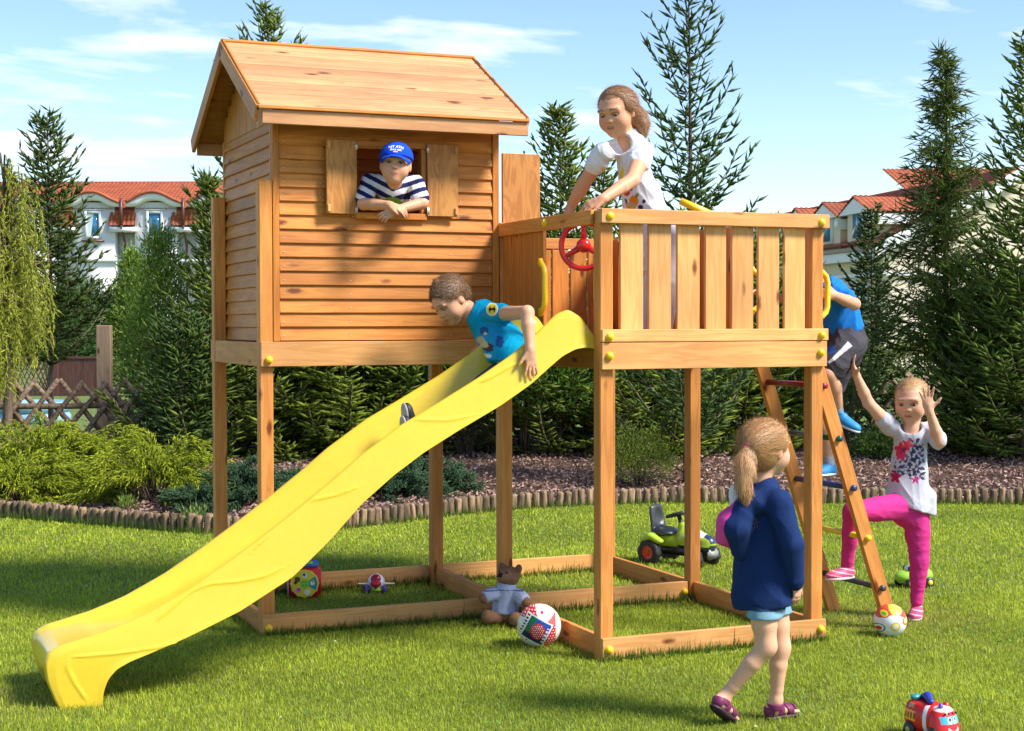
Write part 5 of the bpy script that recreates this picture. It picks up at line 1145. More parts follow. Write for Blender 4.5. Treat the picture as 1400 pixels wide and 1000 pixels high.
def eyes(parent, w, R, H, look=(0, 1, -.1), iris=(.05, .06, .07), lid=.35, skin=(.52, .27, .16)):
    off = np.array(pworld(parent)); look = R@nrm(look)
    for s in (-1, 1):
        a = np.linspace(0, np.pi, 12); V, F = lathe([(max(1e-4, .055*H*math.sin(t)), -.055*H*math.cos(t)) for t in a], 16); e = unit(V); c = np.tile([.55, .50, .46], (len(V), 1)); m = Vector(look).to_track_quat('Z', 'Y').to_matrix(); V = V@np.array(m).T; d = unit(V)@look
        c[d > .72] = iris; c[d > .90] = (.008, .008, .008); tt = unit(V)@R[:, 2]; c[tt > .5-lid] = (.03, .018, .012); c[tt > .5-lid+.16] = skin; o = link('eye', np_mesh('eye', V, F, c), M_EYE, parent, w((s*.155, .318, .012))-off, True)
def strands(parent, V, F, flow, col, n, ln, wd, mat=None, lift=.002, name='hair_strands'):
    """loose strands lying on the hair surface along flow(points)"""
    N_ = vnormals(V, F); i = rng.integers(0, len(V), n); P = V[i]+rng.normal(0, .001, (n, 3)); nn = N_[i]; pts = [P+nn*lift*rng.uniform(-.3, 1, (n, 1))]
    m = 5; l = ln*rng.uniform(.5, 1.3, (n, 1))/m
    for k in range(m):
        d = flow(pts[-1]); d = unit(d-nn*(d*nn).sum(1)[:, None]*.85+rng.normal(0, .10, (n, 3))); pts.append(pts[-1]+d*l)
    s = unit(np.cross(pts[1]-pts[0], nn))*wd/2; VV = []
    for k, p in enumerate(pts): ww = 1-.75*(k/m); VV += [p-s*ww, p+s*ww]
    VV = np.stack(VV, 1).reshape(-1, 3); b = np.arange(n)[:, None]*2*(m+1); F_ = np.vstack([np.c_[b+2*k, b+2*k+1, b+2*k+3, b+2*k+2] for k in range(m)])
    c = np.repeat(np.array(col)*rng.uniform(.55, 1.5, (n, 1)), 2*(m+1), 0); return link(name, np_mesh(name, VV-np.array(pworld(parent)), F_, c), mat or M_HAIR, parent)
def hand(B, w, d, n, th, L=.125, curl=(.2, .2, .25, .3), spread=.16, thumb=(.6, .3), bend=None):
    """w wrist, d towards the fingers, n back of the hand, th thumb side; curl per finger in radians per joint"""
    d = nrm(d); n = nrm(np.array(n)-d*np.dot(n, d)); th = nrm(np.array(th)-d*np.dot(th, d)-n*np.dot(th, n)); w = np.array(w, float)
    R = np.stack([th, d, n], 1); pl = L*.5; B.ell(w+d*pl*.52, R, (L*.235, pl*.62, L*.095), .012); B.cone(w-d*.01, w+d*pl*.4, L*.15, L*.13, .012)
    for i, (o, l) in enumerate(((.165, .44), (.055, .50), (-.055, .47), (-.16, .37))):
        a = spread*(1.5-i)/1.5*1.0; c = curl[i]; dd = nrm(d*math.cos(a)+th*math.sin(a)); p = w+d*pl*.93+th*o*L; r = L*.052
        q0 = p-dd*L*.10; e = dd; B.cone(q0, p, r*1.05, r, .004)
        for j, f in enumerate((.42, .32, .26)):
            e = nrm(e*math.cos(c)-n*math.sin(c)); q = p+e*l*L*f; B.cone(p, q, r*(1-.07*j), r*(.93-.07*j), .0035); p = q; c = curl[i]*1.15
    t0 = w+d*pl*.22+th*L*.15; e = nrm(d*math.cos(thumb[0])+th*math.sin(thumb[0])-n*.15); q = t0+e*L*.22; B.cone(t0, q, L*.085, L*.066, .010); e2 = nrm(e*math.cos(thumb[1])+d*math.sin(thumb[1])); q2 = q+e2*L*.15; B.cone(q, q2, L*.062, L*.055, .004); B.cone(q2, q2+e2*L*.10, L*.055, L*.045, .003)
def shoe(S, ankle, toe, up, L=.17, w=.033, col=None):
    """shoe body + sole as two implicit solids"""
    a = np.array(ankle, float); d = nrm(np.array(toe)-a); up = nrm(up); f = nrm(d-up*(d@up)*1.0) if True else d
    return f
def AT(px, py, d): return at(px, py, d=d)
RTh = nrm([RT[0], RT[1], 0]); FWh = nrm([FW[0], FW[1], 0]); ZU = np.array([0, 0, 1.])
def shoe_obj(parent, heel, f, up, L, w, col, sole, name='shoe', strap=None):
    """heel: ground point below the heel, f forward, up"""
    f = nrm(f); up = nrm(np.array(up)-f*np.dot(up, f)); s = np.cross(f, up); h = np.array(heel, float); R = np.stack([s, f, up], 1)
    S = SDF(.0035); S.ell(h+f*L*.30+up*.030, R, (w*.92, L*.34, .036), .02); S.ell(h+f*L*.70+up*.022, R, (w*1.05, L*.32, .028), .03); S.cone(h+f*L*.2+up*.03, h+f*L*.2+up*.062, w*.85, w*.82, .02)
    S.plane(h+up*.010, -up); S.plane(h+up*.072, up)
    o = fig_mesh(name, S, M_SHOE, parent, col)
    S = SDF(.0035); S.ell(h+f*L*.26+up*.008, R, (w*.95, L*.30, .014), .02); S.ell(h+f*L*.70+up*.008, R, (w*1.12, L*.33, .014), .03); S.plane(h+up*.0, -up); S.plane(h+up*.017, up); fig_mesh('sole', S, M_SHOE, o, sole)
    return o
def foot(B, ankle, heel, f, up, L=.155, w=.026):
    f = nrm(f); up = nrm(np.array(up)-f*np.dot(up, f)); s = np.cross(f, up); h = np.array(heel, float); R = np.stack([s, f, up], 1)
    B.ell(h+f*L*.2+up*.028, R, (w*.9, L*.22, .026), .02); B.ell(h+f*L*.6+up*.020, R, (w*1.1, L*.30, .018), .03); B.cone(ankle, h+f*L*.25+up*.03, w*.95, w*.9, .02)
    for i in range(5): B.cone(h+f*L*.80+s*w*(.8-.4*i)+up*.012, h+f*(L*(.98-.035*abs(i-.7)))+s*w*(.85-.42*i)+up*.009, .0085, .0075, .004)
# =========================================================== girl walking in front (seen from behind)
def girl_walking():
    d0 = 6.16; f = nrm(RTh*.72+FWh*.69); r = np.cross(f, ZU)       # facing right and away; r = her right, towards us
    root = AT(1040, 985, d0); root[2] = 0
    o = empty('person', root, label='fair ponytailed girl in a navy jacket, denim shorts and purple sandals walking away', cat='girl')
    P = lambda x, y, dd=0: AT(x, y, d0+dd)
    B = SDF(.0042); Hd = .215; hc = P(1048, 614, 0); fh = nrm(RTh*.80+FWh*.58+ZU*.02); Rh = headframe(fh)
    head(B, hc, Rh, Hd); nk = P(1037, 668, .0); B.cone(hc+Rh@np.array([0, -.10, -.2])*Hd, nk, .044, .046, .02)
    ch = P(1040, 700, .0); hip = P(1046, 815, .0); B.cone(ch, hip, .085, .085, .03, (f, .7))
    # near (right) leg trails, left leg stands
    sk = (.68, .375, .23)
    hr, kr, ar = P(1042, 825, -.05), P(1048, 884, -.06), P(990, 953, -.02)
    hl, kl, al = P(1058, 825, .06), P(1067, 886, .05), P(1061, 958, .06)
    for h_, k_, a_ in ((hr, kr, ar), (hl, kl, al)):
        B.chain([h_, h_*.5+k_*.5, k_], [.058, .050, .037], .03); m = k_*.68+a_*.32-f*.006; B.chain([k_, m, a_*.8+k_*.2, a_], [.035, .0355, .025, .0245], .03)
    # feet
    hR = P(975, 968, -.02)+np.array([0, 0, 0.0]); upR = nrm(ZU*.80+f*.55); fR = nrm(f*.80-ZU*.55); 
    hl_ = P(1047, 985, .05); hl_[2] = .012; fL = nrm(f*.9-r*.0+RTh*.35)
    aR = ar; hR = aR-upR*.055-fR*.045
    foot(B, aR, hR, fR, upR); foot(B, al, hl_, fL, ZU, .16)
    # right hand just out of the cuff; left hand on the far side
    hw = P(1089, 797, -.07); hand(B, hw, nrm(P(1090, 815, -.07)-hw), nrm(r), nrm(f), L=.105, curl=(.35, .4, .45, .5))
    c = lambda V: face_col(V, hc, Rh, Hd, sk)
    fig_mesh('body', B, M_SKIN, o, c); 
    # jacket
    J = SDF(.0045); J.chain([P(1040, 676, 0), P(1042, 725, 0), P(1042, 775, 0), P(1042, 815, 0)], [.086, .110, .122, .132], .04, (f, .84))
    shR, shL = P(1064, 688, -.10), P(1022, 686, .11)
    J.chain([shL, P(1040, 672, 0), shR], [.052, .05, .052], .035); elR, wrR = P(1082, 745, -.13), P(1087, 793, -.09)
    J.chain([shR, elR, wrR], [.056, .049, .036], .02); J.cone(wrR, wrR+(wrR-elR)*.12, .038, .030, .008)
    elL, wrL = P(1035, 745, .17), P(1060, 790, .17); J.chain([shL, elL, wrL], [.05, .045, .034], .02)
    J.plane(P(1042, 829, 0), nrm([0, 0, -1.]+.12*RTh), .006); J.cone(P(1037, 640, 0), P(1038, 668, 0), .058, .052, .006, None, 'sub')
    # hood lying on the back
    J.chain([P(1024, 684, -.06), P(1008, 722, -.09), P(1012, 752, -.05)], [.045, .058, .040], .015); J.chain([P(1050, 672, -.06), P(1036, 690, -.09)], [.032, .040], .02)
    navy = (.010, .028, .105); fig_mesh('jacket', J, M_CLOTH, o, navy, fold=.006, freq=20, seed=2, dirv=(0, 0, .5))
    J = SDF(.0045); J.chain([P(1012, 692, -.05), P(996, 716, -.07), P(990, 735, -.05)], [.030, .045, .036], .02); J.cone(P(998, 712, -.06), P(1003, 745, -.05), .046, .024, .02); fig_mesh('hood_lining', J, M_CLOTH, o, (.72, .07, .30), fold=.002, freq=30, seed=3)
    J = SDF(.0045); J.cone(P(1010, 672, .02), P(1008, 690, .02), .026, .03, .01); J.ell(P(1006, 676, .02), np.eye(3), (.03, .03, .045), .01); fig_mesh('shirt_collar', J, M_CLOTH, o, (.72, .72, .74), fold=.002, seed=4)
    # rib hem
    # shorts with rolled cuffs
    S = SDF(.0045); S.cone(hip+ZU*.0, hip-ZU*.02, .092, .092, .02, (f, .7))
    for h_, k_, cu in ((hr, kr, -.05), (hl, kl, .06)): dd = nrm(k_-h_); S.cone(h_-ZU*.01, h_+dd*.055, .062, .069, .03)
    S.plane(P(1050, 842, 0), (0, 0, -1)); zc = P(1050, 830, 0)[2]
    def dc(V): c = np.tile([.02, .055, .10], (len(V), 1)); m = V[:, 2] < zc; c[m] = (.20, .36, .46); return c
    fig_mesh('shorts', S, M_DENIM, o, dc, fold=.003, freq=30, seed=5)
    # sandals: sole and straps
    for (hh, ff, uu, aa) in ((hR, fR, upR, aR), (hl_, fL, ZU, al)):
        s = np.cross(ff, uu); R = np.stack([s, ff, uu], 1); L = .168; S = SDF(.0035); S.ell(hh+ff*L*.25-uu*.004, R, (.031, L*.30, .015), .02); S.ell(hh+ff*L*.70-uu*.004, R, (.038, L*.34, .015), .03); S.plane(hh-uu*.016, -uu); S.plane(hh+uu*.006, uu)
        so_ = fig_mesh('sandal', S, M_SHOE, o, (.03, .012, .018))
        for c0, hw_, tilt in ((.66, .017, .3), (.36, .014, -.35), (.86, .009, .1)):
            S = SDF(.003); S.ell(hh+ff*L*.2+uu*.028, R, (.0295, L*.26, .033), .02); S.ell(hh+ff*L*.6+uu*.020, R, (.034, L*.34, .026), .03); nn = nrm(ff+uu*tilt); pc = hh+ff*L*c0+uu*.02; S.plane(pc+nn*hw_, nn, .003); S.plane(pc-nn*hw_, -nn, .003); S.plane(hh-uu*.004, -uu, .002); fig_mesh('strap', S, M_SHOE, so_, (.16, .018, .075))
        S = SDF(.003); S.cone(aa-uu*.012-ff*.004, aa-uu*.028-ff*.004, .0335, .0335, .01); S.plane(aa-uu*.010, uu, .003); S.plane(aa-uu*.036, -uu, .003); fig_mesh('strap', S, M_SHOE, so_, (.16, .018, .075))
        S = SDF(.003); S.ell(hh+ff*L*.14+uu*.026, R, (.029, L*.16, .030), .01); S.plane(hh+ff*L*.16, ff, .003); S.plane(hh+uu*.042, uu, .003); S.plane(hh-uu*.002, -uu); fig_mesh('heel_strap', S, M_SHOE, so_, (.16, .018, .075))
    # hair drawn back into a ponytail
    wH = lambda p: hc+Rh@(np.array(p)*Hd); HS = SDF(.004)
    HS.ell(wH((0, -.08, .14)), Rh, np.array((.42, .50, .43))*Hd, .02); HS.ell(wH((0, -.20, -.12)), Rh, np.array((.34, .32, .30))*Hd, .03); HS.ell(wH((0, .46, -.16)), Rh, np.array((.34, .42, .46))*Hd, .02, 'sub'); HS.ell(wH((.36, .02, -.10)), Rh, np.array((.10, .10, .12))*Hd, .01, 'sub')
    hcol = np.array((.50, .265, .105)); knot = P(1023, 611, -.085)
    def hc_(V): q = np.sin((V@nrm([1, .3, .2]))*900+4*np.sin(V[:, 2]*60))*.12+np.sin(V[:, 2]*350+V[:, 0]*200)*.08; return hcol*(1+q)[:, None]
    V, F = HS.mesh(); hair = link('hair', np_mesh('hair', V-np.array(pworld(o)), F, hc_(V)), M_HAIR, o, smooth=True); strands(o, V, F, lambda p: unit(knot-p), hcol, 9000, .075, .0016, lift=.003)
    wild = lambda p: unit(np.array([0, 0, .4])+rng.normal(0, .7, p.shape)+unit(p-hc)*.5); strands(o, V[V[:, 2] > hc[2]+.02] if False else V, F, wild, hcol*1.2, 900, .055, .0010, lift=.005)
    T = SDF(.004); pts = [knot, P(1017, 628, -.11), P(1016, 650, -.115), P(1020, 672, -.10), P(1026, 694, -.085)]; T.chain(pts, [.018, .027, .028, .022, .006], .012); V, F = T.mesh(); link('ponytail', np_mesh('ponytail', V-np.array(pworld(o)), F, hc_(V)), M_HAIR, o, smooth=True)
    strands(o, V, F, lambda p: np.tile(nrm([.03, 0, -1]), (len(p), 1)), hcol, 5000, .08, .0016, lift=.003)
    rg = np.linspace(0, 2*np.pi, 18, endpoint=False); ax = nrm(pts[1]-pts[0]); e1 = nrm(np.cross(ax, [1, 0, 0])); e2 = np.cross(ax, e1); ring = knot+.017*(np.cos(rg)[:, None]*e1+np.sin(rg)[:, None]*e2); V, F, T3 = tube(ring, .0085, 8, closed=True); link('hair_band', np_mesh('band', V-np.array(pworld(o)), F), plain('pink band', (.80, .02, .20), .8), o, smooth=True)
girl_walking()

# =========================================================== girl in grey T-shirt and pink leggings
def girl_pink():
    d0 = 8.3; root = AT(1252, 845, 8.35); root[2] = 0
    o = empty('person', root, label='girl in grey T-shirt and pink leggings, arms raised, one foot on the ladder', cat='girl')
    P = lambda x, y, dd=0: AT(x, y, d0+dd); f = nrm(-FWh*.92-RTh*.38); r = np.cross(f, ZU); Hd = .225
    B = SDF(.0042); hc = P(1246, 549, 0); Rh = headframe(nrm(-FWh*.85-RTh*.46-ZU*.20), ZU-RTh*.03); w = head(B, hc, Rh, Hd); nk = P(1246, 585, 0); B.cone(hc+Rh@np.array([0, -.12, -.25])*Hd, nk, .040, .044, .02)
    ch, hip = P(1244, 610, 0), P(1240, 690, 0); B.cone(ch, hip, .08, .08, .03, (f, .7))
    sR, eR, wR = P(1217, 584, .0), P(1187, 551, -.06), P(1170, 512, -.12); sL, eL, wL = P(1273, 587, 0), P(1284, 604, -.10), P(1270, 561, -.15)
    B.chain([sR, sR*.5+eR*.5, eR], [.036, .034, .029], .012); B.chain([eR, eR*.65+wR*.35, wR], [.030, .030, .020], .012); B.chain([sL, eL], [.036, .032], .012); B.chain([eL, eL*.65+wL*.35, wL], [.032, .030, .020], .012)
    hand(B, wR, nrm(P(1163, 493, -.14)-wR), nrm(-FWh*.2-RTh*1), nrm(RTh*1.0-FWh*.3), L=.125, curl=(.25, .22, .2, .25), thumb=(1.0, .2)); hand(B, wL, nrm(P(1267, 540, -.17)-wL), nrm(FWh), nrm(RTh), L=.135, curl=(.08, .05, .05, .08), spread=.30, thumb=(.95, .15))
    hR, kR, aR = P(1228, 693, -.02), P(1166, 700, -.20), P(1158, 772, -.12); hL, kL, aL = P(1252, 698, .03), P(1257, 765, .03), P(1253, 822, .05)
    skin = np.array((.67, .37, .24)); fig_mesh('body', B, M_SKIN, o, lambda V: face_col(V, hc, Rh, Hd, skin, brow=(.25, .14, .07), scalp=(.46, .27, .125))); eyes(o, w, Rh, Hd, (0, 1, -.25))
    # leggings
    G = SDF(.0042); G.cone(P(1240, 680, 0), P(1240, 700, 0), .085, .088, .03, (f, .8)); G.chain([hR, hR*.5+kR*.5, kR], [.073, .066, .052], .03); G.chain([kR, kR*.65+aR*.35+r*.0, kR*.15+aR*.85, aR], [.050, .047, .033, .034], .02)
    G.chain([hL, hL*.5+kL*.5, kL], [.074, .066, .050], .03); G.chain([kL, kL*.65+aL*.35, kL*.15+aL*.85, aL], [.049, .047, .034, .034], .02); fig_mesh('leggings', G, M_CLOTH, o, (.62, .035, .22), fold=.0035, freq=34, seed=8, dirv=(1, 1, 0))
    # T-shirt
    S = SDF(.0042); S.chain([P(1245, 600, 0), P(1243, 640, 0), P(1240, 690, 0)], [.088, .096, .120], .04, (f, .72)); S.chain([sR+ZU*-.006, P(1245, 592, 0), sL+ZU*-.006], [.044, .055, .044], .03)
    S.cone(sR, sR*.72+eR*.28, .048, .050, .015); S.cone(sL, sL*.15+eL*.85, .048, .050, .015); S.cone(P(1268, 680, .0), P(1268, 700, .02), .05, .045, .04)
    S.plane(P(1238, 693, 0), nrm(-ZU-RTh*.30), .005); S.ell(P(1244, 583, -.02), np.eye(3), (.062, .062, .045), .006, 'sub')
    tR = np.stack([np.cross(f, ZU), f, ZU], 1); tc_ = P(1240, 640, 0)
    def tc2(V):
        L = (V-tc_)@tR; c = np.tile([.52, .51, .57], (len(V), 1)); u, z = -L[:, 0]/1.18, (L[:, 2]-.03)/1.15; fr = L[:, 1] > .02; rr = np.random.default_rng(3)
        def blob(cx, cz, rad, colr, ir=.3, ph=0): a = np.arctan2(z-cz, u-cx); q = np.hypot(u-cx, z-cz) < rad*(1+ir*np.sin(5*a+ph)); m = q & fr; c[m] = colr
        for cx, cz, q in ((.035, .085, .026), (.055, .05, .022), (.02, .02, .02), (.045, -.01, .028), (.01, -.03, .024), (.06, -.055, .02), (-.035, -.035, .02), (-.02, .02, .015), (.07, .02, .015)):
            blob(cx, cz, q, (.045, .05, .085), .5, cx*90); blob(cx, cz, q*.62, (.46, .44, .50), .4, cx*50); blob(cx+.004, cz-.003, q*.3, (.09, .06, .10), .3)
        blob(-.022, .06, .030, (.72, .035, .06), .25); blob(.008, .085, .022, (.75, .06, .08), .3, 2); blob(-.02, .035, .022, (.70, .04, .12), .3, 1); blob(-.01, .06, .009, (.30, .02, .10)); blob(-.045, -.065, .024, (.45, .02, .07), .3); blob(.045, -.075, .015, (.60, .05, .25), .4)
        for _ in range(34): blob(rr.uniform(-.06, .08), rr.uniform(-.09, .12), rr.uniform(.002, .0055), (.10, .05, .12) if rr.random() < .6 else (.55, .05, .2), .2)
        return c
    fig_mesh('t_shirt', S, M_CLOTH, o, tc2, fold=.0075, freq=24, seed=9, dirv=(0, 0, .8))
    # shoes
    hl = P(1247, 840, .08); hl[2] = .0; sc = (.62, .06, .16)
    def scf(V): c = np.tile(sc, (len(V), 1)); c[np.sin(V[:, 2]*260+V[:, 0]*60) > .75] = (.75, .45, .5); return c
    fo = nrm(-FWh*.9-RTh*.35); aL2 = aL.copy(); shoe_obj(o, aL2*np.array([1, 1, 0])-fo*.045, fo, ZU, .165, .034, scf, (.75, .6, .6))
    fr_ = nrm(-RTh*.85-FWh*.45); shoe_obj(o, aR-ZU*.075-fr_*.04, fr_, nrm(ZU-fr_*.05), .175, .034, scf, (.75, .6, .6))
    # hair pulled back
    wH = lambda p: hc+Rh@(np.array(p)*Hd); HS = SDF(.004); HS.ell(wH((0, -.085, .130)), Rh, np.array((.392, .465, .400))*Hd, .02); HS.ell(wH((0, -.28, -.15)), Rh, np.array((.33, .25, .28))*Hd, .03); HS.ell(wH((0, .50, -.05)), Rh, np.array((.44, .46, .46))*Hd, .05, 'sub')
    V, F = HS.mesh(); hcol = np.array((.48, .28, .12)); link('hair', np_mesh('hair', V-np.array(pworld(o)), F, hcol*(1+.15*np.sin(V[:, :1]*500))), M_HAIR, o, smooth=True); k = wH((0, -.55, .1)); strands(o, V, F, lambda p: unit(k-p), hcol, 5000, .06, .0018, lift=.003); strands(o, V, F, lambda p: unit(unit(p-hc)*.5+rng.normal(0, .6, p.shape)), hcol*1.3, 500, .045, .0010)
girl_pink()

# =========================================================== girl in white on the balcony
def girl_white():
    d0 = 7.75; root = np.array([.46, .42, ZD]); o = empty('person', root, label='girl in a white fruit-print dress leaning on the balcony side rail above the slide', cat='girl')
    P = lambda x, y, dd=0: AT(x, y, d0+dd); f = nrm(-FWh*.55-RTh*.83); r = np.cross(f, ZU); Hd = .234
    B = SDF(.0042); hc = P(843, 154, 0); Rh = headframe(nrm(-FWh*.80-RTh*.50-ZU*.30), ZU-RTh*.05); w = head(B, hc, Rh, Hd); nk = P(858, 192, .03); B.cone(hc+Rh@np.array([0, -.14, -.22])*Hd, nk, .042, .045, .02)
    ch, hip = P(865, 215, .04), P(888, 300, .10); B.cone(ch, hip, .08, .09, .03, (f, .75))
    sR, eR = P(826, 208, -.02), P(798, 252, .10); hRr = np.array([0.0, .345, 2.150]); wR = P(779.5, 284, .20)
    sL, eL = P(880, 208, -.02), P(864, 247, -.22); wL = P(823, 273, -.36)
    B.chain([sR, sR*.5+eR*.5, eR], [.040, .038, .033], .012); B.chain([eR, eR*.65+wR*.35, wR], [.034, .034, .023], .012); B.chain([sL, sL*.5+eL*.5, eL], [.042, .040, .034], .012); B.chain([eL, eL*.65+wL*.35, wL], [.035, .034, .023], .012)
    hand(B, wR, nrm(AT(768, 302, d0+.20)-wR), nrm(ZU*.6-RTh*.7), nrm(-FWh), L=.125, curl=(.5, .55, .55, .5), thumb=(.6, .4)); hand(B, wL, nrm(AT(790, 288, d0-.36)-wL), nrm(ZU*.75-FWh*.7), nrm(-ZU*.6-FWh), L=.135, curl=(.22, .25, .3, .35), spread=.2, thumb=(.5, .3))
    # legs in white leggings
    L = SDF(.005)
    for s in (-1, 1):
        h_ = root*np.array([1, 1, 0])+np.array([0, 0, 2.02])+r*s*.06+RTh*.12; a_ = root+r*s*.07+np.array([.05, 0, .07]); k_ = h_*.5+a_*.5+f*.02; L.chain([h_, k_, a_], [.075, .055, .036], .02); B.chain([k_, a_], [.04, .03], .01)
        shoe_obj(o, a_*np.array([1, 1, 0])+np.array([0, 0, ZD])-f*.04, f, ZU, .165, .033, (.6, .2, .3), (.7, .7, .7))
    fig_mesh('leggings', L, M_CLOTH, o, (.70, .66, .74), fold=.002, seed=12)
    skin = np.array((.66, .325, .18)); fig_mesh('body', B, M_SKIN, o, lambda V: face_col(V, hc, Rh, Hd, skin, scalp=(.27, .14, .065))); eyes(o, w, Rh, Hd, (-.1, 1, -.75), iris=(.05, .035, .02), lid=.62)
    S = SDF(.0045); S.chain([P(862, 205, .03), P(868, 240, .05), P(880, 285, .10), P(890, 330, .14), P(895, 370, .16)], [.092, .100, .128, .155, .170], .04, (f, .75)); S.chain([sR, P(858, 196, .02), sL], [.045, .052, .045], .03)
    S.cone(sR, sR*.62+eR*.38, .050, .056, .015); S.cone(sL, sL*.66+eL*.34, .054, .062, .015); S.plane(P(890, 372, .1), -ZU, .005); S.ell(P(848, 196, -.03), np.eye(3), (.058, .058, .055), .006, 'sub')
    tc_ = P(858, 265, 0); e = -FW
    def dcol(V):
        c = np.tile([.80, .78, .80], (len(V), 1)); d = V-CAM; z = d@FW; px = 700+FPX*(d@RT)/z; py = 500-FPX*(d@UPV)/z; return c
    vis = nrm(np.cross(ZU, nrm(-FWh*.9-RTh*.4))); fd_ = nrm(-FWh*.9-RTh*.4)
    def dcol(V):
        c = np.tile([.80, .78, .80], (len(V), 1)); L = V-tc_; u, z, q = L@vis, L[:, 2], L@fd_; fr = q > -.04
        def blob(x, y, rad, colr, asp=1, rot=0): xx, yy = (u-x)*math.cos(rot)+(z-y)*math.sin(rot), -(u-x)*math.sin(rot)+(z-y)*math.cos(rot); m = ((xx/rad)**2+(yy/(rad*asp))**2 < 1) & fr; c[m] = colr
        X = lambda px, py: ((P(px, py)-tc_)@vis, P(px, py)[2]-tc_[2])
        blob(*X(838, 243), .015, (.85, .62, .03), 3.2, .5); blob(*X(848, 240), .014, (.85, .62, .03), 3, -.3); blob(*X(831, 238), .013, (.80, .55, .03), 2.8, .8)
        blob(*X(855, 262), .022, (.75, .06, .03)); blob(*X(866, 275), .026, (.85, .25, .02)); blob(*X(848, 277), .024, (.20, .03, .09)); blob(*X(857, 282), .022, (.80, .45, .03)); blob(*X(842, 284), .016, (.60, .08, .04)); blob(*X(863, 258), .012, (.15, .03, .08)); blob(*X(858, 284), .034, (.55, .42, .3), .8); blob(*X(858, 286), .026, (.80, .42, .05), .8); blob(*X(839, 272), .014, (.20, .30, .03)); blob(*X(876, 284), .014, (.04, .02, .09)); blob(*X(882, 276), .009, (.04, .02, .09)); blob(*X(872, 268), .012, (.20, .33, .03), .6, .7)
        return c
    fig_mesh('dress', S, M_CLOTH, o, dcol, fold=.010, freq=24, seed=14, dirv=(.2, 0, 1))
    wH = lambda p: hc+Rh@(np.array(p)*Hd); HS = SDF(.004); HS.ell(wH((0, -.10, .145)), Rh, np.array((.405, .475, .405))*Hd, .02); HS.ell(wH((-.0, -.30, -.15)), Rh, np.array((.34, .26, .28))*Hd, .03); HS.ell(wH((0, .48, -.08)), Rh, np.array((.40, .44, .48))*Hd, .05, 'sub')
    HS.chain([wH((-.25, -.35, -.1)), wH((-.36, -.36, -.38)), wH((-.40, -.30, -.58))], [.040, .036, .018], .02); HS.ell(wH((-.33, .05, .10)), Rh, np.array((.06, .12, .12))*Hd, .02)
    V, F = HS.mesh(); hcol = np.array((.26, .125, .052)); link('hair', np_mesh('hair', V-np.array(pworld(o)), F, hcol*(1+.2*np.sin(V[:, :1]*420+V[:, 2:]*200))), M_HAIR, o, smooth=True); k = wH((-.2, -.62, -.25)); strands(o, V, F, lambda p: unit(k-p), hcol*1.1, 7000, .07, .0018, lift=.004); strands(o, V, F, lambda p: unit(unit(p-hc)*.6+rng.normal(0, .5, p.shape)+np.array([.3, 0, -.3])), hcol*1.5, 1000, .065, .0011)
girl_white()

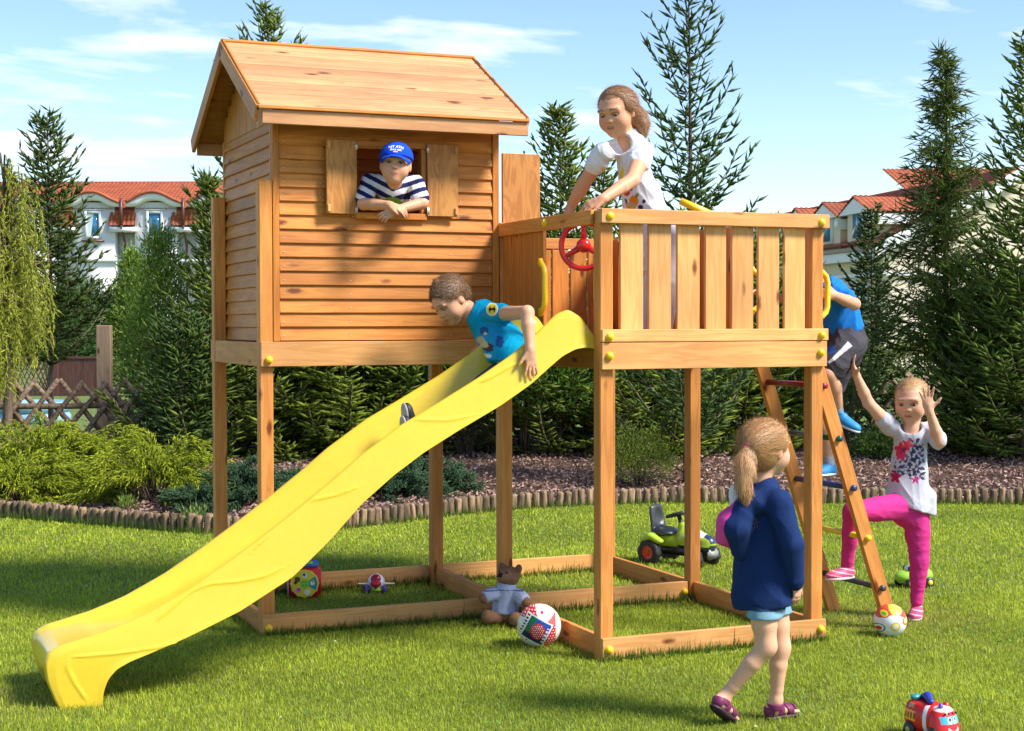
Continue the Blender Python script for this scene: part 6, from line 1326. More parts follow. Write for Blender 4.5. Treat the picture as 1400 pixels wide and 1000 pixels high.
# =========================================================== boy sliding
def boy_slide():
    d0 = 7.85; root = at(680, 500, y=.365); o = empty('person', root, label='boy in a turquoise T-shirt sliding down the yellow slide, looking down', cat='boy')
    P = lambda x, y, dd=0: AT(x, y, d0+dd); f = nrm([-1, 0, 0]); Hd = .225; dn = nrm([-.82, 0, -.57])
    B = SDF(.0042); hc = P(616, 411, 0); Rh = headframe(nrm([-.74, -.22, -.62]), nrm([-.45, 0, .9])); w = head(B, hc, Rh, Hd); nk = P(646, 428, .0); B.cone(hc+Rh@np.array([0, -.14, -.18])*Hd, nk, .042, .046, .02)
    ch, hip = P(674, 450, 0), at(703, 492, y=.365); B.cone(ch, hip, .080, .075, .03)
    sL, eL, wL = P(676, 430, -.14), at(721, 427, y=.115), at(725, 480, y=.062); sR, eR, wR = P(662, 440, .10), P(666, 470, .22), P(650, 482, .20)
    B.chain([sL, sL*.5+eL*.5, eL], [.037, .035, .030], .012); B.chain([eL, eL*.65+wL*.35, wL], [.031, .032, .022], .012); B.chain([sR, eR], [.036, .030], .012); B.chain([eR, wR], [.030, .021], .012)
    hand(B, wL, nrm(at(727, 507, y=.056)-wL), nrm([.1, -1, .15]), nrm([-1, 0, .1]), L=.132, curl=(.08, .05, .05, .1), spread=.22, thumb=(.75, .2)); hand(B, wR, nrm(P(638, 496, .2)-wR), nrm([0, .3, 1]), nrm([0, -1, 0]), L=.12, curl=(.35, .4, .4, .4))
    # legs lie in the chute
    def chute(px): q = at(px, 500, y=.365); x = q[0]; return x
    fl = lambda x: np.interp(-x, -T_[:, 0][:200], T_[:, 1][:200])-.20
    for s, dy in ((-1, -.075), (1, .075)):
        h_ = np.array([hip[0], .365+dy, fl(hip[0])+.035]); kx = h_[0]-.23; k_ = np.array([kx, .365+dy, fl(kx)+.045]); ax_ = kx-.19; a_ = np.array([ax_, .365+dy, fl(ax_)+.04]); B.chain([h_, k_], [.055, .042], .02); B.chain([k_, a_], [.040, .027], .02)
        S = SDF(.0045); S.chain([h_, h_*.45+k_*.55], [.060, .056], .02); fig_mesh('shorts', S, M_DENIM, o, (.05, .07, .12), seed=20)
    for dy, cx in ((.07, 548), (-.07, 546)):
        q = at(cx, 562, y=.365+dy)-np.array([0, 0, .03+(.06 if dy < 0 else 0)]); up = nrm([-.5, 0, .86]); ff = nrm([-.5, -.0, .86]); hl = q+np.array([.02, 0, -.085]); shoe_obj(o, hl, nrm([-.12, -.1, 1]), nrm([.9, 0, .35]), .15, .034, (.02, .018, .018), (.3, .3, .3))
    skin = np.array((.65, .335, .195)); fig_mesh('body', B, M_SKIN, o, lambda V: face_col(V, hc, Rh, Hd, skin)); eyes(o, w, Rh, Hd, (0, 1, -.5), lid=.6)
    S = SDF(.0042); S.chain([P(662, 434, .0), P(676, 455, .0), at(700, 487, y=.365), at(706, 500, y=.365)], [.090, .102, .108, .10], .04, (np.array([0, 1., 0]), 1.1)); S.chain([sR, P(660, 434, 0), sL], [.048, .055, .050], .03); S.cone(sL, sL*.72+eL*.28, .052, .052, .015); S.cone(sR, sR*.6+eR*.4, .05, .05, .015); S.plane(at(690, 497, y=.365), nrm([-.25, 0, -1.]), .005); S.plane(P(690, 418, -.2), nrm(eL-sL), .003) if False else None
    S.ell(P(640, 424, 0), np.eye(3), (.05, .05, .05), .006, 'sub')
    ec = P(673, 423, -.18)
    def tcol(V):
        c = np.tile([.0, .30, .50], (len(V), 1)); d = V-ec; u = d@RTh; z = d[:, 2]; near = V@FWh < (P(672, 440, -.05)@FWh)
        m = ((u/.030)**2+((z)/.034)**2 < 1) & near; c[m] = (.8, .8, .78); m = ((u/.025)**2+((z)/.028)**2 < 1) & near; c[m] = (.85, .65, .03); m = (np.abs(u) < .019-.5*np.abs(z+.001)) & (np.abs(z) < .006+.010*(np.abs(np.abs(u)-.012) < .004)) & near; c[m] = (.01, .01, .012)
        def blob(px, py, ru, rz, colr): q = V-P(px, py, -.1); m = (((q@RTh)/ru)**2+((q[:, 2])/rz)**2+.25*np.sin(q[:, 2]*220+q[:, 0]*150) < 1) & near; c[m] = colr
        blob(662, 452, .022, .022, (.01, .10, .25)); blob(664, 456, .009, .008, (.75, .5, .2)); blob(657, 465, .026, .018, (.50, .42, .22)); blob(668, 474, .030, .022, (.05, .05, .06)); blob(663, 471, .022, .014, (.55, .45, .25)); blob(684, 466, .020, .030, (.01, .09, .24)); blob(666, 485, .03, .010, (.75, .75, .75))
        nk_ = np.linalg.norm(V-P(640, 424, 0), axis=1) < .058; c[nk_] = (.01, .06, .12); return c
    fig_mesh('t_shirt', S, M_CLOTH, o, tcol, fold=.008, freq=26, seed=21, dirv=(.4, 0, .8))
    wH = lambda p: hc+Rh@(np.array(p)*Hd); HS = SDF(.004); HS.ell(wH((0, -.10, .15)), Rh, np.array((.405, .465, .41))*Hd, .02); HS.ell(wH((0, -.30, -.06)), Rh, np.array((.30, .20, .24))*Hd, .03); HS.ell(wH((0, .46, -.13)), Rh, np.array((.42, .40, .45))*Hd, .015, 'sub'); HS.ell(wH((0, .10, -.2)), Rh, np.array((.6, .22, .26))*Hd, .015, 'sub'); HS.cone(wH((0, .02, .50)), wH((0, .0, .58)), .02, .008, .02)
    V, F = HS.mesh(); hcol = np.array((.20, .11, .058)); link('hair', np_mesh('hair', V-np.array(pworld(o)), F, hcol*(1+.15*np.sin(V[:, :1]*500))), M_HAIR, o, smooth=True); strands(o, V, F, lambda p: unit(Rh@np.array([0, .35, -.1])+.5*unit(p-hc)+rng.normal(0, .2, p.shape)), hcol*1.1, 8000, .022, .0018, lift=.002)
boy_slide()

# =========================================================== boy in the window
def boy_window():
    d0 = 7.99; root = np.array([-.63, Y1+.22, ZD]); o = empty('person', root, label='boy in a blue cap and navy striped polo shirt leaning out of the playhouse window', cat='boy')
    P = lambda x, y, dd=0: AT(x, y, d0+dd); Hd = .205
    B = SDF(.0042); hc = P(541, 226, -.03); Rh = headframe(nrm(-FWh*1+RTh*.02+ZU*.06), nrm(ZU+RTh*.07)); w = head(B, hc, Rh, Hd); nk = P(537, 262, .06); B.cone(hc+Rh@np.array([0, -.14, -.25])*Hd, nk, .040, .045, .02)
    ch = P(536, 268, .16); hip = root+np.array([0, .09, .55]); B.cone(ch, hip, .08, .085, .03)
    sR, eR, wR = P(505, 250, .10), P(497, 279, .0), P(533, 281, -.10); sL, eL, wL = P(568, 252, .10), P(577, 278, .02), P(543, 287, -.08)
    B.chain([sR, eR], [.037, .031], .012); B.chain([eR, eR*.6+wR*.4, wR], [.031, .030, .021], .012); B.chain([sL, eL], [.037, .031], .012); B.chain([eL, wL], [.031, .021], .012)
    hand(B, wR, nrm(P(556, 288, -.12)-wR), nrm(ZU*.8-FWh*.6), nrm(-ZU*.3-FWh), L=.118, curl=(.3, .35, .4, .45), thumb=(.5, .3)); hand(B, wL, nrm(P(522, 296, -.12)-wL), nrm(-FWh*.9+ZU*.4), nrm(ZU), L=.118, curl=(.35, .4, .45, .5), thumb=(.5, .3))
    for s in (-1, 1): B.chain([hip+np.array([s*.06, 0, 0]), hip+np.array([s*.06, .0, -.28]), np.array([root[0]+s*.07, root[1]+.05, ZD+.05])], [.06, .045, .03], .02)
    skin = np.array((.64, .325, .185)); fig_mesh('body', B, M_SKIN, o, lambda V: face_col(V, hc, Rh, Hd, skin, brow=(.22, .12, .06))); eyes(o, w, Rh, Hd, (0, 1, .0))
    S = SDF(.0042); S.chain([P(537, 254, .12), P(537, 272, .20), hip+ZU*.12], [.085, .095, .085], .04); S.chain([sR, P(537, 254, .07), sL], [.046, .060, .046], .03); S.cone(sR, sR*.25+eR*.75, .048, .050, .012); S.cone(sL, sL*.25+eL*.75, .048, .050, .012); S.ell(P(540, 250, .0), np.eye(3), (.038, .05, .042), .006, 'sub'); S.chain([P(537, 260, .06), P(537, 270, .09)], [.06, .06], .03)
    zc = P(537, 262)[2]; mc = P(534, 277, -.02)
    def st(V):
        u = (V-P(537, 262))@RTh; zz = V[:, 2]-zc-.45*np.abs(u)+.10*u; q = np.mod(zz, .054) < .0265; c = np.where(q[:, None], np.array([.015, .018, .085]), np.array([.74, .74, .76])); d = V-mc; m = (((d@RTh)/.058)**2+(d[:, 2]/.030)**2 < 1) & (V@FWh < P(537, 270, .03)@FWh+.16); c[m] = (.22, .40, .04); m2 = (((d@RTh-.0)/.035)**2+((d[:, 2]+.006)/.014)**2 < 1) & m; c[m2] = (.06, .12, .04); return c
    fig_mesh('polo_shirt', S, M_CLOTH, o, st, fold=.006, freq=26, seed=31)
    S = SDF(.005); S.cone(hip+ZU*.02, hip-ZU*.02, .09, .09, .02); [S.cone(hip+np.array([s*.055, 0, 0]), hip+np.array([s*.06, 0, -.2]), .072, .07, .02) for s in (-1, 1)]; fig_mesh('shorts', S, M_DENIM, o, (.06, .07, .1))
    for s in (-1, 1): shoe_obj(o, np.array([root[0]+s*.07, root[1]+.09, ZD]), np.array([0, -1., 0]), ZU, .16, .033, (.1, .12, .2), (.6, .6, .6))
    wH = lambda p: hc+Rh@(np.array(p)*Hd)
    HS = SDF(.004); HS.ell(wH((0, -.12, .10)), Rh, np.array((.39, .43, .36))*Hd, .02); HS.ell(wH((0, .46, -.10)), Rh, np.array((.42, .42, .5))*Hd, .015, 'sub'); HS.plane(wH((0, 0, -.12)), -Rh[:, 2]); fig_mesh('hair', HS, M_HAIR, o, (.30, .19, .10))
    cap_ = empty('cap', hc-np.array(pworld(o)), parent=o); blue = (.008, .065, .60)
    C = SDF(.0035); C.ell(wH((0, -.05, .17)), Rh, np.array((.43, .49, .43))*Hd, .01); C.plane(wH((0, 0, .145)), -Rh[:, 2]+.10*Rh[:, 1], .004)
    def cc(V): L = (V-hc)@Rh/Hd; a = np.arctan2(L[:, 0], L[:, 1]+.05); c = np.tile(blue, (len(V), 1)); m = np.abs(np.mod(a, np.pi/3)-np.pi/6) < .03; c[m] = np.array(blue)*.7; return c
    crown_o = fig_mesh('crown', C, M_CLOTH, cap_, cc, fold=.001)
    b = []; F = []; nu, nv_ = 18, 7
    for j in range(nv_):
        for i in range(nu):
            a = (i/(nu-1)-.5)*2; t = j/(nv_-1); x = a*.40*(1-.12*t*abs(a)); y = .22+math.sqrt(max(0, 1-a*a))*(.20+.20*t); z = .205-.07*t-.15*a*a; b.append(wH((x, y, z)))
    F = [(j*nu+i, j*nu+i+1, (j+1)*nu+i+1, (j+1)*nu+i) for j in range(nv_-1) for i in range(nu-1)]; br = link('brim', np_mesh('brim', np.array(b)-np.array(pworld(cap_)), np.array(F), np.tile(blue, (len(b), 1))), M_CLOTH, cap_, smooth=True); sm_ = br.modifiers.new('t', 'SOLIDIFY'); sm_.thickness = .005
    # lettering curved over the front panel
    M_LET = plain('white embroidery', (.85, .85, .85), .8)
    for txt, zc_, sz, arc in (('NJT ATH', .40, .095, .05), ('SINCE 1845', .315, .058, .02), ('SPORTS', .262, .032, .02)):
        cu = bpy.data.curves.new('t', 'FONT'); cu.body = txt; cu.size = sz; cu.align_x = 'CENTER'; cu.align_y = 'CENTER'; cu.offset = .0022; cu.resolution_u = 2; to = bpy.data.objects.new('t', cu); COL.objects.link(to); me = bpy.data.meshes.new_from_object(to); bpy.data.objects.remove(to)
        n_ = len(me.vertices); co = np.zeros(n_*3); me.vertices.foreach_get('co', co); co = co.reshape(-1, 3); x = -co[:, 0]; z = zc_+co[:, 1]-arc*(x/.2)**2*0.6; rz_ = np.clip((z-.17)/.43, -1, 1); q = 1-(x/.43)**2-rz_**2; y = -.05+.49*np.sqrt(np.clip(q, 0, 1))+.016
        # the crown's cross-section seen by its own frame: x to the wearer's right
        W_ = np.array([wH((x[i], y[i], z[i])) for i in range(n_)])-np.array(pworld(crown_o)); me.vertices.foreach_set('co', W_.astype(np.float32).ravel()); me.update(); link('lettering', me, M_LET, crown_o)
boy_window()

# =========================================================== boy climbing the ladder, head behind the rails
def boy_ladder():
    d0 = 8.25; root = AT(1140, 655, d0); o = empty('person', root, label='boy in blue T-shirt and dark shorts climbing the ladder, his head hidden', cat='boy')
    P = lambda x, y, dd=0: AT(x, y, d0+dd); f = nrm([-1, 0, .1]); Hd = .215
    B = SDF(.0042); hc = P(1094, 380, .10); Rh = headframe(nrm([-.95, -.1, -.25])); w = head(B, hc, Rh, Hd); nk = P(1122, 392, .05); B.cone(hc+Rh@np.array([0, -.14, -.2])*Hd, nk, .04, .045, .02)
    ch, hip = P(1140, 415, .05), P(1158, 468, .05); B.cone(ch, hip, .08, .09, .03)
    sL, eL, wL = P(1142, 400, -.08), P(1168, 416, -.12), P(1141, 411, -.27); hh = np.array([WB+.055, .10, 1.735]); wL = hh+np.array([.075, .02, -.01])
    B.chain([sL, eL], [.036, .031], .012); B.chain([eL, eL*.6+wL*.4, wL], [.032, .031, .022], .012); hand(B, wL, nrm(hh-wL), nrm([.1, -1, 0]), ZU, L=.12, curl=(.75, .8, .8, .8), spread=.05, thumb=(.7, .8))
    sR, eR, wR = P(1130, 400, .18), P(1128, 425, .30), np.array([WB+.06, .70, 1.75]); B.chain([sR, eR, wR], [.036, .031, .021], .012); hand(B, wR, nrm([-1, 0, .1]), nrm([0, .3, 1]), nrm([0, -1, 0]), L=.12, curl=(.7, .7, .7, .7))
    hL, kL, aL = P(1158, 475, -.02), P(1132, 512, -.10), P(1146, 562, .0); hR, kR, aR = P(1160, 478, .12), P(1120, 560, .15), P(1134, 632, .12)
    for h_, k_, a_ in ((hL, kL, aL), (hR, kR, aR)): B.chain([h_, h_*.5+k_*.5, k_], [.066, .056, .045], .02); B.chain([k_, k_*.62+a_*.38+np.array([.012, 0, 0]), a_], [.043, .043, .027], .015)
    skin = np.array((.61, .32, .19)); fig_mesh('body', B, M_SKIN, o, lambda V: face_col(V, hc, Rh, Hd, skin)); eyes(o, w, Rh, Hd)
    S = SDF(.0042); S.chain([P(1136, 400, .05), P(1148, 425, .05), P(1155, 450, .05)], [.088, .102, .104], .04); S.chain([sR, P(1128, 398, .05), sL], [.046, .05, .048], .03); S.cone(sL, sL*.45+eL*.55, .052, .054, .015); S.cone(sR, sR*.4+eR*.6, .05, .05, .015); S.plane(P(1155, 456, 0), nrm([.25, 0, -1.])); S.ell(P(1118, 388, .05), np.eye(3), (.05, .05, .05), .006, 'sub')
    fig_mesh('t_shirt', S, M_CLOTH, o, (.012, .17, .56), fold=.010, freq=26, seed=41, dirv=(.3, 0, .9))
    G = SDF(.0042); G.cone(P(1155, 452, .05), P(1158, 470, .05), .102, .108, .03); G.chain([hL, hL*.30+kL*.70], [.088, .078], .03); G.chain([hR, hR*.45+kR*.55], [.086, .076], .03)
    a1, b1 = P(1131, 496, -.1), P(1162, 470, -.1)
    def gc(V):
        c = np.tile([.060, .055, .065], (len(V), 1)); ab = b1-a1; t = np.clip(((V-a1)@ab)/(ab@ab), 0, 1); d = V-(a1+t[:, None]*ab); d -= np.outer(d@FWh, FWh); m = (np.linalg.norm(d, axis=1) < .006+.010*t) & (V@FWh < hL@FWh) & (t > 0) & (t < 1); c[m] = (.62, .63, .66); q = V-P(1136, 478, -.1); m = (np.hypot(q@RTh, q[:, 2]) < .022) & (V@FWh < hL@FWh); c[m] = (.02, .08, .30); return c
    fig_mesh('shorts', G, M_CLOTH, o, gc, fold=.009, freq=30, seed=42)
    for a_, k_ in ((aL, kL), (aR, kR)):
        s_ = SDF(.0035); s_.cone(a_+nrm(k_-a_)*.02, a_-ZU*.01, .0305, .031, .01); s_.plane(a_+nrm(k_-a_)*.03, nrm(k_-a_), .003); fig_mesh('sock', s_, M_CLOTH, o, (.32, .36, .45)); ff = nrm([-.5, -.75, -.15]) if a_ is aL else nrm([-.95, -.25, 0]); ff = nrm([.55, -.80, -.25]) if a_ is aL else ff
        if a_ is aL: ff = nrm(RTh*.75-FWh*.55-ZU*.35)*1.0
        shoe_obj(o, a_-ZU*.072-ff*.04, ff, ZU, .165, .034, (.015, .22, .50), (.62, .68, .72))
    wH = lambda p: hc+Rh@(np.array(p)*Hd); HS = SDF(.004); HS.ell(wH((0, -.10, .15)), Rh, np.array((.405, .465, .41))*Hd, .02); HS.ell(wH((0, .46, -.13)), Rh, np.array((.42, .40, .45))*Hd, .015, 'sub'); HS.plane(wH((0, 0, -.22)), -Rh[:, 2]); fig_mesh('hair', HS, M_HAIR, o, (.30, .19, .10))
boy_ladder()
# ------------------------------------------------------------------ toys
def T_lathe(name, prof, mat, parent, loc, axis='Z', seg=24): return lathe_obj(name, prof, mat, parent, loc, axis, seg)
def sphere_vc(name, c, r, mat, parent, colf, nu=120, nv=80):
    a = np.linspace(0, np.pi, nv); V, F = lathe([(max(1e-4, math.sin(t)), -math.cos(t)) for t in a], nu); return link(name, np_mesh(name, V*r, F, colf(V)), mat, parent, c, True)
M_TOY = vcol('toy print', .35, .5); M_VIN = vcol('vinyl print', .25, .5)
# activity cube
g0 = at(418, 820, z=0.0); cube = empty('toy_cube', (g0[0]+.02, g0[1]+.085, .005), rz=-.30, label='red toy activity cube with a yellow spinning disc, on the grass inside the frame', cat='toy')
def T_box(name, c, d, mat, parent, bev=.008, seg=2):
    bm = bmesh.new(); bmesh.ops.create_cube(bm, size=1)
    for v in bm.verts: v.co = Vector((v.co.x*d[0], v.co.y*d[1], v.co.z*d[2]))
    if bev: bmesh.ops.bevel(bm, geom=bm.edges[:], offset=bev, segments=seg, affect='EDGES')
    return link(name, bm_mesh(bm, name), mat, parent, c, True)
M_TRED = plain('toy red', (.62, .012, .018), .35); M_TBLUE = plain('toy blue', (.02, .16, .42), .4); M_TWH = plain('toy white', (.75, .73, .72), .35); M_TLIME = plain('toy lime', (.36, .52, .03), .35); M_TPUR = plain('toy purple', (.12, .06, .36), .4); M_TYEL = plain('toy yellow', (.80, .60, .04), .35)
s_ = .185
T_box('cube_body', (0, 0, s_/2), (s_, s_, s_), M_TRED, cube, .02, 3); tp = T_box('top_panel', (0, 0, s_+.003), (s_*.86, s_*.86, .018), M_TBLUE, cube, .006)
for x, y, r_, m in ((-.03, -.05, .020, M_TYEL), (.03, -.04, .018, M_TLIME), (0, .03, .022, M_TYEL)): T_lathe('button', [(.001, .014), (r_*.8, .012), (r_, .0)], m, tp, (x, y, .008))
T_box('side_panel', (-s_/2-.002, 0, s_/2), (.008, s_*.8, s_*.8), M_TWH, cube, .003)
def disc_col(V):
    r = np.hypot(V[:, 0], V[:, 2])/.078; a = np.arctan2(V[:, 2], V[:, 0]); c = np.tile([.72, .58, .03], (len(V), 1)); c[(a > -.55) & (a < .65) & (r < .97)] = (.02, .28, .24)
    def blob(x, z, rr, k): m = np.hypot(V[:, 0]/.078-x, V[:, 2]/.078-z) < rr; c[m] = k
    blob(0, 0, .33, (.22, .55, .03)); blob(.02, .62, .20, (.75, .66, .62)); blob(-.03, .66, .11, (.10, .02, .02)); blob(-.52, .32, .21, (.13, .035, .015)); blob(-.66, .10, .13, (.03, .02, .02)); blob(-.45, -.48, .20, (.72, .20, .42)); blob(-.40, -.42, .10, (.45, .03, .25)); blob(.20, -.62, .22, (.75, .72, .55)); blob(.58, .05, .17, (.75, .70, .66)); blob(.60, .18, .10, (.70, .35, .08))
    for q, (x, z) in enumerate(((-.12, .1), (.1, .1), (-.1, -.12), (.12, -.1))): blob(x, z, .05, (.04, .20, .02))
    c[r > .94] = (.78, .62, .05); return c
V, F = lathe([(r, 0) for r in np.linspace(.001, .078, 26)]+[(.08, -.008)], 90, 'Y'); V[:, 1] *= -1; V = V*np.array([1, 1, 1]); link('picture_disc', np_mesh('disc', V[:, [0, 1, 2]], F, disc_col(V)), M_TOY, cube, (0, -s_/2-.009, s_/2-.004), False)
for k in range(12):
    a = k*math.pi/6; ball('rim_stud', (.080*math.cos(a), -s_/2-.006, s_/2-.004+.080*math.sin(a)), .005, M_TYEL, cube, 8, 6)
# toy aeroplane
g0 = at(518, 812, z=0.0); ap = empty('toy_aeroplane', (g0[0], g0[1]+.05, 0), rz=-.36, label='small white toy aeroplane with a red heart nose on the grass inside the frame', cat='toy')
B_ = SDF(.003); B_.ell((0, 0, .062), np.eye(3), (.050, .062, .048), .01); B_.cone((0, .03, .06), (0, .11, .085), .032, .012, .02); V, F = B_.mesh(); link('hull', np_mesh('hull', V, F, np.tile([.78, .74, .76], (len(V), 1))), M_TOY, ap, smooth=True)
for s in (-1, 1):
    B_ = SDF(.003); B_.cone((s*.04, .0, .052), (s*.098, .0, .052), .020, .014, .01, (ZU, .35)); V, F = B_.mesh(); link('wing', np_mesh('wing', V, F, np.tile([.74, .72, .36], (len(V), 1))), M_TOY, ap, smooth=True)
    V, F = lathe([(.001, -.012), (.020, -.012), (.024, -.006), (.024, .006), (.020, .012), (.001, .012)], 18, 'X'); link('wheel', np_mesh('wheel', V, F), M_TPUR, ap, (s*.052, -.035, .025), True)
T_lathe('windscreen', [(.001, .012), (.02, .010), (.03, .0)], plain('dark red', (.30, .01, .02), .25), ap, (0, -.045, .088)).rotation_euler = (R_(60), 0, 0)
hb_ = SDF(.0025); [hb_.ell((s*.013, -.060, .062), np.eye(3), (.019, .012, .018), .004) for s in (-1, 1)]; hb_.cone((0, -.060, .055), (0, -.058, .034), .018, .004, .012); V, F = hb_.mesh(); link('heart_nose', np_mesh('heart', V, F, np.tile([.50, .01, .03], (len(V), 1))), M_TOY, ap, smooth=True)
T_box('belly', (0, -.03, .022), (.06, .06, .02), M_TLIME, ap, .005)
# teddy bear
tb0 = np.array([-.095, 1.045, 0.]); tb = empty('teddy_bear', tb0, label='brown teddy bear in a pale blue knitted sweater sitting against the corner of the frame', cat='teddy bear')
TP = lambda px, py, dd=0: AT(px, py, 8.20+dd)
X = SDF(.0035); hc = TP(695, 788, 0); Rt = headframe(nrm(-FWh*.75-RTh*.55+ZU*.25)); E = lambda p, r, k=.01: X.ell(hc+Rt@np.array(p), Rt, r, k)
E((0, 0, 0), (.062, .058, .055), .01); E((0, .048, -.012), (.030, .034, .025), .012)
for s in (-1, 1): E((s*.055, -.005, .045), (.022, .012, .024), .008)
bc_ = TP(692, 827, .02); X.cone(bc_+ZU*.03, bc_-ZU*.045, .058, .070, .02)
aR0, aR1 = TP(674, 812, -.02), TP(661, 818, -.05); X.cone(aR0, aR1, .030, .026, .01); aL0, aL1 = TP(708, 814, -.02), TP(719, 823, -.08); X.cone(aL0, aL1, .030, .026, .01)
lR0, lR1 = TP(682, 846, -.0), TP(667, 843, -.10); lL0, lL1 = TP(700, 848, .0), TP(705, 846, -.12)
for a_, b_ in ((lR0, lR1), (lL0, lL1)): X.cone(a_, b_, .034, .034, .01); X.ell(b_-FWh*.012, np.stack([RTh, FWh, ZU], 1), (.034, .018, .036), .01)
def tcf(V): c = np.tile([.27, .14, .075], (len(V), 1)); L = (V-hc)@Rt; c[(L[:, 1] > .068) & (np.abs(L[:, 2]+.004) < .012) & (np.abs(L[:, 0]) < .014)] = (.01, .008, .008); c[(L[:, 1] > .035) & (np.abs(L).max(1) < .09)] *= 1.25; return c
M_PLUSH = vcol('plush', .95, .1, bump=1.0, bscale=500, var=.15); V, F = X.mesh(); link('body', np_mesh('body', V-tb0, F, tcf(V)), M_PLUSH, tb, smooth=True)
strands(tb, V, F, lambda p: unit(rng.normal(0, .5, p.shape)+np.array([0, 0, -.6])), np.array((.33, .19, .11)), 9000, .010, .0014, M_PLUSH, .002, 'fur')
for s in (-1, 1): ball('eye', hc+Rt@np.array((s*.024, .052, .014))-tb0, .0065, M_BLACK, tb, 10, 8)
G = SDF(.0035); G.chain([TP(692, 806, .0), bc_, bc_-ZU*.03], [.052, .068, .076], .02); G.cone(aR0, aR0*.45+aR1*.55, .037, .036, .012); G.cone(aL0, aL0*.35+aL1*.65, .037, .038, .012); G.plane(bc_-ZU*.042, -ZU)
G.ell(TP(694, 800, 0), np.eye(3), (.045, .045, .014), .01)
def swc(V): c = np.tile([.46, .50, .66], (len(V), 1)); st_ = (np.sin(V[:, 2]*520) > .2); c[st_] *= .88; z1 = TP(692, 806)[2]; c[(V[:, 2] > z1-.002) & (V[:, 2] < z1+.004)] = (.10, .14, .32); return c
fig_mesh('sweater', G, vcol('knit', .95, .1, bump=1.0, bscale=320), tb, swc, fold=.003, freq=40, seed=50)
# strawberry ball
sb = at(737, 853, d=7.62); sb[2] = .106; Rb_ = np.stack([RTh, FWh, ZU], 1)
def bcol(V):
    L = V@Rb_; u, z = L[:, 0], L[:, 2]; fr = L[:, 1] < 0; a = R_(-28); x, y = u*math.cos(a)+z*math.sin(a), -u*math.sin(a)+z*math.cos(a); c = np.tile([.72, .66, .52], (len(V), 1)); an = np.arctan2(z, u); r = np.hypot(u, z)
    red = (an > .0) & (an < 2.9) | (an < -2.4) | (an > -1.3) & (an <= .0); c[red | ~fr] = (.60, .015, .025)
    gx_, gy_ = np.mod(u*8+.5*np.floor(z*8), 1)-.5, np.mod(z*8, 1)-.5; dots = np.hypot(gx_, gy_) < .25; c[dots & (red | ~fr)] = (.75, .70, .66)
    w1 = fr & (an > .75) & (an < 1.75) & (r > .42); c[w1] = (.76, .72, .62); c[w1 & (np.hypot(u-.12, z-.72) < .07)] = (.6, .03, .08); w2 = fr & (an > .25) & (an < .75) & (r > .35); c[w2] = (.75, .09, .09); c[fr & (u > .74)] = (.76, .72, .6); c[fr & (u < -.62) & (z < .5)] = (.76, .72, .6)
    m = fr & (np.abs(x+.08) < .56) & (np.abs(y+.12) < .56); c[m] = (.78, .78, .76); m = fr & (np.abs(x+.08) < .51) & (np.abs(y+.12) < .51); c[m] = (.015, .06, .32); c[m & (x < -.30)] = (.01, .14, .05); c[m & (y < -.35)] = (.008, .015, .08)
    q = np.hypot((u+.08)/.34, (z+.10)/.38); st_ = fr & (q < 1); c[st_] = (.55, .012, .03); gx_, gy_ = np.mod(u*11+.5*np.floor(z*11), 1)-.5, np.mod(z*11, 1)-.5; c[st_ & (np.hypot(gx_, gy_) < .27) & (q < .85)] = (.80, .72, .62)
    bd = fr & (x > -.80) & (x < -.60) & (np.abs(y+.05) < .5); c[bd] = (.76, .74, .68); c[bd & (np.abs(x+.70) < .055) & (np.sin(y*42) > -.1)] = (.02, .02, .02)
    bd = fr & (np.abs(x-.36) < .06) & (np.abs(y+.15) < .36) & (np.sin(y*36) > -.25); c[bd] = (.70, .74, .74); return c
bo = sphere_vc('ball', sb, .108, M_VIN, None, bcol, 220, 150); tag(bo, 'red and white strawberry-print ball in front of the teddy bear', 'ball')
# light-up play ball
pb = at(1217, 847, d=7.86); pb[2] = .081
def pcol(V):
    L = V@Rb_; u, z = L[:, 0], L[:, 2]; fr = L[:, 1] < 0; c = np.tile([.74, .73, .72], (len(V), 1)); c[z > .38+.10*np.sin(3*np.arctan2(L[:, 1], u))] = (.66, .07, .03)
    def ring(cx, cz, r0, k0, r1=None, k1=None, r2=None, k2=None):
        for r_, k_ in ((r0, k0), (r1, k1), (r2, k2)):
            if r_: c[fr & (np.hypot(u-cx, (z-cz)*1.1) < r_)] = k_
    ring(.20, .80, .42, (.72, .55, .05)); c[fr & (z > .80) & (u > .05)] = (.70, .72, .10)
    ring(-.52, .55, .27, (.55, .03, .02), .21, (.75, .55, .04), .12, (.06, .45, .04)); ring(.10, -.22, .30, (.62, .32, .04), .24, (.80, .68, .20), .12, (.75, .74, .7)); ring(.84, .10, .30, (.62, .08, .03), .20, (.78, .60, .25)); ring(-.80, -.34, .32, (.01, .20, .16), .24, (.74, .73, .72), .14, (.55, .05, .05)); return c
po = sphere_vc('ball', pb, .083, M_TOY, None, pcol, 160, 110); tag(po, 'white and red musical play ball with round picture buttons at the foot of the ladder', 'ball')
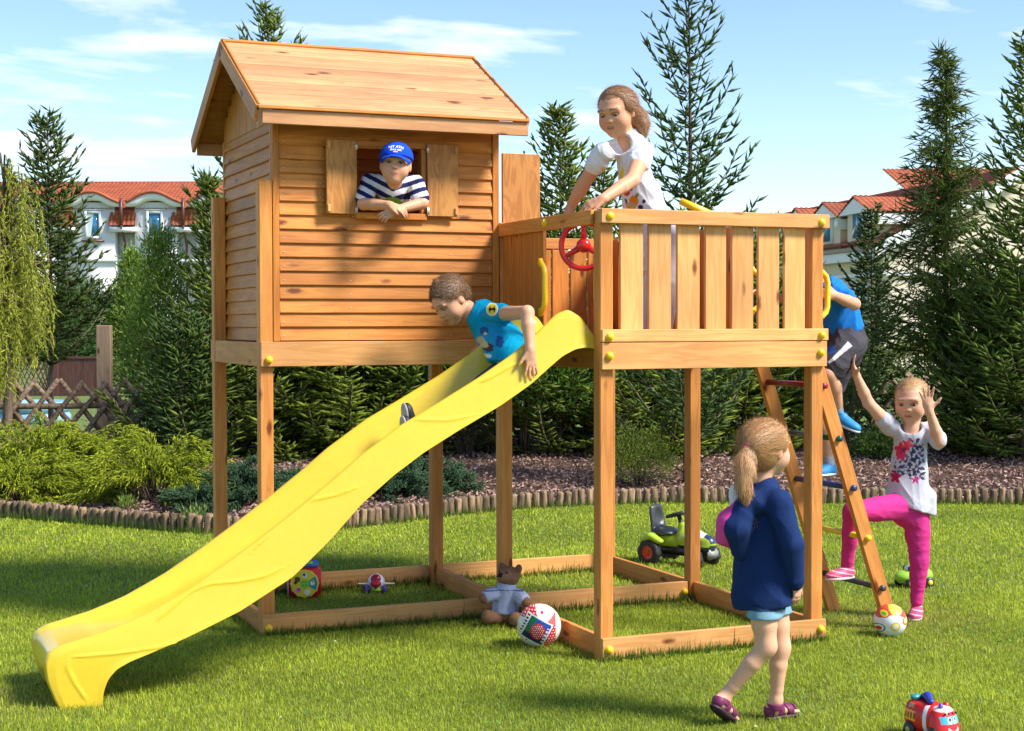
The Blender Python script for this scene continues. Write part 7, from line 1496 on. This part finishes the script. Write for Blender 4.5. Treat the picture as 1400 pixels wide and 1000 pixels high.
# green toy car
gc_ = at(1253, 804, z=0.0); car = empty('toy_car', (gc_[0], gc_[1]+.03, 0), rz=-YAW+.35, label='small lime green and white toy car behind the leg of the girl in pink', cat='toy')
B_ = SDF(.0035); B_.ell((-.035, 0, .052), np.eye(3), (.065, .050, .034), .02); B_.ell((.04, 0, .055), np.eye(3), (.062, .050, .040), .02); B_.plane((0, 0, .022), (0, 0, -1)); V, F = B_.mesh(); c = np.tile([.26, .50, .03], (len(V), 1)); c[V[:, 2] < .034] = (.74, .74, .70); link('car_body', np_mesh('b', V, F, c), M_TOY, car, smooth=True)
B_ = SDF(.0035); B_.ell((.005, 0, .088), np.eye(3), (.052, .044, .042), .01); B_.plane((0, 0, .07), (0, 0, -1)); V, F = B_.mesh(); c = np.tile([.74, .76, .74], (len(V), 1)); c[(V[:, 2] > .108)] = (.26, .50, .03); link('cabin', np_mesh('b', V, F, c), M_TOY, car, smooth=True)
for s in (-1, 1): ball('eye', (-.038, s*.020-.004, .094), .010, M_BLACK, car, 10, 8, (1, .7, 1.3))
for x in (-.048, .058):
    for s in (-1, 1): V, F = lathe([(.001, -.010), (.022, -.010), (.026, -.004), (.026, .004), (.022, .010), (.001, .010)], 18, 'Y'); wh = link('wheel', np_mesh('w', V, F), M_BLACK, car, (x, s*.046, .026), True); V, F = lathe([(.001, -.0125), (.013, -.012), (.014, .012), (.001, .0125)], 14, 'Y'); link('hub', np_mesh('h', V, F), M_TYEL, wh, smooth=True)
car.scale = (1.25, 1.25, 1.25)
# fire engine toy
ft0 = at(1276, 1012, z=0.0); ft = empty('toy_fire_engine', (ft0[0], ft0[1], 0), rz=-YAW-R_(58), label='red toy fire engine with a smiling front at the bottom right of the lawn', cat='toy')
ft.scale = (1.02, 1.02, 1.28)
B_ = SDF(.003); B_.chain([(-.075, 0, .062), (.0, 0, .064)], [.052, .052], .01, (np.array([0, 1., 0]), 1.0)); B_.ell((-.04, 0, .066), np.eye(3), (.085, .060, .056), .02); B_.plane((0, 0, .024), (0, 0, -1), .006); B_.plane((-.105, 0, 0), (-1, 0, 0), .01); B_.plane((0, 0, .112), (0, 0, 1), .01); B_.plane((.03, 0, 0), (1, 0, 0), .01)
def frc(V):
    c = np.tile([.60, .012, .015], (len(V), 1)); m = (np.abs(V[:, 0]-.005) < .007) & (V[:, 2] < .108); c[m] = (.74, .74, .74)
    q = (np.abs(V[:, 1]) > .038) & (V[:, 0] > -.095) & (V[:, 0] < -.035) & (V[:, 2] > .056) & (V[:, 2] < .086); c[q] = (.78, .42, .03); q2 = q & (V[:, 2] > .062) & (V[:, 2] < .080) & (np.mod(V[:, 0]+.095, .015) > .005); c[q2] = (.25, .02, .02); q3 = (np.abs(V[:, 1]) > .03) & (V[:, 0] > -.08) & (V[:, 0] < -.05) & (V[:, 2] > .094) & (V[:, 2] < .106); c[q3] = (.42, .30, .16); return c
V, F = B_.mesh(); link('truck_body', np_mesh('b', V, F, frc(V)), M_TOY, ft, smooth=True)
B_ = SDF(.0028); B_.ell((.048, 0, .060), np.eye(3), (.046, .060, .052), .02); B_.ell((.056, 0, .040), np.eye(3), (.046, .060, .026), .02); B_.plane((0, 0, .018), (0, 0, -1), .006); B_.plane((.015, 0, 0), (-1, 0, 0), .005)
def cbc(V):
    c = np.tile([.66, .015, .015], (len(V), 1)); fr = V[:, 0] > .055; y, z = V[:, 1], V[:, 2]
    g = fr & (np.abs(y) < .046) & (z > .064) & (z < .086); c[g] = (.06, .42, .55)
    for s in (-.012, .014): c[g & (np.hypot(y-s, (z-.074)*.9) < .0095)] = (.78, .78, .78); c[g & (np.hypot(y-s-.001, z-.077) < .0052)] = (.02, .02, .05)
    sm = fr & (np.hypot(y, z-.070) > .026) & (np.hypot(y*.9, z-.073) < .036) & (z < .053) & (np.abs(y) < .026); c[sm] = (.78, .78, .78); c[(z < .030) & fr] = (.50, .01, .01); tp_ = (z > .098); c[tp_] = (.76, .74, .72); return c
V, F = B_.mesh(); link('cab', np_mesh('b', V, F, cbc(V)), M_TOY, ft, smooth=True)
for x, y, m, r_ in ((.052, -.018, M_TPUR, .010), (.046, .016, M_TRED, .013)): T_lathe('light', [(.001, .012), (r_*.7, .010), (r_, .0)], m, ft, (x, y, .108))
for k in range(4): ball('lamp', (.083-.0*k, -.027+.018*k, .094), .004, M_BLACK, ft, 8, 6)
B_ = SDF(.0028); B_.chain([(-.07, .02, .118), (-.03, 0, .128), (.005, -.02, .118)], [.012, .016, .012], .008, (ZU, .7)); V, F = B_.mesh(); link('ladder_turret', np_mesh('b', V, F, np.tile([.02, .04, .30], (len(V), 1))), M_TOY, ft, smooth=True)
B_ = SDF(.0028); B_.ell((-.078, -.01, .118), np.eye(3), (.018, .025, .010), .006); V, F = B_.mesh(); link('hose_reel', np_mesh('b', V, F, np.tile([.02, .24, .24], (len(V), 1))), M_TOY, ft, smooth=True)
for x in (-.065, .048):
    for s in (-1, 1): V, F = lathe([(.001, -.012), (.022, -.012), (.027, -.005), (.027, .005), (.022, .012), (.001, .012)], 20, 'Y'); wh = link('wheel', np_mesh('w', V, F), M_BLACK, ft, (x, s*.056, .027), True); V, F = lathe([(.001, -.014), (.011, -.013), (.012, .013), (.001, .014)], 14, 'Y'); link('hub', np_mesh('h', V, F), plain('toy olive', (.34, .36, .10), .4), wh, smooth=True)
# ride-on tractor
t0 = at(930, 772, z=0.0); tr = empty('ride_on_tractor', (t0[0], t0[1], 0), rz=-YAW-R_(38), label='lime green ride-on toy tractor with black seat and red hubs on the far lawn', cat='toy tractor')
tr.scale = (1.0, 1.0, 1.06)
def wheel(x, y, r, w_):
    s = w_/2; prof = [(r*.55, -s), (r*.82, -s), (r*.96, -s*.8), (r, -s*.4), (r, s*.4), (r*.96, s*.8), (r*.82, s), (r*.55, s)]; V, F = lathe(prof, 32, 'Y'); k = np.arange(len(V)) % 32; out = unit(V*np.array([1, 0, 1])); V = V+out*((k % 4 < 2)*.06*r*(np.hypot(V[:, 0], V[:, 2]) > r*.9))[:, None]
    t = link('tyre', np_mesh('t', V, F), plain('black tyre', (.012, .012, .013), .6), tr, (x, y, r), False); V, F = lathe([(.001, -s*.9), (r*.16, -s*.9), (r*.2, -s*.5), (r*.45, -s*.55), (r*.58, -s*.95), (r*.58, s*.95), (r*.45, s*.55), (r*.2, s*.5), (r*.16, s*.9), (.001, s*.9)], 20, 'Y'); link('rim', np_mesh('r', V, F), plain('orange red rim', (.60, .06, .012), .4), t, smooth=True)
for s in (-1, 1): wheel(-.16, s*.125, .078, .062); wheel(.17, s*.11, .060, .050)
B_ = SDF(.005); B_.chain([(-.14, 0, .15), (-.02, 0, .145)], [.07, .05], .03); 
for s in (-1, 1): B_.chain([(-.20, s*.118, .155), (-.15, s*.12, .178), (-.09, s*.115, .15)], [.034, .036, .030], .02, (ZU, .6))
B_.plane((0, 0, .11), (0, 0, -1), .01); V, F = B_.mesh(); link('rear_body', np_mesh('b', V, F, np.tile([.34, .48, .03], (len(V), 1))), M_TOY, tr, smooth=True)
B_ = SDF(.005); B_.chain([(.04, 0, .16), (.12, 0, .165), (.215, 0, .145)], [.062, .062, .050], .03); B_.ell((.20, 0, .115), np.eye(3), (.05, .062, .04), .02); B_.cone((.03, 0, .16), (.02, 0, .235), .05, .032, .02); B_.plane((0, 0, .09), (0, 0, -1), .01)
def hdc(V):
    c = np.tile([.34, .48, .03], (len(V), 1)); c[V[:, 2] < .128] = (.02, .02, .022); c[(V[:, 0] > .06) & (V[:, 2] > .185)] = (.70, .72, .66); x = V[:, 0]; m = (x > .20) & (V[:, 2] > .15) & (np.abs(V[:, 1]) < .036); c[m] = (.02, .04, .10); m = (x > .235) & (np.abs(V[:, 1]) < .040) & (V[:, 2] > .115) & (V[:, 2] < .142); c[m] = (.04, .04, .07); m = (np.abs(V[:, 1]) > .042) & (x > .10) & (x < .19) & (V[:, 2] > .14) & (V[:, 2] < .17); c[m] = (.03, .03, .05); return c
V, F = B_.mesh(); link('bonnet', np_mesh('b', V, F, hdc(V)), M_TOY, tr, smooth=True)
T_box('chassis', (.03, 0, .09), (.36, .09, .06), M_BLACK, tr, .012); T_box('bumper', (.245, 0, .085), (.03, .12, .06), plain('grey plastic', (.25, .25, .24), .4), tr, .012)
B_ = SDF(.005); B_.cone((-.12, -.05, .20), (-.12, .05, .20), .05, .05, .02, (ZU, .5)); B_.cone((-.07, -.04, .195), (-.07, .04, .195), .045, .045, .02, (ZU, .4)); B_.chain([(-.17, 0, .23), (-.19, 0, .32)], [.085, .075], .02, (np.array([1., 0, 0]), .26)); B_.plane((0, 0, .365), (0, 0, 1), .02); B_.ell((-.15, 0, .30), np.eye(3), (.03, .058, .07), .01, 'sub'); V, F = B_.mesh(); link('seat', np_mesh('b', V, F), plain('grey black seat', (.035, .037, .042), .38), tr, smooth=True)
tube_obj('steering_column', [(.02, 0, .22), (-.01, 0, .30)], .014, M_BLACK, tr, 10, off=(0, 0, 0))
a = np.linspace(0, 2*np.pi, 30, endpoint=False); V, F, T3 = tube(np.stack([-.018+.072*np.cos(a), .072*np.sin(a), .312+.02*np.cos(a)], 1), .011, 8, closed=True); swl = link('steering_wheel', np_mesh('w', V, F), M_BLACK, tr, smooth=True)
for k in range(3): an = k*2.094; tube_obj('spoke', [(-.018, 0, .305), (-.018+.07*math.cos(an), .07*math.sin(an), .312+.02*math.cos(an))], .009, M_BLACK, swl, 6, off=(0, 0, 0))
# small plants by the edging
def tuft(px, d, n, h, cols, label, nm='weed'):
    b = grd(px, d); shrub(nm, b, h*.6, h*.5, h, label, 'plant', leaf=(.05, .014), n=n, cols=cols, clump=14, up=.9, parts_stem=True)
tuft(1263, 13.0, 260, .13, ((.12, .16, .02), (.34, .36, .05)), 'small yellow-green weed in front of the edging behind the girl in pink')
tuft(172, 12.7, 200, .15, ((.08, .14, .02), (.22, .30, .05)), 'small weed sprouting behind the edging below the golden junipers'); tuft(262, 11.9, 240, .12, ((.08, .14, .02), (.20, .28, .06)), 'leafy weed at the foot of the edging, left of the playhouse posts')
